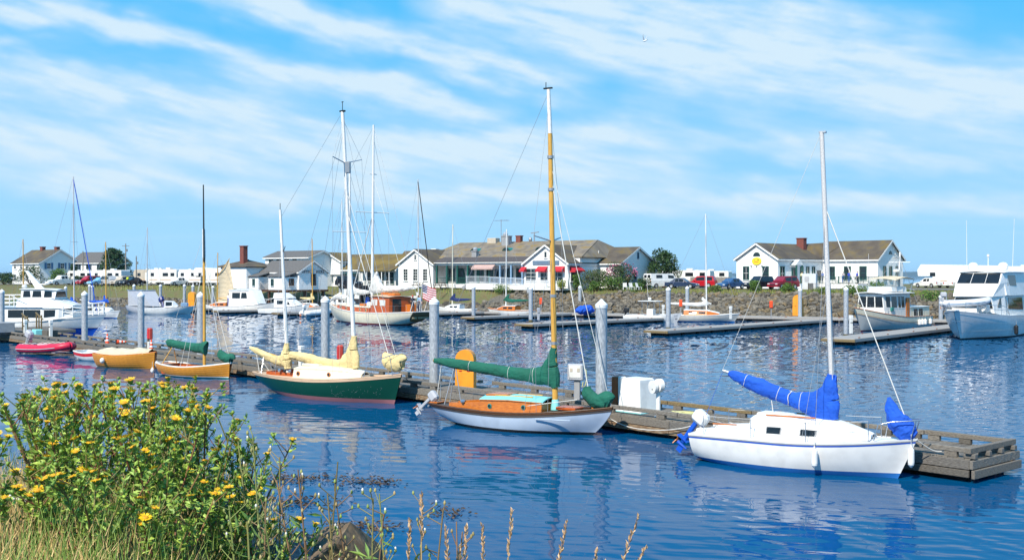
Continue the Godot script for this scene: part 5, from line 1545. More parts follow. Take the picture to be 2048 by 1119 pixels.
func boat_green_yawl() -> void:
	var st := Vector2(-11.6, 50.6); var bw := Vector2(-4.52, 45.0)
	var t := place_boat("green_yawl", "dark green two-masted sailboat with cream sail covers and cream cabin", st, bw, "sailboat")
	var p := {"L": 9.03, "B": 2.55, "fb": 1.22, "fm": 0.84, "fs": 0.86, "draft": 0.5, "ks": 0.25, "tw": 0.32, "so": 0.85, "bo": 0.42, "bk": 2.1, "e": 0.6, "eb": 1.1, "um": 0.5}
	hull_band(t, p, "hull", ["y", 0.17], ["s", -0.1], M.green_hull, 0.0, 8)
	hull_band(t, p, "bottom_paint", ["y", -0.3], ["y", 0.17], M.maroon, 0.002, 4)
	hull_band(t, p, "sheer_strake", ["s", -0.1], ["s", 0.02], M.tan, 0.02, 1)
	transom(t, p, M.green_hull)
	# tiny pale grey specks scattered over the bow
	var r := RandomNumberGenerator.new(); r.seed = 77
	var g := Geo.new()
	for k in 70:
		var u := r.randf_range(0.66, 0.93); var y := r.randf_range(0.25, 0.8) * (0.6 + 0.4 * r.randf())
		for s in [-1.0, 1.0]:
			var q := hp(p, u, y); var q2 := hp(p, u + 0.004, y); var q3 := hp(p, u, y + 0.03)
			var sz := r.randf_range(0.003, 0.008)
			var a := (q2 - q).normalized() * sz; var b := (q3 - q).normalized() * sz * 1.2
			var z := V(1, 1, s); var o := V(0, 0, 0.004)
			g.quad((q - a - b + o) * z, (q + a - b * 0.6 + o) * z, (q + a * 0.8 + b + o) * z, (q - a + b * 0.5 + o) * z)
	var fl := obj("pale_specks", g, M.silver_grey, t); fl.set_meta("kind", "stuff")
	deck(t, p, 0.36, 1.0, 0.0, M.tan); deck(t, p, 0.1, 0.36, 0.6, M.tan, "side_deck"); deck(t, p, 0.0, 0.1, 0.0, M.tan, "aft_deck")
	gunwale(t, p, M.tan, 0.03, 0.02, "toe_rail")
	well(t, -3.3, -1.25, 0.6, 1.0, 0.45, M.varnish_red, M.varnish)
	var secs := [[-1.3, 0.82, 0.74, 0.82, 1.2], [0.2, 0.86, 0.76, 0.86, 1.26], [1.6, 0.66, 0.52, 0.94, 1.22], [2.4, 0.3, 0.22, 1.02, 1.1]]
	var c := trunk(t, "cabin", secs, M.cream, M.cream, 0.1, 0.015)
	for s in [-1.0, 1.0]:
		var q := on_side(secs, -0.95, 0.5)
		porthole(c, V(q.x, q.y, s * q.z), s, 0.11, M.varnish)
		q = on_side(secs, 0.9, 0.5); porthole(c, V(q.x, q.y, s * q.z), s, 0.1, M.varnish)
	g = Geo.new(); g.box(V(-0.7, 1.38, 0), V(1.1, 0.1, 0.7), Basis.IDENTITY, 0.03); obj("sliding_hatch", g, M.cream, t)
	var ma := V(1.78, 1.15, 0); var mb := V(1.0, 12.3, 0)
	spar(t, "main_mast", ma, mb, 0.095, 0.075, M.spar_white, 12)
	g = Geo.new(); g.box(mb + V(0, 0.03, 0), V(0.28, 0.07, 0.12), Basis.IDENTITY, 0.01); g.box(mb + V(0, 0.25, 0), V(0.02, 0.4, 0.02)); g.box(mb + V(0, 0.42, 0), V(0.14, 0.02, 0.02)); obj("masthead", g, M.black, t)
	for s in [-1.0, 1.0]:
		spar(t, "spreader", V(1.16, 10.1, 0), V(1.3, 10.3, s * 0.85), 0.03, 0.02, M.alloy, 6)
		wire(t, V(1.02, 12.0, 0), V(1.3, 10.3, s * 0.85), 0.006, null, "shroud"); wire(t, V(1.3, 10.3, s * 0.85), V(1.6, 0.95, s * 1.12), 0.006, null, "shroud"); wire(t, V(1.2, 9.6, 0), V(1.9, 1.0, s * 1.05), 0.006, null, "shroud")
	g = Geo.new(); g.box(V(1.32, 9.9, 0.0), V(0.3, 0.5, 0.14), Basis.IDENTITY, 0.03); obj("radar_reflector", g, M.wire, t)
	var za := V(-2.57, 0.9, 0); var zb := V(-3.1, 8.25, 0)
	spar(t, "mizzen_mast", za, zb, 0.085, 0.06, M.spar_white, 12)
	g = Geo.new(); g.box(zb + V(0, 0.15, 0), V(0.02, 0.3, 0.02)); obj("wind_vane", g, M.black, t)
	spar(t, "spreader", V(-3.0, 6.2, 0), V(-2.75, 6.6, 0.0), 0.02, 0.015, M.black, 6)
	wire(t, mb, V(4.4, 1.2, 0), 0.008, null, "forestay"); wire(t, mb, zb + V(0, -0.4, 0), 0.006, null, "triatic_stay"); wire(t, V(1.05, 11.6, 0), V(-2.4, 1.0, 1.0), 0.006, null, "backstay"); wire(t, V(1.05, 11.6, 0), V(-2.4, 1.0, -1.0), 0.006, null, "backstay")
	for s in [-1.0, 1.0]: wire(t, V(-3.05, 7.2, 0), V(-2.3, 0.95, s * 0.95), 0.006, null, "shroud")
	wire(t, V(1.3, 8.0, 0), V(3.75, 2.0, 0), 0.02, M.rope_white, "furled_halyard"); wire(t, V(1.2, 9.0, 0), V(4.3, 1.7, 0), 0.012, M.rope_white, "inner_stay")
	spar(t, "main_boom", V(1.7, 1.5, 0), V(-2.42, 1.7, 0), 0.06, 0.05, M.spar)
	bundle(t, "mainsail_cover", [V(-2.4, 1.72, 0), V(-1.4, 1.66, 0), V(-0.2, 1.52, 0), V(0.8, 1.46, 0), V(1.25, 1.62, 0), V(1.6, 1.8, 0), V(1.78, 1.85, 0)], [0.16, 0.19, 0.18, 0.2, 0.32, 0.52, 0.55], [0.11, 0.13, 0.13, 0.13, 0.15, 0.16, 0.13], M.cloth_cream, 13, 0.16)
	bundle(t, "mast_boot", [V(1.84, 1.35, 0), V(1.72, 1.8, 0), V(1.64, 2.25, 0), V(1.72, 2.72, 0)], [0.16, 0.26, 0.2, 0.11], [0.15, 0.17, 0.15, 0.11], M.cloth_cream, 14, 0.12)
	spar(t, "mizzen_boom", V(-2.6, 1.5, 0), V(-5.2, 1.92, 0), 0.05, 0.045, M.spar)
	bundle(t, "mizzen_cover", [V(-5.25, 1.93, 0), V(-4.7, 1.8, 0), V(-3.8, 1.55, 0), V(-3.1, 1.44, 0), V(-2.7, 1.56, 0), V(-2.58, 1.6, 0)], [0.06, 0.13, 0.17, 0.22, 0.42, 0.45], [0.05, 0.1, 0.12, 0.13, 0.15, 0.12], M.cloth_cream, 15, 0.16)
	bundle(t, "mizzen_boot", [V(-2.56, 1.1, 0), V(-2.62, 1.5, 0), V(-2.68, 1.9, 0), V(-2.64, 2.25, 0)], [0.17, 0.24, 0.16, 0.09], [0.15, 0.18, 0.14, 0.1], M.cloth_cream, 16, 0.14)
	bundle(t, "jib_cover", [V(3.5, 2.05, 0), V(3.75, 1.78, 0), V(4.15, 1.66, 0), V(4.52, 1.8, 0), V(4.62, 1.75, 0)], [0.1, 0.33, 0.34, 0.3, 0.2], [0.08, 0.18, 0.22, 0.18, 0.1], M.cloth_cream, 17, 0.14)
	for s in [-1.0, 1.0]:
		pipe(t, "pulpit", [V(3.0, 1.06, s * 0.72), V(3.15, 1.5, s * 0.66), V(3.6, 1.8, s * 0.5), V(4.3, 2.08, s * 0.22), V(4.86, 2.14, 0)], 0.018)
		pipe(t, "pulpit_leg", [V(4.2, 1.2, s * 0.2), V(4.1, 2.0, s * 0.28)], 0.015)
	pipe(t, "mizzen_crutch", [V(-4.0, 0.85, 0.35), V(-4.2, 1.6, 0.05)], 0.02, M.chrome); pipe(t, "mizzen_crutch", [V(-4.0, 0.85, -0.35), V(-4.2, 1.6, -0.05)], 0.02, M.chrome)
	for s in [-1.0, 1.0]: wire(t, V(-4.8, 1.75, 0), V(-4.2, 0.85, s * 0.3), 0.012, M.rope_white, "mizzen_sheet")
	for k in 3: block(t, "winch", V(-2.3 + k * 0.35, 1.08, 0.72), V(0.14, 0.16, 0.14), M.black if k == 1 else M.chrome, 0.05)
	g = Geo.new(); g.lathe([[0.02, 0.0], [0.42, 0.03], [0.4, 0.1], [0.1, 0.17], [0.0, 0.18]], 14, V(-1.6, 1.42, -0.95)); obj("upturned_basin", g, M.turquoise, t)

func strakes(t: Node3D, p: Dictionary, n: int, m: Material) -> void:
	for k in n:
		for s in [-1.0, 1.0]: hull_band(t, p, "plank", ["f", float(k) / n], ["f", float(k + 1) / n + 0.02], m, 0.012 * k, 2, 22, null, [s])
func boat_lapstrake_sloop() -> void:
	var t := place_boat("lapstrake_sloop", "small varnished lapstrake sailboat with dark green boom cover and pale sheer rail", Vector2(-18.75, 58.9), Vector2(-14.4, 56.3), "sailboat")
	var p := {"L": 5.05, "B": 1.9, "fb": 0.78, "fm": 0.52, "fs": 0.62, "draft": 0.25, "ks": 0.0, "tw": 0.45, "so": 0.1, "bo": 0.14, "bk": 2.1, "e": 0.75, "eb": 1.2, "um": 0.46}
	strakes(t, p, 7, M.oiled)
	hull_band(t, p, "bottom_paint", ["y", -0.25], ["y", 0.05], M.teal, 0.03, 2)
	hull_band(t, p, "boot_stripe", ["y", 0.05], ["y", 0.09], M.white, 0.035, 1)
	transom(t, p, M.oiled)
	gunwale(t, p, M.off_white, 0.05, 0.02, "sheer_rail")
	deck(t, p, 0.72, 1.0, 0.0, M.varnish, "foredeck"); deck(t, p, 0.0, 0.12, 0.0, M.varnish, "stern_deck"); deck(t, p, 0.12, 0.72, 0.62, M.varnish, "side_deck")
	well(t, -1.9, 1.05, 0.6, 0.52, 0.1, M.varnish_red, M.varnish)
	spar(t, "mast", V(0.62, 0.3, 0), V(0.6, 6.2, 0), 0.085, 0.07, M.spar)
	spar(t, "mast_sleeve", V(0.6, 6.2, 0), V(0.58, 7.7, 0), 0.085, 0.075, M.spar_white)
	spar(t, "topsail_yard", V(0.66, 6.0, 0.06), V(0.62, 10.0, 0.06), 0.045, 0.03, M.black)
	spar(t, "boom", V(0.55, 1.42, 0), V(-2.1, 1.62, 0), 0.05, 0.045, M.spar)
	bundle(t, "boom_cover", [V(-2.1, 1.68, 0), V(-1.9, 1.68, 0), V(-0.6, 1.55, 0), V(0.3, 1.5, 0), V(0.66, 1.52, 0), V(0.72, 1.52, 0)], [0.16, 0.2, 0.21, 0.25, 0.36, 0.34], [0.12, 0.15, 0.16, 0.17, 0.18, 0.15], M.cloth_green, 21, 0.08)
	bundle(t, "jib_cover", [V(1.75, 1.45, 0), V(1.85, 1.2, 0), V(2.2, 1.05, 0), V(2.55, 1.05, 0), V(2.6, 1.0, 0)], [0.08, 0.26, 0.22, 0.25, 0.2], [0.06, 0.15, 0.18, 0.16, 0.1], M.cloth_green, 22, 0.14)
	wire(t, V(0.6, 6.3, 0), V(2.5, 0.8, 0), 0.014, M.rope_white, "forestay"); wire(t, V(0.6, 6.0, 0), V(1.8, 1.4, 0), 0.014, M.rope_white, "furled_halyard")
	for s in [-1.0, 1.0]:
		wire(t, V(0.6, 6.3, 0), V(0.3, 0.6, s * 0.9), 0.009, M.rope_white, "shroud"); wire(t, V(0.6, 5.9, 0), V(-0.2, 0.6, s * 0.88), 0.009, M.rope_white, "shroud")
		spar(t, "boom_crutch", V(-2.0, 0.6, s * 0.5), V(-1.7, 1.55, 0), 0.025, 0.025, M.spar, 6)
	wire(t, V(0.58, 7.4, 0), V(-2.1, 1.7, 0), 0.008, M.rope_white, "topping_lift")
	fender(t, V(-2.45, 0.4, 0.75), M.white, 0.3, 0.1)
func boat_rowboat() -> void:
	var t := place_boat("lapstrake_rowboat", "varnished lapstrake rowboat covered by a cream tarpaulin", Vector2(-24.1, 64.3), Vector2(-20.1, 62.1), "rowboat")
	var p := {"L": 4.5, "B": 1.75, "fb": 0.95, "fm": 0.72, "fs": 0.78, "draft": 0.2, "ks": -0.1, "tw": 0.62, "so": 0.1, "bo": 0.16, "bk": 2.4, "e": 0.7, "eb": 1.2, "um": 0.42}
	strakes(t, p, 8, M.oiled)
	transom(t, p, M.oiled)
	gunwale(t, p, M.varnish, 0.035, 0.01, "gunwale")
	block(t, "stem_post", V(2.22, 0.5, 0), V(0.07, 1.1, 0.08), M.dark_wood, 0.015)
	var nz := noise(0.9, 31, 4)
	var rows := []
	for i in 25:
		var u := lerpf(0.02, 0.93, i / 24.0)
		var row := []
		var q := hp(p, u, hs(p, u))
		for j in 17:
			var f := j / 16.0 * 2.0 - 1.0
			var arch := sqrt(maxf(1.0 - f * f, 0.0))
			var lift := 0.34 * arch * smoothstep(0.0, 0.15, u) * (1.0 - smoothstep(0.75, 1.0, u) * 0.6)
			row.push_back(V(q.x, q.y + lift + 0.10 * arch * nz.get_noise_2d(q.x * 1.6, f * 1.3) - (0.06 if absf(f) > 0.99 else 0.0), (q.z + 0.05) * f))
		rows.push_back(row)
	var g := Geo.new(); g.grid(rows)
	obj("tarpaulin", g, M.cloth_beige, t)
	g = Geo.new(); g.ball(V(-1.0, 0.42, hp(p, 0.27, 0.5).z + 0.16), V(0.14, 0.16, 0.14), Basis.IDENTITY, 12, 8)
	obj("round_fender", g, M.off_white, t)
	g = Geo.new(); g.ball(V(2.36, 0.28, 0.05), V(0.12, 0.2, 0.12), Basis.IDENTITY, 10, 8); obj("bow_fender", g, M.silver_grey, t)
	wire(t, V(-1.0, 0.55, hp(p, 0.27, 0.5).z + 0.12), V(-1.0, 0.8, 0.8), 0.01, M.rope_white, "lanyard")
func boat_dinghy() -> void:
	var t := place_boat("rowing_dinghy", "small white dinghy with a broad red band, empty", Vector2(-27.3, 69.4), Vector2(-24.5, 67.2), "dinghy")
	var p := {"L": 3.4, "B": 1.4, "fb": 0.72, "fm": 0.5, "fs": 0.56, "draft": 0.14, "ks": 0.02, "tw": 0.72, "so": 0.1, "bo": 0.18, "bk": 2.3, "e": 0.6, "eb": 1.2, "um": 0.42}
	hull_band(t, p, "hull", ["y", -0.12], ["s", -0.24], M.white, 0.0, 5); hull_band(t, p, "red_band", ["s", -0.24], ["s", -0.04], M.red, 0.002, 3); hull_band(t, p, "gunwale_band", ["s", -0.04], ["s", 0.0], M.white, 0.02, 1)
	hull_band(t, p, "inner_skin", ["y", 0.08], ["s", -0.01], M.off_white, -0.03, 5)
	transom(t, p, M.white); gunwale(t, p, M.white, 0.03, 0.0, "gunwale")
	block(t, "floor", V(-0.1, 0.08, 0), V(2.6, 0.03, 0.9), M.off_white)
	for x in [-0.9, 0.3]: block(t, "thwart", V(x, 0.34, 0), V(0.24, 0.04, 1.15), M.varnish if x > 0 else M.off_white, 0.01)
func rib(t: Node3D, L: float, B: float, r: float, m: Material, stripe: Material) -> void:
	# inflated tube round the bow, fattest aft, rising forward
	for s in [-1.0, 1.0]:
		var path := []; var rr := []; var edge := []
		for k in 15:
			var f := k / 14.0
			var a := f * 1.15
			var x := -L * 0.5 + L * minf(f * 1.05, 1.0) * (0.98 if f < 0.8 else 0.98)
			var z := (B * 0.5 - r) * (1.0 if f < 0.45 else sqrt(maxf(1.0 - pow((f - 0.45) / 0.55, 2.4), 0.0)))
			path.push_back(V(x, r * 1.15 + 0.32 * pow(f, 2.6), s * z)); rr.push_back(r * (0.35 if k == 0 else 1.0) * lerpf(1.0, 0.82, f))
			edge.push_back(V(x, r * 1.05 + 0.32 * pow(f, 2.6), s * (z + r * lerpf(1.0, 0.82, f))))
		var g := Geo.new(); g.tube(path, rr, 14); obj("inflated_tube", g, m, t)
		g = Geo.new(); g.tube(edge.slice(1, 13), 0.03, 6); obj("rubbing_strake", g, stripe, t)
	var g2 := Geo.new()
	g2.box(V(-L * 0.06, r * 0.6, 0), V(L * 0.82, 0.06, B - r * 2.2), Basis.IDENTITY, 0.02)
	obj("floor", g2, M.grey, t)
	block(t, "transom", V(-L * 0.44, r * 1.2, 0), V(0.06, r * 2.0, B - r * 2.2), M.off_white, 0.01)
func boat_red_rib() -> void:
	var t := place_boat("red_inflatable", "red inflatable boat with a silver outboard motor", Vector2(-33.4, 75.3), Vector2(-29.0, 72.2), "inflatable boat")
	rib(t, 5.2, 1.9, 0.3, M.inflatable_red, M.silver_grey)
	outboard(t, V(-2.2, 0.82, 0), -0.45, M.silver_grey, M.grey, 1.25)
	for s in [-1.0, 1.0]:
		var g := Geo.new(); var q := []
		for k in 12: q.push_back(V(-1.9 + k * 0.3, 0.64 + 0.05 * (k % 2) + 0.012 * k, s * 0.66))
		g.tube(q, 0.015, 5); obj("grab_line", g, M.rope_white, t)
	block(t, "seat", V(-0.6, 0.5, 0), V(0.5, 0.3, 0.5), M.off_white, 0.04)

func boat_tour() -> void:
	var t := place_boat("tour_boat", "large white passenger boat with blue bottom and railed upper deck", Vector2(-51.8, 98.5), Vector2(-35.6, 96.5), "passenger boat")
	var p := {"L": 16.3, "B": 4.6, "fb": 1.9, "fm": 1.25, "fs": 1.2, "draft": 0.7, "ks": -0.3, "tw": 0.9, "so": 0.0, "bo": 1.3, "bk": 2.6, "e": 0.35, "eb": 1.3, "um": 0.4}
	hull_band(t, p, "hull", ["y", 0.6], ["s", 0.0], M.white, 0.0, 6); hull_band(t, p, "bottom_paint", ["y", -0.4], ["y", 0.6], M.royal, 0.004, 4); hull_band(t, p, "boot_stripe", ["y", 0.6], ["y", 0.68], M.navy, 0.01, 1)
	hull_band(t, p, "rub_rail", ["s", -0.07], ["s", 0.02], M.off_white, 0.06, 1)
	hull_band(t, p, "spray_rail", ["y", 0.8], ["y", 0.92], M.white, 0.07, 1, 30)
	transom(t, p, M.white); deck(t, p, 0.0, 1.0, 0.0, M.off_white)
	var s1 := [[-7.6, 2.0, 1.95, 1.2, 2.45], [3.2, 2.0, 1.95, 1.3, 2.45], [4.6, 1.7, 1.6, 1.5, 2.42], [5.6, 1.2, 0.9, 1.6, 2.1]]
	var c := trunk(t, "main_cabin", s1, M.white, M.white, 0.05, 0.08)
	for a in [[-6.6, -5.9], [-4.6, -3.3], [-2.9, -1.5], [-1.2, -0.4], [0.1, 1.5], [1.55, 3.1], [3.4, 4.3]]: side_window(c, s1, a[0], a[1], 0.28, 0.86, M.tinted if a[0] > -6.0 else M.window_dark)
	for s in [-1.0, 1.0]:
		spar(t, "blue_trim", V(-7.7, 2.5, s * 2.05), V(3.3, 2.5, s * 2.05), 0.045, 0.045, M.steel_blue, 6)
	# slope of the forward house up to the wheelhouse
	var s2 := [[0.6, 1.6, 1.5, 2.45, 3.25], [3.6, 1.6, 1.45, 2.45, 3.2], [5.4, 1.1, 0.8, 2.42, 2.6]]
	trunk(t, "forward_house", s2, M.white, M.white, 0.05)
	var s3 := [[0.9, 1.35, 1.25, 3.2, 4.05], [3.0, 1.3, 1.15, 3.2, 4.05], [3.9, 1.1, 0.75, 3.2, 3.95]]
	c = trunk(t, "wheelhouse", s3, M.white, M.white, 0.06, 0.12)
	for a in [[1.1, 1.8], [1.95, 2.8], [3.0, 3.65]]: side_window(c, s3, a[0], a[1], 0.22, 0.85, M.tinted, null, 0.1)
	end_window(c, s3[2], -0.9, 0.9, 0.22, 0.88, M.tinted)
	for s in [-1.0, 1.0]: spar(t, "blue_trim", V(0.8, 3.28, s * 1.38), V(3.9, 3.24, s * 1.2), 0.04, 0.04, M.steel_blue, 6)
	var g := Geo.new(); g.prism(PackedVector2Array([V2(1.6, 4.05), V2(2.4, 4.05), V2(0.8, 5.7), V2(0.55, 5.7)]), V(0, 0, -0.1), V(1, 0, 0), V(0, 1, 0), V(0, 0, 0.2)); obj("raked_mast", g, M.white, t)
	g = Geo.new(); g.lathe([[0.0, 0], [0.28, 0.03], [0.28, 0.16], [0.0, 0.2]], 12, V(2.7, 4.55, 0)); g.box(V(2.3, 4.5, 0), V(0.7, 0.08, 0.2)); obj("radar", g, M.white, t)
	block(t, "horn_box", V(0.7, 4.3, 0.4), V(0.4, 0.35, 0.4), M.off_white, 0.1)
	for s in [-1.0, 1.0]:
		for lv in [0.35, 0.7, 1.05]:
			pipe(t, "upper_rail", [V(-7.7, 2.5 + lv * 0.9, s * 1.95), V(0.5, 2.5 + lv, s * 1.95)], 0.04, M.white)
		for k in 9: pipe(t, "rail_post", [V(-7.6 + k * 0.98, 2.5, s * 1.95), V(-7.6 + k * 0.98, 3.55, s * 1.95)], 0.04, M.white)
		pipe(t, "rail_brace", [V(-7.9, 2.5, s * 1.95), V(-7.0, 3.5, s * 1.95)], 0.03, M.white)
		pipe(t, "rail_brace", [V(0.2, 3.55, s * 1.75), V(1.6, 2.9, s * 1.7)], 0.03, M.white)
		for lv in [0.35, 0.7, 1.05]:
			var q := []
			for k in 9:
				var u := lerpf(0.8, 0.985, k / 8.0); var w := hp(p, u, 9)
				q.push_back(V(w.x, w.y + lv + 0.5 * (1.0 - smoothstep(0.8, 0.9, u)) * (lv / 1.05), s * (w.z - 0.05)))
			pipe(t, "bow_rail", q, 0.045, M.white)
		for k in 5:
			var w := hp(p, lerpf(0.8, 0.985, k / 4.0), 9)
			pipe(t, "rail_post", [V(w.x, w.y, s * (w.z - 0.05)), V(w.x, w.y + 1.05, s * (w.z - 0.05))], 0.045, M.white)
	for k in 4: block(t, "deck_bench", V(-6.3 + k * 1.1, 2.75, 0.6), V(0.9, 0.45, 0.5), M.white if k % 2 else M.navy, 0.04)
	block(t, "vent_plate", V(-7.0, 1.95, 2.0), V(0.35, 0.2, 0.06), M.black); block(t, "life_raft", V(-2.3, 2.85, 1.5), V(1.0, 0.5, 0.5), M.off_white, 0.2)

func schooner_flag(t: Node3D, at: Vector3) -> void:
	# cloth of thirteen stripes and a starred field, hanging in folds from a slanted staff
	var f := Node3D.new(); f.name = "ensign"; t.add_child(f, true)
	var W := 2.5; var H := 1.5
	var pt := func(a: float, b: float): return at + V(-a * W * 0.86, -b * H - a * 0.42, 0.16 * sin(a * 7.0 + b * 1.5) * (0.3 + a))
	for k in 13:
		var rows := []
		for i in 2:
			var row := []
			for j in 13:
				var a0 := 0.4 if k < 7 else 0.0
				row.push_back(pt.call(lerpf(a0, 1.0, j / 12.0), (k + i) / 13.0))
			rows.push_back(row)
		var g := Geo.new(); g.grid(rows)
		obj("stripe", g, M.red_cloth if k % 2 == 0 else M.white_cloth, f)
	var rows2 := []
	for i in 5:
		var row := []
		for j in 7: row.push_back(pt.call(0.4 * j / 6.0, 7.0 / 13.0 * i / 4.0))
		rows2.push_back(row)
	var g2 := Geo.new(); g2.grid(rows2); obj("canton", g2, M.cloth_navy, f)
	g2 = Geo.new()
	for i in 5:
		for j in 6:
			for z in [-0.012, 0.012]:
				var c: Vector3 = pt.call(0.4 * (j + 0.5) / 6.0, 7.0 / 13.0 * (i + 0.5) / 5.0) + V(0, 0, z)
				var star := PackedVector2Array()
				for q in 10:
					var rr := 0.06 if q % 2 == 0 else 0.026
					star.push_back(V2(sin(TAU * q / 10) * rr, cos(TAU * q / 10) * rr))
				for q in 10: g2.tri(c, c + V(star[q].x, star[q].y, 0), c + V(star[(q + 1) % 10].x, star[(q + 1) % 10].y, 0))
	obj("stars", g2, M.white_cloth, f).set_meta("kind", "stuff")
func boat_schooner() -> void:
	var t := place_boat("wooden_ketch", "cream wooden ketch under way with varnished deckhouse, brown transom and striped ensign", Vector2(-9.3, 114.0), Vector2(-21.3, 128.0), "sailboat")
	var p := {"L": 18.4, "B": 4.3, "fb": 1.95, "fm": 1.2, "fs": 1.45, "draft": 0.9, "ks": 0.35, "tw": 0.56, "so": 1.7, "bo": 1.6, "bk": 2.0, "e": 0.62, "eb": 1.2, "um": 0.46, "stem": 1.4}
	hull_band(t, p, "hull", ["y", 0.14], ["s", 0.0], M.cream, 0.0, 8); hull_band(t, p, "bottom_paint", ["y", -0.4], ["y", 0.14], M.bottom_red, 0.003, 3)
	hull_band(t, p, "sheer_line", ["s", -0.02], ["s", 0.05], M.off_white, 0.03, 1)
	transom(t, p, M.transom_brown, -0.2, "transom", 0.03)
	var tp := hp(p, 0, 1.0)
	var names := Node3D.new(); names.name = "name_board"; t.add_child(names, true)
	lettering(names, "PORT TOWNSEND", V(tp.x - 0.22, 0.86, 0.0), V(0, 0, 1), 0.24, M.gold)
	deck(t, p, 0, 1, 0, M.tan); gunwale(t, p, M.off_white, 0.05, 0.05, "cap_rail")
	var s1 := [[-1.2, 1.3, 1.25, 1.15, 1.75], [3.0, 1.3, 1.22, 1.3, 1.8], [6.0, 0.95, 0.85, 1.5, 1.95]]
	var c := trunk(t, "trunk_cabin", s1, M.varnish_red, M.cream, 0.08, 0.05)
	for s in [-1.0, 1.0]:
		for x in [-0.5, 0.7, 1.9, 3.6, 5.0]:
			var q := on_side(s1, x, 0.5); porthole(c, V(q.x, q.y, s * q.z), s, 0.17, M.gold)
	var s2 := [[-5.2, 1.45, 1.4, 1.2, 2.95], [-2.5, 1.5, 1.4, 1.15, 3.05], [-1.4, 1.3, 1.2, 1.15, 3.0]]
	c = trunk(t, "deckhouse", s2, M.varnish_red, M.tan, 0.1, 0.15)
	for a in [[-4.5, -3.5], [-3.0, -2.6], [-2.5, -2.15], [-1.95, -1.55]]: side_window(c, s2, a[0], a[1], 0.48, 0.82, M.glass if false else M.lamp_glass, M.varnish)
	end_window(c, s2[0], -0.7, 0.1, 0.1, 0.9, M.window_dark, false)
	block(t, "skylight", V(1.6, 2.0, 0), V(1.1, 0.3, 0.8), M.varnish, 0.05); block(t, "cargo_box", V(-2.3, 3.3, 0.3), V(1.4, 0.3, 0.8), M.varnish, 0.06); block(t, "cargo_box", V(-4.4, 3.25, -0.2), V(1.2, 0.28, 0.9), M.amber, 0.06)
	block(t, "cockpit_box", V(-6.3, 1.7, 0.6), V(0.9, 1.0, 0.8), M.varnish, 0.04)
	block(t, "blue_bundle", V(2.2, 2.4, 0.7), V(0.4, 0.9, 0.4), M.royal, 0.12); block(t, "white_canister", V(5.4, 2.15, 0.4), V(1.6, 0.55, 0.8), M.white, 0.22); block(t, "deck_box", V(0.0, 2.1, -0.3), V(0.8, 0.5, 0.7), M.white, 0.1)
	block(t, "life_cushion", V(-7.0, 2.0, 1.2), V(0.75, 1.15, 0.12), M.white, 0.05); block(t, "dark_bundle", V(-4.6, 1.55, 1.55), V(0.9, 0.5, 0.4), M.black, 0.15)
	# masts, booms and bundled sails
	spar(t, "main_mast", V(0.2, 1.2, 0), V(-0.1, 21.8, 0), 0.17, 0.1, M.spar_white, 10)
	spar(t, "fore_mast", V(5.0, 1.4, 0), V(4.7, 17.4, 0), 0.18, 0.1, M.spar_white, 10)
	for a in [[0.1, 12.2, 2.2], [4.8, 10.2, 2.2], [0.0, 16.4, 0.5]]: spar(t, "spreader", V(a[0], a[1], -a[2]), V(a[0], a[1], a[2]), 0.05, 0.05, M.off_white, 6)
	for s in [-1.0, 1.0]:
		for a in [[0.1, 21.0, 12.2, -0.3], [4.8, 17.0, 10.2, 4.6]]:
			wire(t, V(a[0], a[1], 0), V(a[0], a[2], s * 2.1), 0.014, null, "shroud"); wire(t, V(a[0], a[2], s * 2.1), V(a[3], 1.4, s * 1.95), 0.014, null, "shroud"); wire(t, V(a[0], a[2], 0), V(a[3] - 0.8, 1.4, s * 1.95), 0.014, null, "shroud")
	wire(t, V(4.7, 17.2, 0), V(9.0, 2.0, 0), 0.016, null, "forestay"); wire(t, V(-0.1, 21.6, 0), V(4.7, 17.2, 0), 0.012, null, "triatic_stay"); wire(t, V(-0.1, 21.6, 0), V(-8.9, 1.6, 0), 0.014, null, "backstay")
	wire(t, V(0.05, 12.0, 0), V(4.6, 2.6, 0), 0.05, M.rope_white, "staysail"); wire(t, V(-0.05, 16.0, 0), V(-6.5, 3.6, 0), 0.02, M.rope_white, "topping_lift")
	spar(t, "main_boom", V(-0.1, 3.35, 0), V(-7.9, 3.9, 0), 0.09, 0.07, M.spar_white)
	spar(t, "fore_boom", V(4.6, 3.2, 0), V(0.4, 3.4, 0), 0.08, 0.07, M.spar_white)
	bundle(t, "furled_mainsail", [V(-7.6, 4.0, 0), V(-6.0, 3.9, 0), V(-4.0, 3.85, 0), V(-2.0, 3.85, 0), V(-0.6, 4.3, 0), V(-0.1, 4.6, 0)], [0.1, 0.25, 0.3, 0.34, 0.95, 1.25], [0.1, 0.2, 0.24, 0.24, 0.3, 0.25], M.cloth_white, 41, 0.22)
	bundle(t, "furled_foresail", [V(0.6, 3.45, 0), V(2.0, 3.4, 0), V(3.6, 3.5, 0), V(4.7, 3.7, 0)], [0.12, 0.26, 0.32, 0.9], [0.12, 0.2, 0.22, 0.25], M.cloth_white, 42, 0.22)
	bundle(t, "furled_jib", [V(5.2, 2.6, 0), V(6.5, 2.8, 0), V(7.8, 2.75, 0), V(9.0, 2.3, 0)], [0.3, 0.3, 0.24, 0.08], [0.3, 0.25, 0.2, 0.08], M.cloth_white, 43, 0.2)
	lifelines(t, p, 0.05, 0.95, 10, 0.75, null)
	spar(t, "flag_staff", V(-8.7, 1.5, 0), V(-9.2, 4.4, 0), 0.04, 0.03, M.off_white, 6)
	schooner_flag(t, V(-9.2, 4.35, 0))
	for s in [-1.0, 1.0]: pipe(t, "stern_davit", [V(-8.3, 1.5, s * 0.9), V(-8.9, 2.6, s * 0.9), V(-9.4, 2.6, s * 0.9)], 0.05, M.off_white)

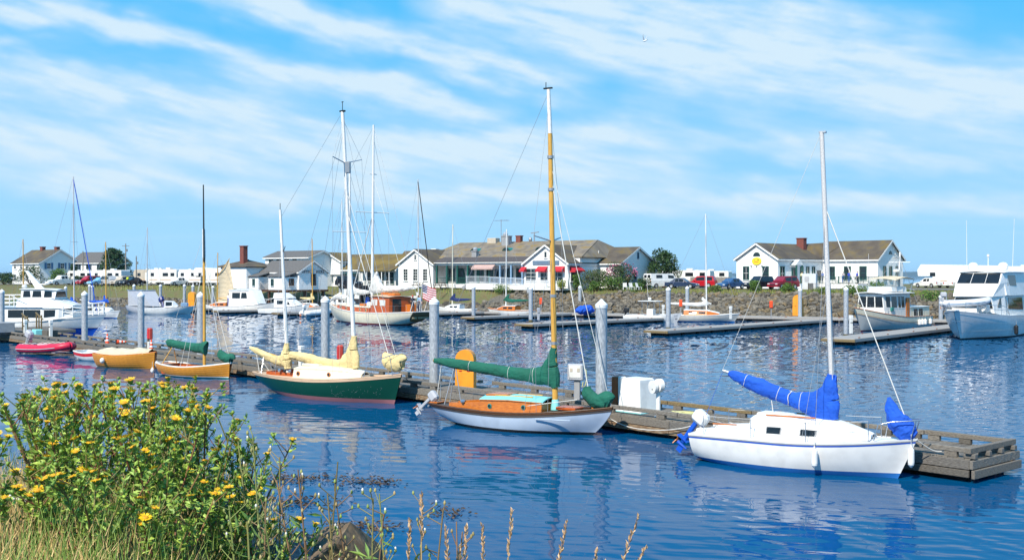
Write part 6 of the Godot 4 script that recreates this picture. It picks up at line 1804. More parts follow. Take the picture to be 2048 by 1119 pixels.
func cruiser(called: String, label: String, stern: Vector2, bow: Vector2, kind: int) -> Node3D:
	var t := place_boat(called, label, stern, bow, "motorboat", "motorboats at the far docks")
	var L := (bow - stern).length()
	var p := {"L": L, "B": L * 0.33, "fb": 1.35 + L * 0.02, "fm": 0.95, "fs": 0.8, "draft": 0.4, "ks": -0.2, "tw": 0.88, "so": 0.05, "bo": 0.9, "bk": 2.3, "e": 0.35, "eb": 1.3, "um": 0.4}
	hull_band(t, p, "hull", ["y", 0.12], ["s", 0.0], M.white, 0.0, 5, 20); hull_band(t, p, "bottom_paint", ["y", -0.3], ["y", 0.12], M.bottom_black, 0.003, 2, 20); hull_band(t, p, "rub_rail", ["s", -0.07], ["s", 0.0], M.grey, 0.03, 1, 20)
	transom(t, p, M.white); deck(t, p, 0.42, 1, 0, M.white); deck(t, p, 0.0, 0.42, L * 0.12, M.white, "side_deck"); well(t, -L * 0.46, -L * 0.1, L * 0.12, 0.85, 0.3, M.off_white, M.off_white)
	var h := L * 0.16
	var s1 := []
	if kind == 0: s1 = [[-L * 0.22, L * 0.13, L * 0.12, 0.9, 1.5 + h], [L * 0.14, L * 0.13, L * 0.11, 0.95, 1.5 + h], [L * 0.26, L * 0.1, L * 0.07, 1.05, 1.25]]
	else: s1 = [[-L * 0.16, L * 0.13, L * 0.12, 0.9, 1.35 + h * 0.6], [L * 0.08, L * 0.13, L * 0.1, 0.95, 1.35 + h * 0.55], [L * 0.3, L * 0.08, L * 0.05, 1.1, 1.2]]
	var c := trunk(t, "cabin", s1, M.white, M.white, 0.06, 0.1)
	if kind == 0:
		side_window(c, s1, -L * 0.16, -L * 0.02, 0.5, 0.85, M.tinted); side_window(c, s1, 0.0, L * 0.11, 0.5, 0.85, M.tinted, null, 0.2); end_window(c, s1[0], -0.6, 0.0, 0.1, 0.9, M.navy, false)
		var g := Geo.new(); g.ball(V(-L * 0.05, 1.62 + h, 0), V(L * 0.16, 0.16, 0.5), Basis.IDENTITY, 12, 6); obj("roof_dinghy", g, M.silver_grey, t)
	else:
		side_window(c, s1, -L * 0.1, L * 0.02, 0.4, 0.8, M.tinted); side_window(c, s1, L * 0.04, L * 0.16, 0.4, 0.8, M.tinted, null, 0.25)
		var g := Geo.new(); g.prism(PackedVector2Array([V2(-L * 0.2, 1.4 + h * 0.6), V2(L * 0.12, 1.4 + h * 0.6), V2(-L * 0.04, 2.1 + h * 0.6), V2(-L * 0.18, 2.1 + h * 0.6)]), V(0, 0, -L * 0.1), V(1, 0, 0), V(0, 1, 0), V(0, 0, L * 0.2)); obj("flybridge", g, M.white, t)
	for s in [-1.0, 1.0]:
		var q := []
		for k in 7:
			var w := hp(p, lerpf(0.62, 0.99, k / 6.0), 9); q.push_back(V(w.x, w.y + 0.6, s * w.z * 0.95))
			if k % 2 == 0: pipe(t, "rail_post", [V(w.x, w.y, s * w.z * 0.95), V(w.x, w.y + 0.6, s * w.z * 0.95)], 0.02, M.off_white)
		pipe(t, "bow_rail", q, 0.025, M.off_white)
	return t
func small_sloop(label: String, stern: Vector2, bow: Vector2, topy: float, hull: Material, mast: Material, cover: Material, cabin: Material, extra := 0) -> Node3D:
	var t := place_boat("small_sloop", label, stern, bow, "sailboat", "sailboats at the far docks")
	var L := (bow - stern).length()
	var p := {"L": L, "B": L * 0.32, "fb": 0.95, "fm": 0.7, "fs": 0.75, "draft": 0.3, "ks": 0.05, "tw": 0.6, "so": 0.3, "bo": 0.6, "bk": 2.1, "e": 0.6, "eb": 1.2, "um": 0.45}
	hull_band(t, p, "hull", ["y", 0.1], ["s", 0.0], hull, 0.0, 5, 18); hull_band(t, p, "bottom_paint", ["y", -0.2], ["y", 0.1], M.bottom_blue if extra != 1 else M.teal, 0.003, 2, 18)
	transom(t, p, hull); deck(t, p, 0.35, 1, 0, M.off_white); deck(t, p, 0, 0.35, L * 0.09, M.off_white, "side_deck"); well(t, -L * 0.45, -L * 0.16, L * 0.09, 0.76, 0.3, M.off_white, M.off_white)
	gunwale(t, p, M.varnish if extra == 1 else M.white, 0.04, 0.0, "rail")
	var s1 := [[-L * 0.16, L * 0.12, L * 0.1, 0.7, 1.3], [L * 0.12, L * 0.12, L * 0.09, 0.75, 1.25], [L * 0.26, L * 0.07, L * 0.05, 0.85, 0.95]]
	var c := trunk(t, "cabin", s1, cabin, M.white, 0.07, 0.02)
	side_window(c, s1, -L * 0.1, -L * 0.01, 0.35, 0.75, M.tinted); side_window(c, s1, L * 0.02, L * 0.1, 0.35, 0.75, M.tinted)
	var mx := L * 0.1
	spar(t, "mast", V(mx, 0.9, 0), V(mx - 0.1, topy, 0), 0.08, 0.06, mast, 8)
	spar(t, "boom", V(mx, 1.9, 0), V(-L * 0.4, 2.0, 0), 0.05, 0.04, mast, 6)
	if cover: bundle(t, "sail_cover", [V(-L * 0.4, 2.05, 0), V(-L * 0.2, 2.0, 0), V(mx - 0.5, 2.0, 0), V(mx, 2.4, 0)], [0.07, 0.16, 0.22, 0.6], [0.07, 0.13, 0.16, 0.16], cover, 61 + extra, 0.12)
	wire(t, V(mx - 0.1, topy, 0), V(L * 0.49, 1.0, 0), 0.012, null, "forestay"); wire(t, V(mx - 0.1, topy, 0), V(-L * 0.48, 0.85, 0), 0.012, null, "backstay")
	for s in [-1.0, 1.0]: wire(t, V(mx - 0.08, topy * 0.85, 0), V(mx - 0.1, 0.8, s * L * 0.15), 0.012, null, "shroud")
	spar(t, "spreader", V(mx, topy * 0.55, -0.6), V(mx, topy * 0.55, 0.6), 0.02, 0.02, mast, 5)
	return t
func boat_trawler() -> void:
	var t := place_boat("trawler_yacht", "cream trawler yacht with a tan sun canopy and varnished side door", Vector2(41.4, 112.6), Vector2(32.2, 103.0), "motorboat")
	var p := {"L": 13.3, "B": 4.2, "fb": 2.25, "fm": 1.25, "fs": 1.2, "draft": 0.8, "ks": -0.3, "tw": 0.85, "so": 0.1, "bo": 1.1, "bk": 2.4, "e": 0.5, "eb": 1.3, "um": 0.42}
	hull_band(t, p, "hull", ["y", 0.1], ["s", -0.55], M.grey_hull, 0.0, 6); hull_band(t, p, "bulwark", ["s", -0.55], ["s", 0.0], M.cream, 0.006, 2); hull_band(t, p, "rub_rail", ["s", -0.58], ["s", -0.5], M.tan, 0.05, 1); hull_band(t, p, "bottom_paint", ["y", -0.3], ["y", 0.1], M.bottom_red, 0.003, 2)
	transom(t, p, M.cream); deck(t, p, 0, 1, 0, M.off_white, "deck", 0.35); gunwale(t, p, M.varnish, 0.04, 0.0, "cap_rail")
	var s0 := [[-6.0, 1.7, 1.65, 0.9, 2.15], [-1.6, 1.7, 1.65, 0.95, 2.15]]
	var c := trunk(t, "aft_cabin", s0, M.cream, M.off_white, 0.05, 0.1)
	for a in [[-4.4, -3.5], [-3.2, -2.3]]: side_window(c, s0, a[0], a[1], 0.3, 0.85, M.window_dark, M.off_white)
	var s1 := [[-1.6, 1.7, 1.6, 1.0, 3.55], [2.6, 1.65, 1.5, 1.1, 3.55], [3.5, 1.45, 1.2, 1.3, 3.5]]
	c = trunk(t, "wheelhouse", s1, M.off_white, M.white, 0.12, 0.35)
	for a in [[-0.3, 0.3], [0.5, 0.95], [1.3, 2.4], [2.65, 3.2]]: side_window(c, s1, a[0], a[1], 0.45, 0.88, M.tinted, M.white)
	for a in [[-0.92, -0.36], [-0.28, 0.28], [0.36, 0.92]]: end_window(c, s1[2], a[0], a[1], 0.42, 0.88, M.tinted)
	for s in [-1.0, 1.0]: block(t, "side_door", V(-0.95, 2.1, s * 1.69), V(0.75, 2.0, 0.06), M.varnish, 0.02)
	var s2 := [[-1.4, 1.35, 1.3, 3.7, 4.15], [1.6, 1.3, 1.2, 3.7, 4.15], [2.3, 0.9, 0.7, 3.7, 4.0]]
	trunk(t, "flybridge", s2, M.off_white, M.off_white, 0.02)
	var g := Geo.new()
	var rows := []
	for i in 9:
		var row := []
		for j in 7:
			var a := i / 8.0; var b := j / 6.0 * 2.0 - 1.0
			row.push_back(V(-3.4 + a * 4.8, 4.95 + 0.28 * sin(a * PI) - 0.15 * b * b, b * 1.5))
		rows.push_back(row)
	g.grid(rows); obj("sun_canopy", g, M.cloth_canvas, t)
	for s in [-1.0, 1.0]:
		for x in [-3.0, -0.8, 1.0]: pipe(t, "canopy_pole", [V(x * 0.7, 3.6, s * 1.35), V(x, 4.95, s * 1.4)], 0.03)
	spar(t, "mast", V(-2.6, 2.1, 0), V(-2.9, 7.6, 0), 0.12, 0.08, M.white)
	g = Geo.new(); g.bar(V(-2.8, 6.6, -1.1), V(-2.8, 6.6, 1.1), 0.06, 0.06); obj("yard", g, M.white, t)
	for s in [-1.0, 1.0]: wire(t, V(-2.85, 7.2, 0), V(-3.6, 2.2, s * 1.6), 0.016, null, "stay"); wire(t, V(-2.85, 7.2, 0), V(0.8, 4.2, s * 1.2), 0.016, null, "stay")
	g = Geo.new(); g.lathe([[0.0, 0], [0.4, 0.05], [0.4, 0.25], [0.0, 0.32]], 14, V(-2.2, 5.6, 0)); obj("radar", g, M.off_white, t)
	spar(t, "whip_aerial", V(1.8, 3.7, 1.0), V(1.9, 7.4, 1.0), 0.02, 0.012, M.white, 5)
	block(t, "green_crate", V(2.4, 2.05, -1.55) , V(0.55, 0.35, 0.35), M.teal, 0.03); block(t, "red_jacket", V(-4.0, 2.75, 1.2), V(0.5, 0.55, 0.4), M.red, 0.12)
	lifelines(t, p, 0.1, 0.97, 12, 0.55, null)
	for u in [0.2, 0.26, 0.32, 0.08]:
		var q := hp(p, u, 0.5); fender(t, V(q.x, 0.95, q.z + 0.16), M.white, 0.6, 0.17); fender(t, V(q.x, 0.95, -q.z - 0.16), M.white, 0.6, 0.17)
func boat_yacht() -> void:
	var t := place_boat("motor_yacht", "big white motor yacht with an inflatable on its foredeck and twin radar domes", Vector2(45.3, 100.9), Vector2(35.6, 88.6), "motor yacht")
	var p := {"L": 15.6, "B": 5.0, "fb": 2.45, "fm": 1.9, "fs": 1.5, "draft": 0.8, "ks": -0.3, "tw": 0.92, "so": 0.0, "bo": 1.9, "bk": 2.5, "e": 0.35, "eb": 1.5, "um": 0.42}
	hull_band(t, p, "hull", ["y", 0.2], ["s", -0.08], M.hull_shine, 0.0, 10); hull_band(t, p, "bottom_paint", ["y", -0.4], ["y", 0.12], M.bottom_black, 0.002, 2); hull_band(t, p, "boot_stripe", ["y", 0.12], ["y", 0.2], M.white, 0.006, 1); hull_band(t, p, "knuckle", ["s", -0.75], ["s", -0.7], M.white, 0.03, 1); hull_band(t, p, "chine", ["y", 0.62], ["y", 0.68], M.hull_shine, 0.07, 1); hull_band(t, p, "rub_rail", ["s", -0.08], ["s", 0.03], M.white, 0.07, 1)
	transom(t, p, M.white); deck(t, p, 0, 1, 0, M.white)
	block(t, "bow_pulpit", V(7.9, 2.47, 0), V(1.2, 0.1, 0.7), M.white, 0.04)
	var s1 := [[-6.5, 2.1, 2.0, 1.5, 3.55], [0.2, 2.1, 1.95, 1.85, 3.55], [2.4, 1.75, 1.45, 2.1, 3.45]]
	var c := trunk(t, "saloon", s1, M.white, M.white, 0.05)
	side_window(c, s1, -5.6, -0.6, 0.35, 0.9, M.tinted, null, 0.4); side_window(c, s1, -0.4, 1.6, 0.4, 0.9, M.tinted, null, 0.6)
	end_window(c, s1[2], -0.97, 0.97, 0.3, 0.97, M.tinted)
	var s2 := [[-6.0, 2.2, 2.05, 3.55, 5.55], [-0.9, 2.15, 1.9, 3.55, 5.55], [0.0, 2.1, 1.75, 3.6, 5.5]]
	c = trunk(t, "pilothouse", s2, M.white, M.white, 0.12, 0.2)
	side_window(c, s2, -3.2, -0.6, 0.42, 0.88, M.tinted, null, 0.3)
	# broad raked front with the windscreen
	var g := Geo.new()
	g.quad(V(2.5, 3.5, -1.6), V(2.5, 3.5, 1.6), V(1.1, 4.55, 1.8), V(1.1, 4.55, -1.8)); g.quad(V(1.1, 4.55, -1.8), V(1.1, 4.55, 1.8), V(0.0, 5.55, 1.75), V(0.0, 5.55, -1.75))
	for s in [-1.0, 1.0]: g.quad(V(2.5, 3.5, s * 1.6), V(-0.9, 3.55, s * 2.15), V(-0.9, 4.7, s * 2.02), V(1.1, 4.55, s * 1.8)); g.quad(V(1.1, 4.55, s * 1.8), V(-0.9, 4.7, s * 2.02), V(-0.9, 5.55, s * 1.9), V(0.0, 5.55, s * 1.75))
	obj("pilothouse_front", g, M.white, t)
	for a in [[-1.7, -0.62], [-0.58, 0.58], [0.62, 1.7]]:
		g = Geo.new(); g.slab(V(1.07, 4.6, a[0]), V(1.07, 4.6, a[1]), V(0.1, 5.46, a[1] * 0.97), V(0.1, 5.46, a[0] * 0.97), -0.03); obj("windscreen", g, M.tinted, t)
	for z in [-1.0, 1.0]: g = Geo.new(); g.bar(V(1.12, 4.66, z), V(0.75, 4.95, z * 0.7), 0.03, 0.03); obj("wiper", g, M.black, t)
	g = Geo.new(); g.bar(V(-2.2, 6.0, -1.3), V(-2.2, 6.0, 1.3), 0.3, 0.14); g.bar(V(-2.2, 5.6, -0.8), V(-2.2, 6.0, -0.8), 0.2, 0.2); g.bar(V(-2.2, 5.6, 0.8), V(-2.2, 6.0, 0.8), 0.2, 0.2); obj("radar_arch", g, M.white, t)
	for s in [-1.0, 1.0]:
		g = Geo.new(); g.lathe([[0.36, 0.0], [0.42, 0.1], [0.42, 0.4], [0.32, 0.58], [0.15, 0.66], [0, 0.68]], 16, V(-2.2, 5.75, s * 1.25)); obj("radar_dome", g, M.white, t)
		spar(t, "whip_aerial", V(-2.6, 5.6, s * 1.9), V(-2.8, 10.2, s * 2.0), 0.025, 0.015, M.white, 5)
	g = Geo.new(); g.tube([V(-2.2, 6.0, 0), V(-2.2, 6.9, 0)], 0.04, 6); g.ball(V(-2.2, 7.0, 0), V(0.12, 0.14, 0.12)); obj("mast_light", g, M.white, t)
	for s in [-1.0, 1.0]:
		for lv in [0.4, 0.75]:
			var q := []
			for k in 9:
				var w := hp(p, lerpf(0.5, 0.93, k / 8.0), 9); q.push_back(V(w.x, w.y + lv * smoothstep(0, 1, k * 0.8), s * w.z * 0.94))
			pipe(t, "bow_rail", q, 0.025)
		for k in 6:
			var w := hp(p, lerpf(0.55, 0.93, k / 5.0), 9); pipe(t, "rail_post", [V(w.x, w.y, s * w.z * 0.94), V(w.x, w.y + 0.75, s * w.z * 0.94)], 0.022)
		var q2 := hp(p, 0.46, 1.0); fender(t, V(q2.x, 1.05, s * (q2.z + 0.16)), M.black, 0.85, 0.17)
	g = Geo.new(); g.tube([V(7.35, 2.0, 0.0), V(7.2, 1.6, 0.0)], 0.05, 6); g.box(V(7.15, 1.55, 0), V(0.12, 0.12, 0.6), Basis.IDENTITY, 0.03); obj("anchor", g, M.chrome, t)
	block(t, "deck_locker", V(3.0, 2.5, -1.0), V(0.7, 0.6, 0.9), M.white, 0.06)
	var r := thing("deck_inflatable", "pale grey inflatable dinghy lying across the big yacht's foredeck", "inflatable boat", t.transform * V(4.7, 2.6, 0.0), t.rotation.y + PI * 0.5 + 0.5)
	rib(r, 3.8, 1.7, 0.3, M.inflatable_grey, M.steel_blue); outboard(r, V(-1.55, 0.75, 0), 0.0, M.silver_grey, M.silver_grey, 1.0)
func build_boats() -> void:
	boat_white_sloop(); boat_blue_sloop(); boat_green_yawl(); boat_lapstrake_sloop(); boat_rowboat(); boat_dinghy(); boat_red_rib()
	boat_tour(); boat_schooner(); boat_trawler(); boat_yacht()
	# at the far docks
	cruiser("motor_cruiser", "white motor yacht with a grey dinghy on its roof, man standing aft", Vector2(-42.0, 158.2), Vector2(-33.0, 153.0), 0)
	cruiser("motor_cruiser", "white cabin cruiser with sloping flybridge beside the office building", Vector2(-34.2, 151.3), Vector2(-27.0, 147.0), 1)
	small_sloop("small white sloop with upright hooded sail bundle near the rocks", Vector2(-5.0, 147.5), Vector2(-10.2, 150.5), 12.2, M.white, M.cream, M.cloth_navy, M.white, 3)
	small_sloop("green and white wooden sloop with green boom cover near the rocks", Vector2(2.8, 141.8), Vector2(-3.2, 145.3), 11.3, M.off_white, M.white, M.cloth_green, M.varnish, 1)
	small_sloop("sailboat with a varnished orange cabin moored below the rock slope", Vector2(16.9, 127.4), Vector2(25.8, 124.4), 12.3, M.grey_hull, M.white, M.cloth_white, M.varnish, 0)
	var t := small_sloop("sailboat with tall silver mast and dark forestay behind the ketch", Vector2(-17.4, 166.5), Vector2(-11.5, 160.5), 19.5, M.white, M.spar_grey, M.cloth_white, M.white, 2)
	wire(t, V(0.7, 19.3, 0), V(4.2, 1.4, 0), 0.07, M.cloth_black, "furled_jib")
	t = small_sloop("sailboat with blue furled jib behind the white tour boat", Vector2(-55.0, 127.0), Vector2(-46.5, 124.0), 16.5, M.white, M.spar_grey, M.cloth_blue, M.white, 4)
	wire(t, V(0.8, 16.3, 0), V(4.1, 1.1, 0), 0.05, M.cloth_blue, "furled_jib")
	small_sloop("sailboat with a thin timber mast left of the white house", Vector2(-62.0, 135.0), Vector2(-56.5, 130.0), 9.6, M.white, M.spar, M.cloth_green, M.varnish, 5)
	small_sloop("sailboat with a short timber mast before the white house's shutters", Vector2(-53.5, 138.0), Vector2(-48.0, 134.5), 9.4, M.white, M.spar, M.cloth_blue, M.white, 6)
	small_sloop("sailboat with a bare grey mast and signal flags before the trailers", Vector2(-49.8, 158.8), Vector2(-56.2, 163.2), 12.3, M.white, M.spar_grey, null, M.white, 7)
	small_sloop("sailboat with a pale raked mast beside the office gable", Vector2(-27.2, 161.5), Vector2(-22.6, 156.0), 16.2, M.grey_hull, M.spar_white, M.cloth_cream, M.white, 8)
	small_sloop("sailboat with a thin timber mast before the office gable", Vector2(-30.8, 158.0), Vector2(-26.2, 152.0), 10.4, M.grey_hull, M.spar, M.cloth_cream, M.varnish, 9)
	# gaff boat with its cream sail up
	t = small_sloop("gaff-rigged boat with a raised cream sail", Vector2(-39.5, 160.5), Vector2(-45.8, 161.8), 8.6, M.white, M.spar, null, M.varnish, 10)
	var g := Geo.new()
	var rows := []
	var tl := V(0.45, 5.3, 0); var tr := V(-1.1, 7.6, 0.25); var bl := V(0.5, 1.05, 0); var br := V(-2.2, 0.95, 0.35)
	for i in 9:
		var row := []
		for j in 9:
			var a := i / 8.0; var b := j / 8.0
			row.push_back(tl.lerp(tr, b).lerp(bl.lerp(br, b), a) + V(0, 0, 0.3 * sin(PI * b) * sin(PI * minf(a * 0.7 + 0.2, 1.0))))
		rows.push_back(row)
	g.grid(rows); obj("gaff_sail", g, M.cloth_canvas, t)
	spar(t, "gaff", V(0.5, 5.2, 0), V(-1.2, 7.75, 0.25), 0.05, 0.04, M.spar)
	# open boats and tenders
	t = place_boat("white_runabout", "small white open motorboat with a T-top below the rock slope", Vector2(13.2, 127.0), Vector2(19.2, 123.0), "motorboat", "motorboats at the far docks")
	var p := {"L": 7.0, "B": 2.2, "fb": 1.1, "fm": 0.75, "fs": 0.7, "draft": 0.3, "ks": -0.1, "tw": 0.88, "so": 0.0, "bo": 0.7, "bk": 2.3, "e": 0.4, "eb": 1.3, "um": 0.42}
	hull_band(t, p, "hull", ["y", -0.1], ["s", 0.0], M.white, 0.0, 5, 18); transom(t, p, M.white); deck(t, p, 0.62, 1, 0, M.white); deck(t, p, 0, 0.62, 0.8, M.white, "side_deck"); well(t, -3.3, 0.8, 0.8, 0.75, 0.25, M.white, M.off_white)
	block(t, "console", V(-0.4, 0.95, 0), V(0.8, 1.0, 0.8), M.white, 0.06); block(t, "hard_top", V(-0.5, 2.35, 0), V(2.4, 0.08, 1.7), M.white, 0.03)
	for s in [-0.7, 0.7]:
		for x in [-1.2, 0.3]: pipe(t, "top_post", [V(x, 0.6, s), V(x, 2.35, s)], 0.03)
	spar(t, "whip_aerial", V(-0.6, 2.4, 0.3), V(-0.9, 5.8, 0.3), 0.02, 0.01, M.white, 5); outboard(t, V(-3.5, 0.8, 0), -0.2, M.black, M.black, 1.3)
	g = Geo.new(); g.ball(V(-0.6, 2.6, 0), V(0.22, 0.18, 0.22)); obj("radar", g, M.white, t)
	t = place_boat("white_tender", "white inflatable tender tied by the pile before the office building", Vector2(-26.6, 140.4), Vector2(-24.0, 143.4), "inflatable boat")
	rib(t, 4.4, 2.0, 0.36, M.white, M.silver_grey); outboard(t, V(-1.9, 0.9, 0), -0.3, M.white, M.white, 1.1)
	t = place_boat("grey_landing_craft", "grey workboat with two sloping grey covers and a dark outboard", Vector2(-48.6, 152.4), Vector2(-56.0, 160.0), "workboat")
	p = {"L": 10.5, "B": 2.8, "fb": 1.0, "fm": 0.85, "fs": 0.8, "draft": 0.3, "ks": -0.1, "tw": 0.95, "so": 0.0, "bo": 0.4, "bk": 4.0, "e": 0.3, "eb": 0.8, "um": 0.5}
	hull_band(t, p, "hull", ["y", -0.1], ["s", 0.0], M.silver_grey, 0.0, 4, 16); transom(t, p, M.silver_grey); deck(t, p, 0, 1, 0, M.grey, "deck", 0.1)
	for x in [-2.4, 1.6]:
		g = Geo.new(); g.prism(PackedVector2Array([V2(x - 1.6, 1.0), V2(x + 1.3, 1.0), V2(x + 1.5, 3.1), V2(x + 1.1, 3.1)]), V(0, 0, -1.0), V(1, 0, 0), V(0, 1, 0), V(0, 0, 2.0)); obj("sloping_cover", g, M.silver_grey, t)
		block(t, "cover_trim", V(x + 1.35, 3.14, 0), V(0.7, 0.08, 2.1), M.steel_blue, 0.02)
	outboard(t, V(-5.3, 1.3, 0), -0.5, M.navy, M.navy, 1.8)
	t = place_boat("grey_runabout", "small white and grey runabout with a low windscreen at the far dock", Vector2(-50.2, 149.4), Vector2(-43.2, 150.4), "motorboat", "motorboats at the far docks")
	p = {"L": 7.1, "B": 2.3, "fb": 1.15, "fm": 0.85, "fs": 0.75, "draft": 0.3, "ks": -0.1, "tw": 0.9, "so": 0.0, "bo": 0.9, "bk": 2.3, "e": 0.4, "eb": 1.3, "um": 0.42}
	hull_band(t, p, "hull", ["y", -0.1], ["s", 0.0], M.off_white, 0.0, 5, 18); transom(t, p, M.white); deck(t, p, 0.0, 1, 0, M.white)
	var s1 := [[-0.6, 0.95, 0.9, 0.9, 1.75], [0.5, 0.9, 0.7, 0.95, 1.7], [1.1, 0.7, 0.5, 1.0, 1.15]]
	var c := trunk(t, "cuddy", s1, M.white, M.white, 0.05); side_window(c, s1, -0.4, 0.4, 0.3, 0.9, M.tinted); block(t, "blue_tub", V(2.0, 1.3, 0.2), V(0.9, 0.5, 0.9), M.steel_blue, 0.06); outboard(t, V(-3.5, 1.0, 0.3), 0.0, M.white, M.white, 1.3)
	# hauled-out cruiser with black canvas behind the ketch
	t = cruiser("motor_cruiser", "white cruiser with tall black canvas enclosure behind the ketch", Vector2(-20.0, 158.5), Vector2(-28.6, 164.5), 1)
	for a in [-1.0, 1.0]:
		g = Geo.new(); g.slab(V(-4.2, 1.2, a * 1.4), V(0.4, 1.3, a * 1.35), V(-0.2, 3.7, a * 1.1), V(-3.9, 3.7, a * 1.15), 0.04); obj("canvas_side", g, M.cloth_black, t)
		for k in 3: g = Geo.new(); g.slab(V(-3.8 + k * 1.3, 1.9, a * 1.4), V(-2.8 + k * 1.3, 1.9, a * 1.4), V(-2.9 + k * 1.25, 3.3, a * 1.24), V(-3.7 + k * 1.25, 3.3, a * 1.24), 0.06 if a > 0 else -0.06); obj("clear_panel", g, M.lamp_glass, t)
	block(t, "canvas_top", V(-2.0, 3.75, 0), V(3.9, 0.1, 2.4), M.cloth_black, 0.03)

# ---------- vehicles: own x forwards
func wheel(t: Node3D, c: Vector3, r: float, w: float) -> void:
	var b := Basis(Vector3.RIGHT, PI * 0.5)
	var g := Geo.new()
	g.lathe([[r * 0.6, -w * 0.5], [r * 0.93, -w * 0.5], [r, -w * 0.35], [r, w * 0.35], [r * 0.93, w * 0.5], [r * 0.6, w * 0.5]], 16, c, b)
	var o := obj("wheel", g, M.tyre, t)
	g = Geo.new(); g.lathe([[0, -w * 0.42], [r * 0.6, -w * 0.46], [r * 0.6, w * 0.46], [0, w * 0.42]], 12, c, b); obj("rim", g, M.alloy, o)
func car(label: String, at: Vector2, dir: Vector2, kind: String, m: Material, group := "cars parked along the spit") -> Node3D:
	var t := thing({"van": "delivery_van", "pickup": "pickup_truck"}.get(kind, "parked_car"), label, {"van": "van", "pickup": "truck"}.get(kind, "car"), P(at.x, at.y, 3.41), heading(dir.x, dir.y), group)
	var d: Dictionary = {"sedan": [4.6, 1.78, 0.88, 1.42], "suv": [4.55, 1.82, 1.02, 1.7], "van": [5.6, 1.98, 1.15, 2.05], "pickup": [5.4, 1.9, 1.08, 1.8]}
	var L: float = d[kind][0]; var W: float = d[kind][1]; var by: float = d[kind][2]; var H: float = d[kind][3]
	var h := L * 0.5; var r := 0.33 if kind == "sedan" else 0.37
	var fx := h - 0.88; var rx := -h + 0.95
	var pts := PackedVector2Array([V2(-h, 0.35), V2(-h, by - 0.05), V2(-h + 0.06, by), V2(h - 1.3, by), V2(h - 0.25, by - 0.16), V2(h, by - 0.35), V2(h, 0.32)])
	for c in [fx, rx]:
		for k in 9:
			var a := PI * k / 8.0
			pts.push_back(V2(c + cos(a) * (r + 0.06), 0.3 + sin(a) * (r + 0.05)))
	var g := Geo.new()
	g.prism(pts, V(0, 0, -W * 0.5), V(1, 0, 0), V(0, 1, 0), V(0, 0, W))
	obj("body", g, m, t)
	var a0: float = {"sedan": -h + 0.75, "suv": -h + 0.06, "van": -h + 0.03, "pickup": -0.75}[kind]
	var a1: float = {"sedan": -h + 1.45, "suv": -h + 0.35, "van": -h + 0.1, "pickup": -0.55}[kind]
	var f0: float = {"sedan": h - 1.3, "suv": h - 1.15, "van": h - 0.85, "pickup": h - 1.5}[kind]
	var f1: float = {"sedan": h - 2.05, "suv": h - 1.85, "van": h - 1.5, "pickup": h - 2.1}[kind]
	var w0 := W * 0.47; var w1 := W * (0.37 if kind != "van" else 0.43)
	var secs := [[a0, w0, w0 * 0.98, by, by + 0.02], [a1, w0, w1, by, H], [f1, w0, w1, by, H], [f0, w0, w0 * 0.94, by, by + 0.02]]
	var c := trunk(t, "cabin", secs, m, m, 0.03)
	var mid := (a1 + f1) * 0.5
	if kind == "van": side_window(c, secs, f1 - 0.95, f1 + 0.1, 0.35, 0.86, M.tinted); side_window(c, secs, a1 + 0.9, a1 + 2.0, 0.35, 0.86, M.tinted)
	else: side_window(c, secs, a1 + 0.05, mid - 0.06, 0.14, 0.88, M.tinted); side_window(c, secs, mid + 0.06, f1 + 0.12, 0.14, 0.88, M.tinted)
	for e in [[secs[2], secs[3], 1.0], [secs[1], secs[0], -1.0]]:
		g = Geo.new()
		var lo: Array = e[1]; var hi: Array = e[0]
		var pt := func(z: float, f: float): return V(lerpf(lo[0], hi[0], f) + e[2] * 0.02, lerpf(lo[4], hi[4], f) + 0.012, lerpf(lo[2], hi[2], f) * z)
		if kind == "van" and e[2] < 0: for z in [[-0.85, -0.08], [0.08, 0.85]]: g.slab(pt.call(z[0], 0.35), pt.call(z[1], 0.35), pt.call(z[1], 0.86), pt.call(z[0], 0.86), 0.02)
		else: g.slab(pt.call(-0.88, 0.1), pt.call(0.88, 0.1), pt.call(0.88, 0.9), pt.call(-0.88, 0.9), 0.012 if e[2] < 0 else -0.012)
		obj("windscreen" if e[2] > 0 else "rear_window", g, M.tinted, c)
	for s in [-1.0, 1.0]:
		for x in [fx, rx]: wheel(t, V(x, r, s * (W * 0.5 - 0.1)), r, 0.2)
		block(t, "headlight", V(h - 0.02, by - 0.3, s * W * 0.36), V(0.1, 0.14, 0.36), M.lamp_glass, 0.03); block(t, "tail_light", V(-h - 0.005, by - 0.15, s * W * 0.42), V(0.06, 0.28, 0.16), M.tail, 0.02)
		block(t, "mirror", V(f0 - 0.35, by + 0.12, s * (W * 0.5 + 0.08)), V(0.12, 0.15, 0.18), m, 0.03)
	block(t, "grille", V(h + 0.005, by - 0.42, 0), V(0.04, 0.18, W * 0.45), M.black, 0.01); block(t, "bumper", V(h + 0.02, 0.42, 0), V(0.12, 0.2, W * 0.96), m if kind != "pickup" else M.chrome, 0.04); block(t, "bumper", V(-h - 0.02, 0.45, 0), V(0.12, 0.2, W * 0.96), m if kind != "pickup" else M.chrome, 0.04)
	block(t, "number_plate", V(-h - 0.09, 0.62, 0), V(0.02, 0.14, 0.42), M.off_white)
	return t
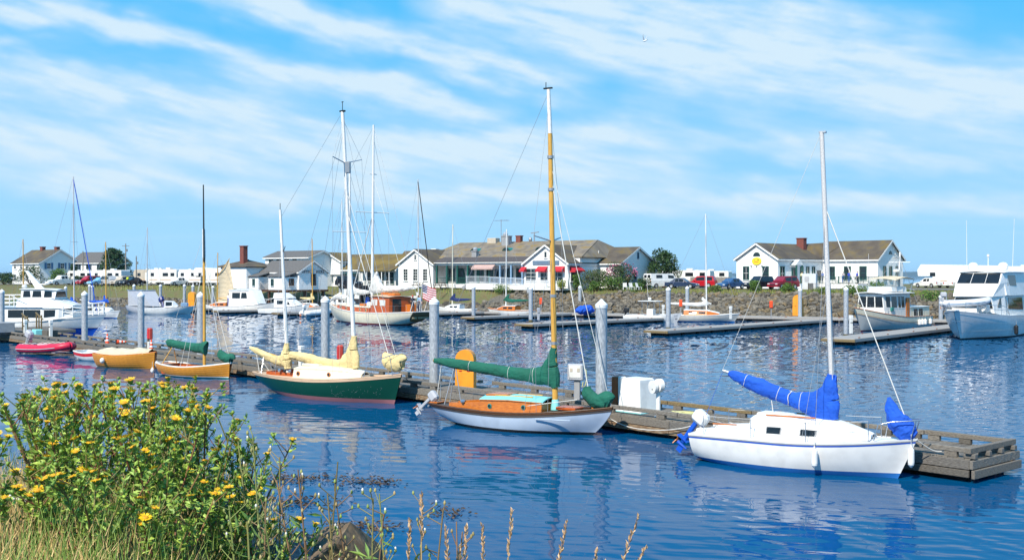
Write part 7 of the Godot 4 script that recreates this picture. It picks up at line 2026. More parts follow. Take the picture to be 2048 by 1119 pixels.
func trailer(label: String, at: Vector2, dir: Vector2, L: float, H: float, m: Material, fifth := false) -> void:
	var t := thing("camper_trailer", label, "camper trailer", P(at.x, at.y, 3.41), heading(dir.x, dir.y), "campers parked along the spit")
	var g := Geo.new()
	var prof := PackedVector2Array([V2(-L * 0.5, 0.55), V2(-L * 0.5, H - 0.15), V2(-L * 0.5 + 0.15, H), V2(L * 0.5 - 0.35, H), V2(L * 0.5, H - 0.5), V2(L * 0.5, 0.9), V2(L * 0.5 - 0.3, 0.55)])
	if fifth: prof = PackedVector2Array([V2(-L * 0.5, 0.55), V2(-L * 0.5, H - 0.15), V2(-L * 0.5 + 0.15, H), V2(L * 0.5 - 0.5, H + 0.25), V2(L * 0.5, H - 0.6), V2(L * 0.5 - 0.1, 1.75), V2(L * 0.5 - 2.2, 1.75), V2(L * 0.5 - 2.2, 0.55)])
	g.prism(prof, V(0, 0, -1.2), V(1, 0, 0), V(0, 1, 0), V(0, 0, 2.4)); obj("body", g, m, t)
	for s in [-1.0, 1.0]:
		var k := 0
		for x in [-0.36, -0.12, 0.1, 0.33]:
			k += 1
			if k == 3: block(t, "door", V(x * L, 1.5, s * 1.21), V(0.7, 1.8, 0.04), M.off_white, 0.01)
			else: block(t, "window", V(x * L, 2.0, s * 1.21), V([0.9, 1.3, 0.7, 0.8][k - 1], 0.6, 0.04), M.tinted, 0.015)
		block(t, "stripe", V(-0.02 * L if not fifth else -0.1 * L, 1.05, s * 1.21), V(L * (0.9 if not fifth else 0.72), 0.14, 0.02), M.tan)
		for x in [-0.9, 0.0]: wheel(t, V(-L * 0.08 + x, 0.36, s * 1.05), 0.36, 0.22)
	block(t, "air_conditioner", V(-L * 0.1, H + 0.14, 0), V(1.0, 0.28, 0.9), M.off_white, 0.06); block(t, "roof_vent", V(L * 0.22, H + 0.1, 0.2), V(0.5, 0.18, 0.5), M.off_white, 0.03)
	block(t, "end_window", V(L * 0.5 - (0.0 if not fifth else 0.02), H * 0.62, 0), V(0.05, 0.6, 1.2), M.tinted, 0.01); block(t, "hitch", V(L * 0.5 + 0.5, 0.6, 0), V(1.2, 0.12, 0.12), M.black)
func build_vehicles() -> void:
	car("white panel van parked beside the pink flowering shrub", Vector2(21.9, 160.0), Vector2(0.86, 0.5), "van", M.white)
	car("dark blue car parked just right of the white van", Vector2(24.3, 157.0), Vector2(0.9, -0.4), "sedan", M.car_navy); car("bright red car parked between the white van and the cafe", Vector2(28.3, 164.5), Vector2(-0.9, 0.4), "suv", M.car_red)
	car("blue sedan parked left of the two dark and red cars", Vector2(30.3, 152.0), Vector2(-0.75, -0.6), "sedan", M.car_blue); car("black car parked beside the red one before the cafe", Vector2(33.6, 149.0), Vector2(-0.75, -0.66), "suv", M.car_black); car("dark red car parked next to the black one before the cafe", Vector2(36.4, 147.3), Vector2(-0.8, -0.6), "suv", M.car_maroon)
	car("white sedan parked right of the cafe, first of two", Vector2(63.0, 166.0), Vector2(-0.4, 0.9), "sedan", M.white); car("white sedan parked right of the cafe beside the pickup", Vector2(66.2, 163.0), Vector2(0.85, 0.5), "sedan", M.white); car("silver pickup truck with a dark canopy before the long camper", Vector2(66.5, 160.0), Vector2(0.35, 0.93), "pickup", M.car_silver); car("dark blue car behind the big motor yacht", Vector2(69.8, 152.0), Vector2(0.4, 0.9), "suv", M.car_navy)
	for a in [["dark red car parked under the pine tree among the campers", -80.5, 209.0, "suv", M.car_red], ["light blue car parked next to the dark red one under the pine", -77.8, 207.5, "sedan", M.car_light], ["silver car parked right of the light blue one", -75.4, 206.3, "suv", M.car_silver], ["tan car parked between the silver car and the utility pole", -72.6, 205.0, "suv", M.beige_wall], ["black car parked beside the utility pole", -70.4, 203.8, "sedan", M.car_black], ["white car parked before the fifth-wheel camper", -60.5, 199.0, "sedan", M.white], ["dark car parked behind the grey workboat", -52.0, 196.0, "suv", M.car_black], ["white car parked behind the man in yellow", -66.3, 206.5, "suv", M.white], ["dark car parked right of the office building", -25.6, 172.5, "suv", M.car_black], ["white pickup parked below the white house", -86.5, 211.5, "pickup", M.white]]:
		car(a[0], Vector2(a[1], a[2]), Vector2(-0.6, -0.8) if int(a[2]) % 2 else Vector2(0.75, -0.6), a[3], a[4])
	for a in [["white camper trailer behind the red and light blue cars", -80.0, 219.0, 8.0, 2.9, "white", false], ["tan camper trailer behind the silver car", -70.0, 215.0, 8.5, 3.0, "beige_wall", false], ["small white camper next to the tan one", -62.6, 211.0, 5.0, 2.7, "white", false], ["grey and white camper left of the bare mast", -64.0, 203.5, 7.0, 3.0, "off_white", false], ["white camper with dark windows left of the fifth-wheel", -57.8, 200.5, 6.0, 2.85, "white", false], ["white fifth-wheel camper with a raised nose", -52.5, 196.0, 9.0, 3.0, "white", true], ["silver camper behind the cream gaff sail", -46.8, 193.5, 7.5, 2.9, "silver_grey", false], ["long white camper left of the cafe by the board fence", 28.0, 178.0, 9.0, 2.7, "white", false], ["white camper nearest the restaurant tree", 33.0, 186.0, 8.0, 2.6, "white", false], ["long white camper behind the silver pickup", 69.0, 168.0, 13.0, 3.3, "white", true], ["white camper partly behind the motor yacht", 77.0, 161.0, 9.0, 3.2, "white", false], ["white camper far right behind the yacht's aerial", 84.0, 156.0, 9.0, 3.2, "off_white", false], ["white camper behind the white house's hedge", -88.0, 226.0, 7.0, 2.8, "white", false]]:
		trailer(a[0], Vector2(a[1], a[2]), Vector2(-0.9, 0.43), a[3], a[4], M[a[5]], a[6])

# ---------- things standing on the docks
const TOP := 0.6
func dk(x: float, z: float, y := TOP) -> Vector3:
	var q: Vector2 = DOCK_A + DOCK_U * x + DOCK_N * z
	return P(q.x, q.y, y)
var dock_turn := heading(DOCK_U.x, DOCK_U.y)
func arched_cabinet(label: String, at: Vector3, turn: float, k: float) -> void:
	var t := thing("arched_cabinet", label, "cabinet", at, turn, "arched orange cabinets")
	var up := PackedVector2Array([V2(-0.37, 0.72), V2(0.37, 0.72)])
	for i in 13: up.push_back(V2(cos(PI * i / 12) * 0.37, 1.2 + sin(PI * i / 12) * 0.37))
	for i in up.size(): up[i] *= k
	var g := Geo.new(); g.prism(up, V(0, 0, -0.2) * k, V(1, 0, 0), V(0, 1, 0), V(0, 0, 0.4) * k); obj("lid", g, M.orange, t)
	g = Geo.new(); g.box(V(0, 0.36, 0) * k, V(0.76, 0.7, 0.44) * k, Basis.IDENTITY, 0.02); obj("base", g, M.orange, t)
	g = Geo.new(); for s in [-1.0, 1.0]: g.box(V(s * 0.16, 0.74, 0.215) * k, V(0.1, 0.03, 0.03) * k)
	obj("latch", g, M.red, t)
func hose_box(label: String, at: Vector3, turn: float, post: Material) -> void:
	var t := thing("fire_hose_box", label, "hose box", at, turn, "red fire equipment boxes on the docks")
	block(t, "post", V(-0.14, 0.7, 0), V(0.12, 1.4, 0.12), post, 0.01); block(t, "box", V(0.12, 1.05, 0), V(0.34, 0.72, 0.26), M.red_box, 0.06); block(t, "box_trim", V(0.12, 1.05, 0.135), V(0.26, 0.6, 0.02), M.red, 0.01)
	block(t, "lower_box", V(0.1, 0.3, 0.05), V(0.2, 0.5, 0.16), M.off_white, 0.02)
func cone(label: String, at: Vector3, lying: float) -> void:
	var t := thing("traffic_cone", label, "traffic cone", at, rng.randf() * TAU, "traffic cones on the timber dock")
	var b := Basis(V(0, 0, 1), lying)
	var o := V(0, 0.16, 0) if lying != 0.0 else Vector3.ZERO
	var g := Geo.new(); g.box(o + b * V(0, 0.02, 0), V(0.36, 0.04, 0.36), b, 0.01); obj("base", g, M.black if lying != 0.0 else M.cone_orange, t)
	for a in [[0.15, 0.04, 0.118, 0.24, "cone_orange"], [0.118, 0.24, 0.1, 0.36, "white"], [0.1, 0.36, 0.08, 0.48, "cone_orange"], [0.08, 0.48, 0.064, 0.57, "white"], [0.064, 0.57, 0.03, 0.74, "cone_orange"]]:
		g = Geo.new(); g.lathe([[a[0], a[1]], [a[2], a[3]]], 16, o, b); obj("band", g, M[a[4]], t)
	g = Geo.new(); g.lathe([[0.03, 0.74], [0.0, 0.745]], 12, o, b); obj("tip", g, M.cone_orange, t)
func power_post(label: String, at: Vector3, turn: float, h := 1.0, m: Material = null) -> void:
	var t := thing("power_post", label, "power post", at, turn, "power posts on the docks")
	block(t, "column", V(0, h * 0.42, 0), V(0.24, h * 0.84, 0.22), m if m else M.off_white, 0.02); block(t, "head", V(0, h * 0.9, 0), V(0.3, h * 0.22, 0.26), m if m else M.white, 0.03)
	for s in [-1.0, 1.0]: block(t, "socket", V(s * 0.07, h * 0.6, 0.115), V(0.08, 0.1, 0.03), M.black, 0.01)
func rope(label: String, pts: Array, m: Material, r := 0.014, called := "mooring_rope") -> void:
	var c := Curve3D.new()
	for k in pts.size():
		var tg: Vector3 = (pts[mini(k + 1, pts.size() - 1)] - pts[maxi(k - 1, 0)]) * 0.2
		c.add_point(pts[k], -tg, tg)
	var q := []
	for k in (pts.size() - 1) * 8 + 1: q.push_back(c.samplef(k / 8.0))
	var g := Geo.new(); g.tube(q, r, 6)
	tag(obj(called, g, m), label, called.split("_")[1])
func build_dock_items() -> void:
	var ft := dock_turn + PI       # facing the bank
	var t := thing("pump_cabinet", "white tapered fibreglass cabinet standing on the timber dock", "cabinet", dk(12.3, 1.0), ft)
	var g := Geo.new()
	var lo := 0.52; var hi := 0.42; var H := 1.16
	for k in 1:
		var rr := [[lo + 0.07, 0.0, 0.03], [lo + 0.07, 0.04, 0.03], [lo, 0.05, 0.04], [hi, H - 0.05, 0.04], [hi - 0.05, H, 0.04]]
		for i in rr.size() - 1:
			for j in 4:
				var sgn := [[1, 1], [1, -1], [-1, -1], [-1, 1]]
				var a: Array = sgn[j]; var b: Array = sgn[(j + 1) % 4]
				var w0: float = rr[i][0]; var w1: float = rr[i + 1][0]
				g.quad(V(a[0] * w0, rr[i][1], a[1] * w0 * 0.85), V(b[0] * w0, rr[i][1], b[1] * w0 * 0.85), V(b[0] * w1, rr[i + 1][1], b[1] * w1 * 0.85), V(a[0] * w1, rr[i + 1][1], a[1] * w1 * 0.85))
		g.quad(V(-hi + 0.05, H, -0.31), V(hi - 0.05, H, -0.31), V(hi - 0.05, H, 0.31), V(-hi + 0.05, H, 0.31))
	obj("cover", g, M.white, t)
	block(t, "base_plate", V(0, 0.012, 0), V(1.3, 0.02, 1.15), M.turquoise)
	t = thing("pumpout_post", "white post with a split round drum head beside the tapered cabinet", "dock post", dk(10.85, 0.4), ft - 0.25)
	g = Geo.new(); g.lathe([[0.15, 0], [0.15, 0.02], [0.075, 0.025], [0.075, 0.85]], 16); obj("post", g, M.white, t)
	var bb := Basis(Vector3.RIGHT, PI * 0.5)
	g = Geo.new(); g.lathe([[0.0, 0.0], [0.21, 0.0], [0.22, 0.02], [0.22, 0.12], [0.0, 0.12]], 24, V(-0.02, 1.0, 0.12), bb); obj("front_drum", g, M.white, t)
	g = Geo.new(); g.lathe([[0.0, 0.0], [0.21, 0.0], [0.22, 0.02], [0.22, 0.16], [0.0, 0.16]], 24, V(0.04, 1.05, -0.1), bb); obj("rear_drum", g, M.white, t)
	g = Geo.new(); g.lathe([[0.0, 0.0], [0.025, 0.0]], 12, V(0.0, 0.92, 0.245), bb); g.lathe([[0.025, 0.0], [0.025, -0.02]], 12, V(0.0, 0.92, 0.245), bb); obj("spindle", g, M.black, t)
	t = thing("hose_coil", "loose coil of pale yellow hose on the timber dock", "hose")
	var q := []
	for k in 60:
		var a := TAU * k / 20.0
		q.push_back(dk(10.35 + 0.42 * cos(a) + 0.02 * k / 20, 1.15 + (0.34 + 0.04 * sin(k * 0.7)) * sin(a), TOP + 0.03 + 0.035 * (k / 20.0)))
	for k in 10: q.push_back(dk(9.9 - k * 0.22, 1.3 - 0.05 * k + 0.1 * sin(k), TOP + 0.035))
	g = Geo.new(); g.tube(q, 0.028, 8); obj("hose", g, M.hose, t)
	t = thing("meter_cabinet", "grey electrical box on a post with a looped yellow cable", "electrical box", dk(16.2, 1.85), -0.3)
	block(t, "post", V(0.05, 0.38, 0), V(0.22, 0.76, 0.16), M.grey, 0.01); block(t, "box", V(0, 1.05, 0.05), V(0.6, 0.62, 0.26), M.silver_grey, 0.04); block(t, "door_panel", V(0, 1.08, 0.19), V(0.46, 0.46, 0.02), M.off_white, 0.01)
	for s in [-1.0, 1.0]: block(t, "hinge_plate", V(s * 0.14, 1.14, 0.205), V(0.1, 0.14, 0.02), M.beige_wall, 0.01)
	g = Geo.new(); g.tube([V(0.3, 1.2, 0.05), V(0.4, 1.15, 0.08), V(0.44, 0.85, 0.08), V(0.38, 0.55, 0.1), V(0.26, 0.5, 0.1), V(0.3, 0.7, 0.1)], 0.02, 6); obj("cable", g, M.hose, t)
	t = thing("brown_cabinet", "narrow brown and white cabinet behind the steel pile", "cabinet", dk(14.2, 2.0), ft)
	block(t, "body", V(0, 0.5, 0), V(0.3, 1.0, 0.35), M.rust, 0.02); block(t, "door_edge", V(0.22, 0.52, 0), V(0.14, 1.0, 0.32), M.off_white, 0.03)
	arched_cabinet("arched orange cabinet on the timber dock behind the pale blue sailboat", dk(21.9, 1.1), -0.22, 1.05)
	arched_cabinet("arched orange cabinet on the walkway below the rock slope", P(33.6, 129.0, 0.5), deg_to_rad(-20), 1.6); arched_cabinet("small arched orange cabinet on the far dock behind the timber mast", P(-47.0, 161.5, 0.5), deg_to_rad(-20), 1.5)
	hose_box("red fire hose box on a wooden post behind the green sailboat", dk(31.0, 0.8), ft - 0.3, M.timber3); hose_box("red fire hose box beside the pile and the standing traffic cone", dk(53.2, 0.95), ft, M.timber3)
	for a in [["orange-red fire box on a pole beside the finger dock pile", 1082, 628.0], ["orange-red fire box on a pole left of the tan boulders", 1543, 638.0], ["orange-red fire box on a pole beside the orange-cabin sailboat", 1362, 634.0]]:
		var d: float = 2200.0 * 4.8 / (a[2] - 550.0)
		var f := thing("fire_hose_box", a[0], "hose box", P((a[1] - 1024.0) / 2200.0 * d, d, 0.5), 0.0, "red fire equipment boxes on the docks")
		block(f, "post", V(0, 0.7, 0), V(0.08, 1.4, 0.08), M.grey); block(f, "box", V(0, 1.6, 0), V(0.36, 0.8, 0.3), M.cone_orange, 0.06)
	cone("standing traffic cone beside the red hose box and pile", dk(52.4, 0.75), 0.0); cone("standing traffic cone behind the covered rowboat, next to a fallen one", dk(60.8, 1.25), 0.0); cone("traffic cone lying on its side", dk(60.6, 1.75), PI * 0.5)
	power_post("grey and white power post on the timber dock behind the mizzen mast", dk(36.4, 1.9), ft, 1.05); power_post("white power post at the red inflatable", dk(72.4, 1.4), ft, 1.3); power_post("white power post behind the outboard of the red inflatable", dk(76.4, 0.8), ft, 1.2)
	for a in [["grey power post beside the pile of the middle finger dock", 1077, 640, 1.3], ["white power post beside the sailboat with the orange cabin", 1462, 638, 1.4], ["grey power post beside the pile of the long finger dock", 1352, 653, 1.2], ["white power post at the tip of the trawler's dock", 1703, 667, 1.5], ["white power post behind the white runabout", 1327, 632, 1.3]]:
		var d: float = 2200.0 * 4.8 / (a[2] - 550.0)
		power_post(a[0], P((a[1] - 1024.0) / 2200.0 * d, d, 0.5), 0.3, a[3], M.silver_grey if a[0].begins_with("grey") else null)
	# landing stage with handrails at the left end of the long dock
	t = thing("landing_stage", "raised timber landing with wooden handrails at the end of the dock", "landing", dk(79.0, -0.6, 0.0), dock_turn)
	block(t, "platform", V(2.0, 0.75, 2.6), V(7.0, 0.25, 6.2), M.timber1, 0.02); block(t, "grey_locker", V(-0.9, 1.2, 0.3), V(1.6, 0.8, 1.2), M.grey, 0.04)
	for a in [[-1.2, 2.0], [0.4, 3.6]]:
		for k in 3: block(t, "rail_post", V(a[0] + k * 0.9, 1.45, a[1] + k * 0.1), V(0.1, 1.2, 0.1), M.timber_pale, 0.01)
		g = Geo.new(); g.bar(V(a[0] - 0.5, 1.7, a[1] - 0.05), V(a[0] + 2.0, 2.2, a[1] + 0.2), 0.1, 0.06); obj("handrail", g, M.timber_pale, t)
	block(t, "green_tub", V(-3.6, 0.85, 2.0), V(0.9, 0.45, 0.6), M.turquoise, 0.05); block(t, "crate", V(-5.8, 0.85, 2.2), V(1.2, 0.5, 0.8), M.timber2, 0.02)
	for k in 7:
		g = Geo.new(); g.tube([V(3.2, 1.0 + k * 0.16, -0.6), V(3.2, 1.05 + k * 0.16, 1.6)], 0.035, 6); obj("ladder_rung", g, M.white, t)
	rope("white mooring rope sagging from the pale blue sailboat's bow to the dock", [P(3.25, 36.0, 0.85), dk(12.5, -0.15, 0.42), dk(11.2, -0.2, 0.22), dk(9.4, -0.2, 0.42), dk(8.4, 0.1, 0.85)], M.rope_white); rope("white mooring rope from the white sailboat's stern to the dock rail", [P(5.7, 31.9, 1.1), dk(7.0, -0.3, 0.75), dk(8.3, 0.1, 0.85)], M.rope_white, 0.012)
	rope("dark mooring rope from the green sailboat's bow to the dock", [P(-4.4, 45.0, 1.1), dk(23.9, 0.2, 0.62), dk(23.2, 0.4, 0.64)], M.black); rope("white mooring rope from the white sailboat's bow to the end of the dock", [P(10.4, 28.45, 1.1), dk(0.9, -0.05, 0.7), dk(0.6, 0.15, 0.86)], M.rope_white, 0.012)
	t = thing("blue_tarpaulin", "bright blue tarpaulin bundle on the walkway", "tarpaulin", P(9.0, 136.5, 0.5), 0.4)
	bundle(t, "tarpaulin", [V(-1.2, 0.4, 0), V(-0.4, 0.5, 0), V(0.5, 0.55, 0), V(1.3, 0.35, 0)], [0.2, 0.5, 0.55, 0.2], [0.2, 0.6, 0.6, 0.2], M.cloth_blue, 71, 0.2)

# ---------- people: one continuous surface round a skeleton, coloured by what each part wears
func person(label: String, at: Vector3, turn: float, top: Color, legs: Color, pose := "stand", hat := "hair", head := Color(0.04, 0.025, 0.015)) -> void:
	var t := thing("person", label, "person", at, turn, "people")
	var skin := Color(0.5, 0.27, 0.18); var shoe := Color(0.03, 0.03, 0.03)
	var b := []     # from, to, radius, radius, colour
	var hip := V(0, 0.93, 0); var chest := V(0.01, 1.36, 0); var hd := V(0.03, 1.63, 0)
	if pose == "lean": chest = V(0.14, 1.33, 0); hd = V(0.24, 1.57, 0)
	if pose == "crouch": hip = V(-0.05, 0.42, 0); chest = V(0.2, 0.8, 0); hd = V(0.34, 1.02, 0)
	if pose == "sit": hip = V(0, 0.5, 0); chest = V(0.06, 0.93, 0); hd = V(0.12, 1.2, 0)
	for s in [-1.0, 1.0]:
		var h := hip + V(0, -0.02, s * 0.09)
		var k := V(0.03, 0.5, s * 0.1); var a := V(-0.02, 0.09, s * 0.11)
		if pose == "crouch": k = V(0.34, 0.46, s * 0.16); a = V(0.1, 0.09, s * 0.14)
		if pose == "sit": k = V(0.42, 0.5, s * 0.12); a = V(0.42, 0.09, s * 0.12)
		b.append([h, k, 0.095, 0.065, legs]); b.append([k, a, 0.065, 0.045, legs]); b.append([a, a + V(0.17, -0.05, 0.01 * s), 0.045, 0.035, shoe])
		var sh := chest + V(0, 0.05, s * 0.17)
		var el := sh + V(0.02, -0.28, s * 0.06); var wr := el + V(0.1, -0.22, -s * 0.02)
		if pose == "lean" or (pose == "stand" and s > 0): wr = el + V(0.22, 0.02, -s * 0.06)
		if pose == "crouch" or pose == "sit": el = sh + V(0.14, -0.22, s * 0.05); wr = el + V(0.22, -0.06, -s * 0.04)
		b.append([sh, el, 0.055, 0.045, top]); b.append([el, wr, 0.042, 0.03, skin])
		var dr := (wr - el).normalized()
		b.append([wr, wr + dr * 0.08, 0.032, 0.03, skin])
	b.append([hip, hip.lerp(chest, 0.45), 0.14, 0.13, legs]); b.append([hip.lerp(chest, 0.4), chest, 0.13, 0.15, top]); b.append([chest + V(0, 0.05, -0.12), chest + V(0, 0.05, 0.12), 0.075, 0.075, top])
	b.append([chest + V(0.01, 0.06, 0), hd + V(-0.02, -0.06, 0), 0.055, 0.055, skin]); b.append([hd + V(0, -0.03, 0), hd + V(-0.01, 0.05, 0), 0.085, 0.095, skin]); b.append([hd + V(0.09, -0.01, 0), hd + V(0.105, -0.03, 0), 0.016, 0.02, skin])
	for s in [-1.0, 1.0]: b.append([hd + V(-0.01, 0, s * 0.09), hd + V(-0.01, -0.02, s * 0.095), 0.02, 0.018, skin])
	var g := Geo.new()
	blend(g, b, 0.03)
	for s in [0, 1]:
		var hb: Array = b[s * 6 + 5]
		var dr: Vector3 = (hb[1] - hb[0]).normalized(); var sd := dr.cross(V(0, 0, 1)).normalized()
		g.col = skin
		for f in 4: g.tube([hb[1] + sd * (f - 1.5) * 0.017, hb[1] + sd * (f - 1.5) * 0.02 + dr * 0.05, hb[1] + sd * (f - 1.5) * 0.02 + dr * [0.07, 0.085, 0.08, 0.06][f] - V(0, 0.02, 0)], [0.01, 0.009, 0.007], 5)
		g.tube([hb[0] + sd * 0.02, hb[0] + sd * 0.055 + dr * 0.03, hb[0] + sd * 0.06 + dr * 0.07], [0.012, 0.01, 0.008], 5)
	obj("body", g, M.tinted_by_vertex, t)
	g = Geo.new(); g.col = head
	if hat == "cap":
		g.ball(hd + V(-0.01, 0.07, 0), V(0.105, 0.08, 0.1), Basis.IDENTITY, 12, 8); g.box(hd + V(0.11, 0.06, 0), V(0.12, 0.012, 0.13), Basis.IDENTITY, 0.004)
	else: g.ball(hd + V(-0.03, 0.045, 0), V(0.098, 0.105, 0.1), Basis.IDENTITY, 12, 8)
	obj("cap" if hat == "cap" else "hair", g, M.tinted_by_vertex, t)
	g = Geo.new(); g.col = Color(0.02, 0.02, 0.02)
	for s in [-1.0, 1.0]: g.ball(hd + V(0.082, 0.012, s * 0.035), V(0.012, 0.01, 0.014), Basis.IDENTITY, 6, 4)
	obj("eyes", g, M.tinted_by_vertex, t)
func blend(g: Geo, bones: Array, cell: float) -> void:
	var lo := V(9, 9, 9); var hi := V(-9, -9, -9)
	for b in bones:
		var r: float = maxf(b[2], b[3]) + cell * 2.5
		for q in [b[0], b[1]]: lo = lo.min(q - V(r, r, r)); hi = hi.max(q + V(r, r, r))
	var n := Vector3i(((hi - lo) / cell).ceil()) + Vector3i.ONE
	var f := PackedFloat32Array(); f.resize(n.x * n.y * n.z); f.fill(1.0)
	var who := PackedInt32Array(); who.resize(f.size())
	for k in bones.size():
		var a: Vector3 = bones[k][0]; var ab: Vector3 = bones[k][1] - a
		var r0: float = bones[k][2]; var r1: float = bones[k][3]
		var m := maxf(r0, r1) + cell * 2.5
		var p0 := Vector3i(((a.min(bones[k][1]) - V(m, m, m) - lo) / cell).floor()).clamp(Vector3i.ZERO, n - Vector3i.ONE)
		var p1 := Vector3i(((a.max(bones[k][1]) + V(m, m, m) - lo) / cell).ceil()).clamp(Vector3i.ZERO, n - Vector3i.ONE)
		var l2 := maxf(ab.length_squared(), 1e-8)
		for z in range(p0.z, p1.z + 1):
			for y in range(p0.y, p1.y + 1):
				for x in range(p0.x, p1.x + 1):
					var q := lo + V(x, y, z) * cell
					var t := clampf((q - a).dot(ab) / l2, 0, 1)
					var d := (q - a - ab * t).length() - lerpf(r0, r1, t)
					var i := (z * n.y + y) * n.x + x
					var o := f[i]
					if d < o: who[i] = k
					var hh := maxf(0.035 - absf(d - o), 0.0) / 0.035
					f[i] = minf(d, o) - hh * hh * 0.035 * 0.25
	var vert := {}
	var cols := {}
	var dx := 1; var dy := n.x; var dz := n.x * n.y
	var offs := [0, dx, dy, dx + dy, dz, dz + dx, dz + dy, dz + dx + dy]
	for z in n.z - 1:
		for y in n.y - 1:
			for x in n.x - 1:
				var i := z * dz + y * dy + x
				var inside := 0
				for o in offs: if f[i + o] < 0.0: inside += 1
				if inside == 0 or inside == 8: continue
				var s := Vector3.ZERO; var c := 0; var best := 9.0; var bk := 0
				for e in [[0, 1], [2, 3], [4, 5], [6, 7], [0, 2], [1, 3], [4, 6], [5, 7], [0, 4], [1, 5], [2, 6], [3, 7]]:
					var fa := f[i + offs[e[0]]]; var fb := f[i + offs[e[1]]]
					if (fa < 0.0) == (fb < 0.0): continue
					var t := fa / (fa - fb)
					s += V(e[0] & 1, (e[0] >> 1) & 1, e[0] >> 2).lerp(V(e[1] & 1, (e[1] >> 1) & 1, e[1] >> 2), t); c += 1
				for o in offs: if f[i + o] < best: best = f[i + o]; bk = who[i + o]
				vert[i] = lo + (V(x, y, z) + s / c) * cell; cols[i] = bones[bk][4]
	var faces := []; var nrm := {}
	for z in range(1, n.z - 1):
		for y in range(1, n.y - 1):
			for x in range(1, n.x - 1):
				var i := z * dz + y * dy + x
				for a in [[dx, dy, dz], [dy, dz, dx], [dz, dx, dy]]:
					if (f[i] < 0.0) == (f[i + a[0]] < 0.0): continue
					var q := [i - a[1] - a[2], i - a[2], i, i - a[1]]
					if not (vert.has(q[0]) and vert.has(q[1]) and vert.has(q[2]) and vert.has(q[3])): continue
					if f[i] >= 0.0: q.reverse()
					faces.push_back(q)
					var nn: Vector3 = (vert[q[2]] - vert[q[0]]).cross(vert[q[3]] - vert[q[1]])
					for k in q: nrm[k] = nrm.get(k, Vector3.ZERO) + nn
	for q in faces:
		g.col = cols[q[0]]
		g.trin(vert[q[0]], vert[q[1]], vert[q[2]], nrm[q[0]].normalized(), nrm[q[1]].normalized(), nrm[q[2]].normalized()); g.trin(vert[q[0]], vert[q[2]], vert[q[3]], nrm[q[0]].normalized(), nrm[q[2]].normalized(), nrm[q[3]].normalized())
func build_people() -> void:
	var boat: Node3D = get_node("wooden_ketch")
	var jeans := Color(0.03, 0.09, 0.28); var dark := Color(0.02, 0.025, 0.045)
	person("person in a teal shirt and jeans standing at the ketch's stern", boat.transform * V(-7.3, 1.42, 0.9), boat.rotation.y + 0.3, Color(0.03, 0.3, 0.32), jeans)
	person("person in dark clothes and a red cap on the ketch's stern", boat.transform * V(-7.5, 1.42, 0.0), boat.rotation.y + 2.5, dark, dark, "stand", "cap", Color(0.6, 0.02, 0.03)); person("person in a pale blue shirt and dark trousers by the ensign", boat.transform * V(-8.3, 1.45, 0.3), boat.rotation.y + 3.0, Color(0.3, 0.45, 0.65), dark)
	var caf: Node3D = get_node("cafe_building")
	person("person in a pale yellow shirt leaning over a terrace table", caf.transform * V(8.6, 0.6, -3.6), 0.4, Color(0.7, 0.68, 0.4), Color(0.3, 0.26, 0.18), "lean"); person("person in a blue shirt and pale cap by the serving hatch", caf.transform * V(8.3, 0.6, -10.4), 2.2, Color(0.05, 0.12, 0.4), dark, "stand", "cap", Color(0.5, 0.5, 0.45))
	person("person in a grey shirt and jeans standing on the terrace", caf.transform * V(12.6, 0.6, -8.6), 1.2, Color(0.4, 0.36, 0.36), jeans, "stand", "hair", Color(0.5, 0.48, 0.45)); person("person in a bright blue shirt facing the one in grey", caf.transform * V(13.1, 0.6, -9.4), 4.0, Color(0.03, 0.07, 0.45), jeans); person("person in a deep blue top and dark trousers near the terrace corner", caf.transform * V(14.6, 0.6, -9.0), 3.4, Color(0.03, 0.06, 0.4), dark)
	boat = get_node("motor_cruiser")
	person("person in a white shirt and blue shorts on the motor yacht's aft deck", boat.transform * V(-3.2, 0.9, 0.4), boat.rotation.y + 1.8, Color(0.75, 0.75, 0.75), Color(0.03, 0.06, 0.35))
	boat = get_node("trawler_yacht")
	person("person in khaki crouching at the trawler's wheelhouse window", boat.transform * V(3.75, 1.55, 1.2), boat.rotation.y + PI, Color(0.22, 0.2, 0.13), Color(0.55, 0.52, 0.45), "crouch")
	person("person in a yellow vest standing beside the parked cars", P(-70.6, 201.8, 3.41), 2.0, Color(0.6, 0.75, 0.03), dark)

# ---------- plants
func leaf(g: Geo, o: Vector3, d: Vector3, ln: float, w: float, r: RandomNumberGenerator, c: Color) -> void:
	var s := d.cross(V(r.randf_range(-1, 1), r.randf_range(-1, 1), r.randf_range(-1, 1))).normalized()
	var u := s.cross(d).normalized()
	g.col = c
	var m := o + d * ln * 0.5 - u * ln * 0.05
	var tip := o + d * ln - u * ln * r.randf_range(-0.05, 0.25)
	g.tri(o, m + s * w + u * w * 0.4, m); g.tri(o, m, m - s * w + u * w * 0.4); g.tri(m, m + s * w + u * w * 0.4, tip); g.tri(m, tip, m - s * w + u * w * 0.4)
func shade_of(r: RandomNumberGenerator, a: Color, b: Color) -> Color:
	var k := a.lerp(b, r.randf()); return k * r.randf_range(0.75, 1.2)
func clump(g: Geo, c: Vector3, rad: Vector3, n: int, ln: float, r: RandomNumberGenerator, a: Color, b: Color) -> void:
	for k in n:
		var q := V(r.randfn(), r.randfn(), r.randfn()).normalized()
		var p := c + q * rad * pow(r.randf(), 0.45)
		var d := (q + V(r.randf_range(-1, 1), r.randf_range(-0.4, 1), r.randf_range(-1, 1)) * 0.8).normalized()
		leaf(g, p, d, ln * r.randf_range(0.7, 1.3), ln * 0.28, r, shade_of(r, a, b))
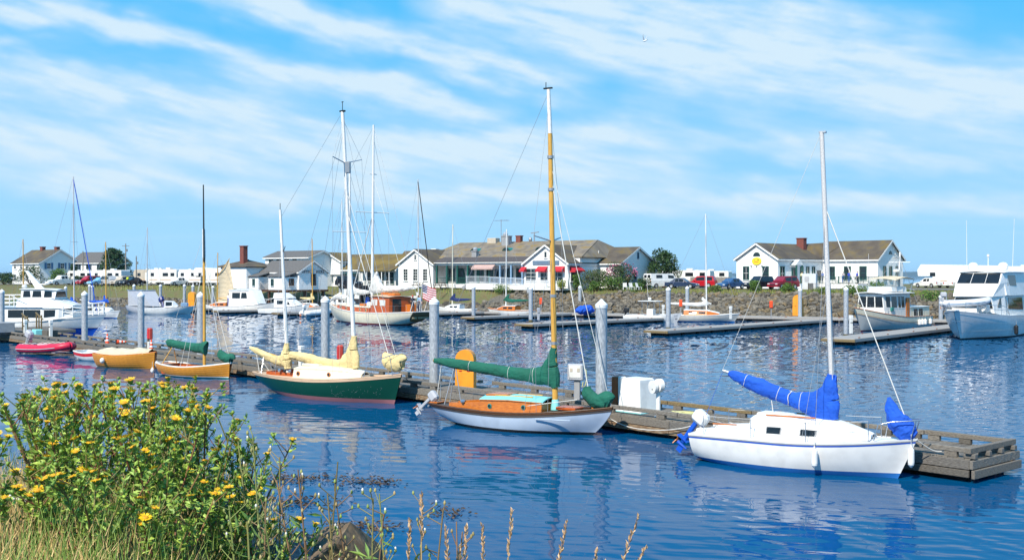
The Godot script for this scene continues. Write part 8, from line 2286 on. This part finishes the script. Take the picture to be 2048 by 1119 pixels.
func bush(called: String, label: String, cat: String, at: Vector3, w: float, h: float, n: int, a: Color, b: Color, sd: int, group := "", blooms := Color(0, 0, 0), trunk_h := 0.0, leaf_l := 0.22) -> void:
	var t := thing(called, label, cat, at, 0.0, group)
	var r := RandomNumberGenerator.new(); r.seed = sd
	var g := Geo.new()
	for k in 7:
		var q := V(r.randf_range(-0.35, 0.35) * w, trunk_h + h * r.randf_range(0.4, 0.8), r.randf_range(-0.35, 0.35) * w)
		g.tube([V(q.x * 0.08, 0, q.z * 0.08), V(q.x * 0.5, (trunk_h + q.y) * 0.4, q.z * 0.5), q], [0.05 + h * 0.012, 0.04 + h * 0.006, 0.015], 6)
	obj("trunk" if cat == "tree" else "stems", g, M.dark_wood, t)
	g = Geo.new()
	var cl := 9 + int(h)
	for k in cl:
		var f := (k + 0.5) / cl
		var ang := k * 2.4
		var rr := w * 0.5 * sqrt(r.randf()) * (1.0 - 0.5 * f)
		var c := V(cos(ang) * rr, trunk_h + h * lerpf(0.2, 0.88, f), sin(ang) * rr)
		clump(g, c, V(w * 0.22, h * 0.17, w * 0.22) * r.randf_range(0.8, 1.25), n / cl, leaf_l, r, a, b)
	obj("crown" if cat == "tree" else "foliage", g, M.leaf, t)
	if blooms.r > 0.0:
		g = Geo.new()
		for k in 260:
			var q := V(r.randfn(), absf(r.randfn()) * 0.8, r.randfn()).normalized()
			leaf(g, V(0, trunk_h + h * 0.5, 0) + q * V(w * 0.5, h * 0.5, w * 0.5) * r.randf_range(0.75, 1.05), q, 0.26, 0.1, r, blooms * r.randf_range(0.7, 1.2))
		obj("blossom", g, M.leaf_bright, t).set_meta("kind", "stuff")
const SHRUBS := ["below the white van", "below the dark blue car", "left of the bare white mast", "right of the bare white mast", "below the blue sedan", "below the black car", "below the dark red car", "near the garden chairs", "before the restaurant's corner shrubs", "before the red awnings", "before the ramp", "below the porch steps", "below the restaurant's left gable", "behind the ketch's ensign", "above the trawler", "between the trawler and the yacht", "behind the yacht's foredeck", "behind the grey workboat", "behind the tour boat's bow"]
func build_plants() -> void:
	var dg := Color(0.02, 0.05, 0.016); var mg := Color(0.05, 0.11, 0.025); var lg := Color(0.13, 0.24, 0.03); var ol := Color(0.12, 0.12, 0.05)
	# pine on the spit
	var t := thing("pine_tree", "dark spreading pine tree beside the dark-roofed house", "tree", P(-82.0, 226.0, 3.4))
	var r := RandomNumberGenerator.new(); r.seed = 900
	var g := Geo.new()
	g.tube([V(0, 0, 0), V(0.1, 3, 0), V(0.0, 7.0, 0)], [0.3, 0.2, 0.05], 8)
	var fo := Geo.new()
	for k in 34:
		var y := 1.4 + 5.5 * k / 33.0; var ang := k * 2.4; var ln := (0.7 + 3.1 * pow(1.0 - (y - 1.4) / 6.0, 0.75)) * r.randf_range(0.7, 1.1)
		var e := V(cos(ang) * ln, y + 0.35, sin(ang) * ln)
		g.tube([V(0, y, 0), e * V(0.5, 1, 0.5) - V(0, 0.05, 0), e], [0.07, 0.05, 0.02], 5)
		for q in 4: clump(fo, V(0, y, 0).lerp(e, 0.4 + 0.2 * q), V(0.65, 0.24, 0.65), 60, 0.3, r, Color(0.015, 0.055, 0.02), Color(0.04, 0.1, 0.03))
	obj("trunk", g, M.dark_wood, t); obj("crown", fo, M.leaf_dark, t)
	bush("leafy_tree", "broad green tree behind the restaurant's right gable", "tree", P(23.2, 168.0, 3.4), 5.0, 4.6, 3200, dg, mg, 1, "", Color(0, 0, 0), 1.2, 0.34)
	bush("round_shrub", "large olive-green shrub at the corner of the restaurant", "shrub", P(12.2, 157.5, 3.2), 4.6, 2.9, 2600, ol, mg, 2, "shrubs by the restaurant"); bush("flowering_shrub", "tall shrub covered in pink blossom beside the restaurant", "shrub", P(16.0, 160.0, 3.2), 4.6, 4.0, 2200, dg, mg, 3, "shrubs by the restaurant", Color(0.45, 0.12, 0.22)); bush("low_shrub", "green shrub under the pink blossom", "shrub", P(14.2, 155.8, 3.1), 3.4, 1.9, 1500, dg, lg, 4, "shrubs by the restaurant")
	bush("grassy_shrub", "tall bright green grasses against the restaurant wall", "shrub", P(9.2, 156.6, 3.2), 1.2, 2.2, 700, mg, lg, 5, "shrubs by the restaurant"); bush("yellow_shrub", "small yellow-green shrub at the restaurant's corner", "shrub", P(7.0, 155.4, 3.2), 1.5, 1.4, 500, lg, Color(0.4, 0.38, 0.04), 6, "shrubs by the restaurant"); bush("low_shrub", "dark green shrub left of the white van", "shrub", P(18.6, 155.0, 3.1), 2.6, 1.8, 900, dg, mg, 7, "shrubs by the restaurant")
	var k := 0
	for a in [[20.0, 10.5, 2.6, "first"], [24.0, 9.5, 3.2, ""], [26.5, 10.8, 2.4, ""], [30.0, 8.8, 2.8, ""], [33.5, 7.5, 3.4, ""], [37.0, 8.2, 3.2, ""], [39.5, 7.0, 2.6, ""], [15.0, 11.5, 1.8, ""], [10.5, 11.8, 1.6, ""], [5.0, 11.8, 1.6, ""], [-6.0, 11.5, 2.0, ""], [-12.0, 10.5, 2.4, ""], [-19.0, 10.0, 2.6, ""], [-26.0, 9.0, 3.0, ""], [56.0, 9.0, 3.0, ""], [60.0, 10.0, 3.0, ""], [64.5, 9.0, 3.0, ""], [-60.0, 8.0, 3.0, ""], [-68.0, 8.5, 3.4, ""]]:
		var q := shore(a[0], a[1])
		bush("bank_shrub", "low green shrub on the rock slope, " + SHRUBS[k], "shrub", P(q.x, q.y, shore_h(a[1]) - 0.15), a[2], 0.95 + 0.35 * (k % 3), 700, mg if k % 3 else ol, lg, 20 + k, "shrubs along the rock slope"); k += 1
	k = 0
	for a in [["dark hedge bush before the white house", -99.0, 226.0, 5.0, 3.8], ["yellow-green bush before the blue shutters", -92.5, 224.0, 3.6, 3.2], ["dark upright cypress between the two houses", -92.6, 232.0, 1.4, 4.2], ["dark bush before the dark-roofed house", -88.5, 228.0, 3.0, 2.9], ["low dark hedge at the left edge of the spit", -104.5, 226.0, 5.0, 2.4], ["small green bush beside the dark red car", -85.0, 216.0, 2.4, 1.6]]:
		bush("garden_bush", a[0], "bush", P(a[1], a[2], 3.4), a[3], a[4], 1500, dg if k != 1 else mg, mg if k != 1 else lg, 60 + k, "garden bushes by the houses", Color(0, 0, 0), 0.0, 0.3); k += 1
	# blades of grass along the top of the slope
	g = Geo.new(); r.seed = 77
	for i in 9000:
		var q := shore(r.randf_range(-120.0, 70.0), r.randf_range(8.5, 14.0))
		g.col = shade_of(r, Color(0.24, 0.19, 0.07), Color(0.14, 0.22, 0.04))
		var o := P(q.x, q.y, shore_h((q - SHORE_O).dot(SHORE_N)) - 0.1); var e := V(r.randf_range(-0.15, 0.15), r.randf_range(0.25, 0.6), r.randf_range(-0.15, 0.15))
		g.tri(o - V(0.06, 0, 0), o + e, o + V(0.06, 0, 0))
	tag(obj("bank_grass", g, M.leaf_olive), "dry and green grass along the top of the rock slope", "grass", "", "stuff")
	near_plants()
func flower_meshes() -> Array:
	var out := []
	var r := RandomNumberGenerator.new(); r.seed = 12
	for v in 3:
		var d := Geo.new(); d.col = Color(0.62, 0.3, 0.01)
		d.lathe([[0.0, 0.006], [0.006, 0.007], [0.010, 0.004], [0.0105, 0.0]], 10); d.col = Color(0.1, 0.2, 0.03); d.lathe([[0.0105, 0.0], [0.011, -0.006], [0.005, -0.013], [0.0, -0.014]], 10)
		var p := Geo.new()
		for k in 22:
			var a := TAU * k / 22 + r.randf_range(-0.08, 0.08); var ln := 0.013 * r.randf_range(0.85, 1.1); var lift := r.randf_range(-0.001, 0.006) + (0.004 if v == 1 else 0.0)
			var dd := V(cos(a), 0, sin(a)); var s := V(-sin(a), 0, cos(a)) * 0.0026
			p.col = Color(0.86, 0.55, 0.01) * r.randf_range(0.9, 1.06)
			var b0 := dd * 0.0095 + V(0, 0.002, 0); var b1 := dd * (0.0095 + ln * 0.6) + V(0, 0.002 + lift * 0.7, 0); var b2 := dd * (0.0095 + ln) + V(0, 0.002 + lift, 0)
			p.quad(b0 - s * 0.6, b1 - s, b1 + s, b0 + s * 0.6); p.tri(b1 - s, b2, b1 + s)
		out.push_back([d.mesh(), p.mesh()])
	return out
func near_plants() -> void:
	var r := RandomNumberGenerator.new(); r.seed = 31
	var fm := flower_meshes()
	var n := 0
	# each plant: x, distance, height, stems
	for a in [[-2.6, 5.0, 0.6, 10], [-2.25, 5.3, 0.64, 11], [-2.4, 4.7, 0.55, 9], [-2.05, 5.0, 0.68, 12], [-2.1, 5.6, 0.64, 10], [-1.85, 5.35, 0.66, 12], [-1.88, 4.8, 0.58, 10], [-1.66, 5.1, 0.66, 12], [-1.7, 5.6, 0.66, 11], [-1.5, 5.3, 0.62, 11], [-1.55, 4.85, 0.55, 10], [-1.36, 5.5, 0.6, 9], [-2.8, 5.6, 0.64, 9], [-2.5, 5.9, 0.6, 9], [-1.34, 5.05, 0.5, 9], [-2.2, 4.4, 0.36, 8], [-1.7, 4.45, 0.4, 9], [-1.42, 4.55, 0.4, 8], [-1.95, 4.55, 0.42, 9], [-1.2, 5.25, 0.44, 7]]:
		var at := P(a[0], a[1], bank_h(a[0], a[1]) - 0.02)
		var t := thing("yellow_flower_plant", "bushy green plant with yellow daisy-like flowers on the near bank", "plant", at, 0.0, "yellow-flowered plants on the near bank")
		var st := Geo.new(); var lf := Geo.new()
		for k in a[3]:
			var ang: float = TAU * k / a[3] + r.randf_range(-0.3, 0.3); var sp: float = r.randf_range(0.05, 0.26); var h: float = a[2] * r.randf_range(0.6, 0.9)
			var top := V(cos(ang) * sp, h, sin(ang) * sp); var mid := V(cos(ang) * sp * 0.55, h * 0.5, sin(ang) * sp * 0.55) + V(r.randf_range(-0.02, 0.02), 0, r.randf_range(-0.02, 0.02))
			st.col = shade_of(r, Color(0.2, 0.07, 0.04), Color(0.16, 0.18, 0.05))
			st.tube([V(cos(ang) * 0.02, 0, sin(ang) * 0.02), mid, top], [0.006, 0.005, 0.003], 5)
			var tips := [top]
			for q in 2:
				var f := r.randf_range(0.6, 0.85); var o := mid.lerp(top, f); var e := o + V(r.randf_range(-0.09, 0.09), h * (1.0 - f) * 0.55 + 0.03, r.randf_range(-0.09, 0.09))
				st.tube([o, e], [0.003, 0.002], 4); tips.push_back(e)
			for q in 64:
				var f := pow(r.randf(), 0.8)
				var o := (V(0, 0, 0).lerp(mid, f * 2.0) if f < 0.5 else mid.lerp(top, f * 2.0 - 1.0))
				var d := V(r.randf_range(-1, 1), r.randf_range(-0.1, 0.9), r.randf_range(-1, 1)).normalized()
				leaf(lf, o, d, r.randf_range(0.024, 0.056) * (1.25 - 0.5 * f), r.randf_range(0.005, 0.0095), r, shade_of(r, Color(0.12, 0.23, 0.03), Color(0.46, 0.6, 0.11)))
			for e in tips:
				for q in 7: leaf(lf, e - V(0, 0.015 * q * 0.5, 0), V(r.randf_range(-1, 1), r.randf_range(0.0, 1), r.randf_range(-1, 1)).normalized(), 0.03, 0.007, r, shade_of(r, Color(0.16, 0.28, 0.04), Color(0.32, 0.46, 0.08)))
				if r.randf() < (0.55 if e == top else 0.34):
					var m: Array = fm[r.randi() % 3]
					var f := put("flower_head", m[0], M.tinted_by_vertex, t)
					f.transform = Transform3D(Basis.from_euler(V(r.randf_range(-0.25, 0.5), r.randf() * TAU, r.randf_range(-0.3, 0.3))).scaled(Vector3.ONE * r.randf_range(0.85, 1.3)), e + V(0, 0.012, 0))
					put("petals", m[1], M.leaf_bright, f)
				elif r.randf() < 0.5:
					lf.col = Color(0.2, 0.32, 0.05); lf.ball(e + V(0, 0.006, 0), V(0.009, 0.01, 0.009), Basis.IDENTITY, 6, 4)
		obj("stems", st, M.tinted_by_vertex, t); obj("foliage", lf, M.leaf, t); n += 1
	# spindly weeds with buds, and grass in seed, against the water
	var w := 0
	for a in [[-1.04, 4.6, 4.62, 0], [-0.93, 4.9, 4.38, 1], [-0.86, 5.0, 4.46, 2], [-0.74, 4.8, 4.36, 3], [-0.68, 5.1, 4.3, 4], [-0.5, 4.7, 4.36, 5], [-0.3, 4.6, 4.24, 6], [-0.44, 4.9, 4.28, 7], [-1.16, 4.9, 4.55, 8], [-0.22, 4.8, 4.22, 9], [-1.1, 5.2, 4.45, 1], [-1.0, 4.4, 4.4, 2], [-0.8, 4.5, 4.5, 3], [-0.62, 4.6, 4.3, 4], [-0.56, 4.3, 4.42, 5], [-0.88, 4.3, 4.34, 6], [-0.38, 4.4, 4.36, 7], [-1.12, 4.5, 4.35, 8]]:
		var y0 := bank_h(a[0], a[1])
		var t := thing("budding_weed", "spindly green weed with small round buds standing against the water", "plant", P(a[0], a[1], y0), 0.0, "budding weeds on the near bank")
		var st := Geo.new(); var bd := Geo.new(); var lf := Geo.new()
		var h: float = a[2] - y0
		var bend := V(r.randf_range(-0.14, 0.16), 0, r.randf_range(-0.08, 0.08))
		st.col = shade_of(r, Color(0.16, 0.22, 0.06), Color(0.25, 0.14, 0.08)); st.tube([V(0, 0, 0), V(0, h * 0.5, 0) + bend * 0.3, V(0, h, 0) + bend], [0.0065, 0.005, 0.003], 5)
		for k in 14:
			var f := r.randf_range(0.5, 1.0); var o := V(0, h * f, 0) + bend * f * f; var e := o + V(r.randf_range(-0.07, 0.07), r.randf_range(0.02, 0.07), r.randf_range(-0.05, 0.05))
			st.tube([o, e], [0.0026, 0.002], 4)
			bd.col = shade_of(r, Color(0.2, 0.3, 0.07), Color(0.35, 0.25, 0.12)); bd.lathe([[0.0, -0.004], [0.0055, 0.0], [0.006, 0.006], [0.003, 0.014], [0.0, 0.016]], 7, e)
			if k % 9 == 0: bd.col = Color(0.7, 0.68, 0.62); bd.ball(e + V(0, 0.015, 0), V(0.005, 0.008, 0.005), Basis.IDENTITY, 6, 4)
		for k in 7: leaf(lf, V(0, h * r.randf_range(0.3, 0.85), 0), V(r.randf_range(-1, 1), r.randf_range(0.0, 0.8), r.randf_range(-1, 1)).normalized(), 0.09, 0.008, r, shade_of(r, Color(0.1, 0.2, 0.04), Color(0.2, 0.3, 0.06)))
		obj("stem", st, M.tinted_by_vertex, t); obj("buds", bd, M.tinted_by_vertex, t).set_meta("kind", "stuff"); obj("leaves", lf, M.leaf, t); w += 1
	for a in [[-0.33, 4.0, 4.5, 0.0], [-0.17, 4.1, 4.36, 0.02], [0.0, 4.0, 4.44, 0.05], [0.2, 4.0, 4.4, 0.12], [0.3, 3.9, 4.32, 0.06], [0.46, 4.0, 4.42, 0.2], [0.5, 4.1, 4.28, 0.3], [0.36, 4.2, 4.2, 0.02], [-0.12, 4.4, 4.3, -0.02], [0.44, 3.9, 4.24, 0.1], [-0.24, 4.0, 4.38, -0.03], [-0.2, 4.2, 4.26, 0.05], [0.12, 4.1, 4.22, 0.04], [-0.4, 4.3, 4.34, 0.03]]:
		var y0 := bank_h(a[0] - a[3], a[1])
		var t := thing("seeding_grass", "tall straw-coloured grass stalk with a seed head, leaning over the water", "grass", P(a[0] - a[3], a[1], y0), 0.0, "seeding grasses on the near bank")
		var h: float = a[2] - y0; var st := Geo.new(); var sd := Geo.new()
		var tip := V(a[3], h, 0); var nk := V(a[3] * 0.72, h * 0.88, 0); st.col = Color(0.42, 0.3, 0.16)
		st.tube([V(0, 0, 0), V(a[3] * 0.25, h * 0.5, 0), nk], [0.0042, 0.0035, 0.003], 5); obj("stalk", st, M.tinted_by_vertex, t)
		for k in 46:
			var f := k / 45.0; var o := nk.lerp(tip, f)
			leaf(sd, o, (V(r.randf_range(-1, 1), 0.8, r.randf_range(-1, 1)) + (tip - nk).normalized()).normalized(), 0.022 * (1.2 - 0.6 * absf(f - 0.4)), 0.0045, r, shade_of(r, Color(0.4, 0.25, 0.14), Color(0.58, 0.42, 0.26)))
		obj("seed_head", sd, M.tinted_by_vertex, t)
	# white yarrow
	var yt := thing("yarrow", "flat white flower cluster in the dry grass of the near bank", "flower", P(-2.12, 4.85, bank_h(-2.12, 4.85)))
	var g := Geo.new(); g.col = Color(0.2, 0.25, 0.1); g.tube([V(0, 0, 0), V(0.02, 0.16, 0.1)], 0.004, 5); obj("stem", g, M.tinted_by_vertex, yt)
	g = Geo.new()
	for k in 70: g.col = Color(0.75, 0.75, 0.7) * r.randf_range(0.85, 1.05); g.ball(V(0.02 + r.randfn() * 0.035, 0.165 + r.randf() * 0.012, 0.1 + r.randfn() * 0.03), V(0.007, 0.005, 0.007), Basis.IDENTITY, 5, 3)
	obj("florets", g, M.tinted_by_vertex, yt).set_meta("kind", "stuff")
	# dry and green blades over the bank
	g = Geo.new()
	for k in 15000:
		var x := r.randf_range(-3.2, -0.2); var d := r.randf_range(3.3, 6.8)
		var dry := r.randf() < (0.85 if x < -1.9 else 0.45)
		g.col = shade_of(r, Color(0.36, 0.25, 0.09), Color(0.62, 0.47, 0.22)) if dry else shade_of(r, Color(0.07, 0.15, 0.03), Color(0.2, 0.3, 0.06))
		var o := P(x, d, bank_h(x, d) - 0.02); var h := r.randf_range(0.08, 0.26) * (1.0 if dry else 1.25); var e := V(r.randf_range(-0.1, 0.1), h, r.randf_range(-0.1, 0.1)); var s := V(0.003, 0, 0.001)
		g.tri(o - s, o + e * 0.55 + V(0, h * 0.08, 0) + s * 0.6, o + s); g.tri(o + e * 0.55 + V(0, h * 0.08, 0) - s * 0.6, o + e, o + e * 0.55 + V(0, h * 0.08, 0) + s * 0.6)
	tag(obj("dry_grass", g, M.leaf_olive), "straw-coloured and green grass covering the near bank", "grass", "", "stuff")
	for a in [["grey lichen-spotted boulder among the flowers", -1.5, 5.6, 3.86, V(0.3, 0.32, 0.26), "boulder_near", 5], ["brown angular boulder at the edge of the water", -0.93, 6.0, 3.66, V(0.26, 0.3, 0.24), "boulder_brown", 6], ["dark boulder in the shade below the flowers", -1.16, 5.8, 3.62, V(0.3, 0.26, 0.26), "boulder_near", 8], ["brown boulder half hidden by the weeds", -1.2, 5.35, 3.5, V(0.34, 0.3, 0.3), "boulder_brown", 9]]:
		g = Geo.new(); g.rock(Vector3.ZERO, a[4], a[6], Basis.from_euler(V(0.5, a[6], 0.4)), 7, 4)
		var o := obj("boulder", g, M[a[5]]); o.position = P(a[1], a[2], a[3]); tag(o, a[0], "boulder", "boulders on the near bank")
func build_small() -> void:
	# seaweed drifting near the bank
	var r := RandomNumberGenerator.new(); r.seed = 3
	for a in [["long brown raft of seaweed drifting nearest the flowers", -5.6, 28.5, 1.7], ["narrow brown strand of seaweed drifting behind the boulders", -5.2, 25.6, 1.3], ["small brown patch of seaweed drifting near the seeding grass", -1.4, 24.5, 0.5], ["brown patch of seaweed beside the brown boulder", -3.0, 23.0, 0.9], ["thin brown patch of seaweed drifting by the budding weeds", -3.6, 28.0, 0.9]]:
		var g := Geo.new()
		for k in int(a[3] * 160):
			var o := V(r.randfn() * a[3] * 0.5, 0.02 + 0.03 * r.randf(), r.randfn() * 0.35)
			leaf(g, o, V(r.randf_range(-1, 1), r.randf_range(-0.1, 0.35), r.randf_range(-1, 1)).normalized(), 0.12, 0.02, r, shade_of(r, Color(0.03, 0.018, 0.01), Color(0.12, 0.07, 0.03)))
		var o2 := obj("seaweed_raft", g, M.tinted_by_vertex); o2.position = P(a[1], a[2], 0.0); tag(o2, a[0], "seaweed", "drifting seaweed")
	# gull on the wing
	var t := thing("seagull", "white gull flying with raised grey wings", "bird", P(8.46, 70.0, 20.2), 2.2)
	var g := Geo.new(); g.tube([V(0.2, 0.01, 0), V(0.14, 0.02, 0), V(0.05, 0, 0), V(-0.08, 0, 0), V(-0.2, 0.01, 0)], [0.012, 0.035, 0.055, 0.045, 0.012], 10); g.tube([V(0.19, 0.01, 0), V(0.24, 0.0, 0)], [0.01, 0.003], 6); g.tri(V(-0.16, 0.015, 0), V(-0.28, 0.02, 0.05), V(-0.28, 0.02, -0.05)); obj("body", g, M.white, t)
	for s in [-1.0, 1.0]:
		g = Geo.new(); var rows := []
		for k in 6:
			var f := k / 5.0; var c := V(0.04 - 0.1 * f * f, 0.02 + 0.36 * sin(f * 1.3) , s * (0.03 + 0.24 * f * (1.15 - 0.5 * f))); var ch := 0.1 * (1.0 - 0.75 * f)
			rows.push_back([c + V(ch * 0.5, 0, 0), c + V(0, 0.012, 0), c - V(ch * 0.5, 0, 0)])
		g.grid(rows); obj("wing", g, M.silver_grey, t)
	# poles on the spit
	for a in [["tall grey utility pole right of the pine", -77.0, 219.0, 8.2], ["short dark post right of the utility pole", -72.5, 212.0, 5.6], ["thin dark pole before the dark-roofed house", -90.6, 232.0, 7.0]]:
		t = thing("utility_pole", a[0], "pole", P(a[1], a[2], 3.4), 0.3, "poles on the spit")
		g = Geo.new(); g.tube([V(0, 0, 0), V(0, a[3], 0)], [0.14, 0.09], 8); obj("pole", g, M.fence_wood, t)
		g = Geo.new(); g.box(V(0, a[3] - 0.5, 0), V(1.4 if a[3] > 6.0 else 0.3, 0.1, 0.1)); g.lathe([[0.12, -0.3], [0.12, 0.2]], 8, V(0.25, a[3] - 1.3, 0)); obj("cross_arm", g, M.fence_wood, t)
	for k in 3:
		t = thing("garden_chair", "white slatted garden chair on the grass beside the shrubs", "chair", P(15.6 + k * 0.9, 151.6 - k * 0.4, 3.3), 0.4 * k, "garden chairs by the rock slope")
		block(t, "seat", V(0, 0.38, 0), V(0.55, 0.05, 0.5), M.off_white, 0.01)
		for q in 4: var b := Geo.new(); b.bar(V(-0.2 + q * 0.135, 0.36, -0.25), V(-0.2 + q * 0.135, 0.95, -0.45), 0.1, 0.02); obj("back_slat", b, M.off_white, t)
		for sx in [-0.25, 0.25]:
			for sz in [-0.25, 0.25]: block(t, "leg", V(sx, 0.2, sz), V(0.06, 0.4, 0.06), M.off_white)
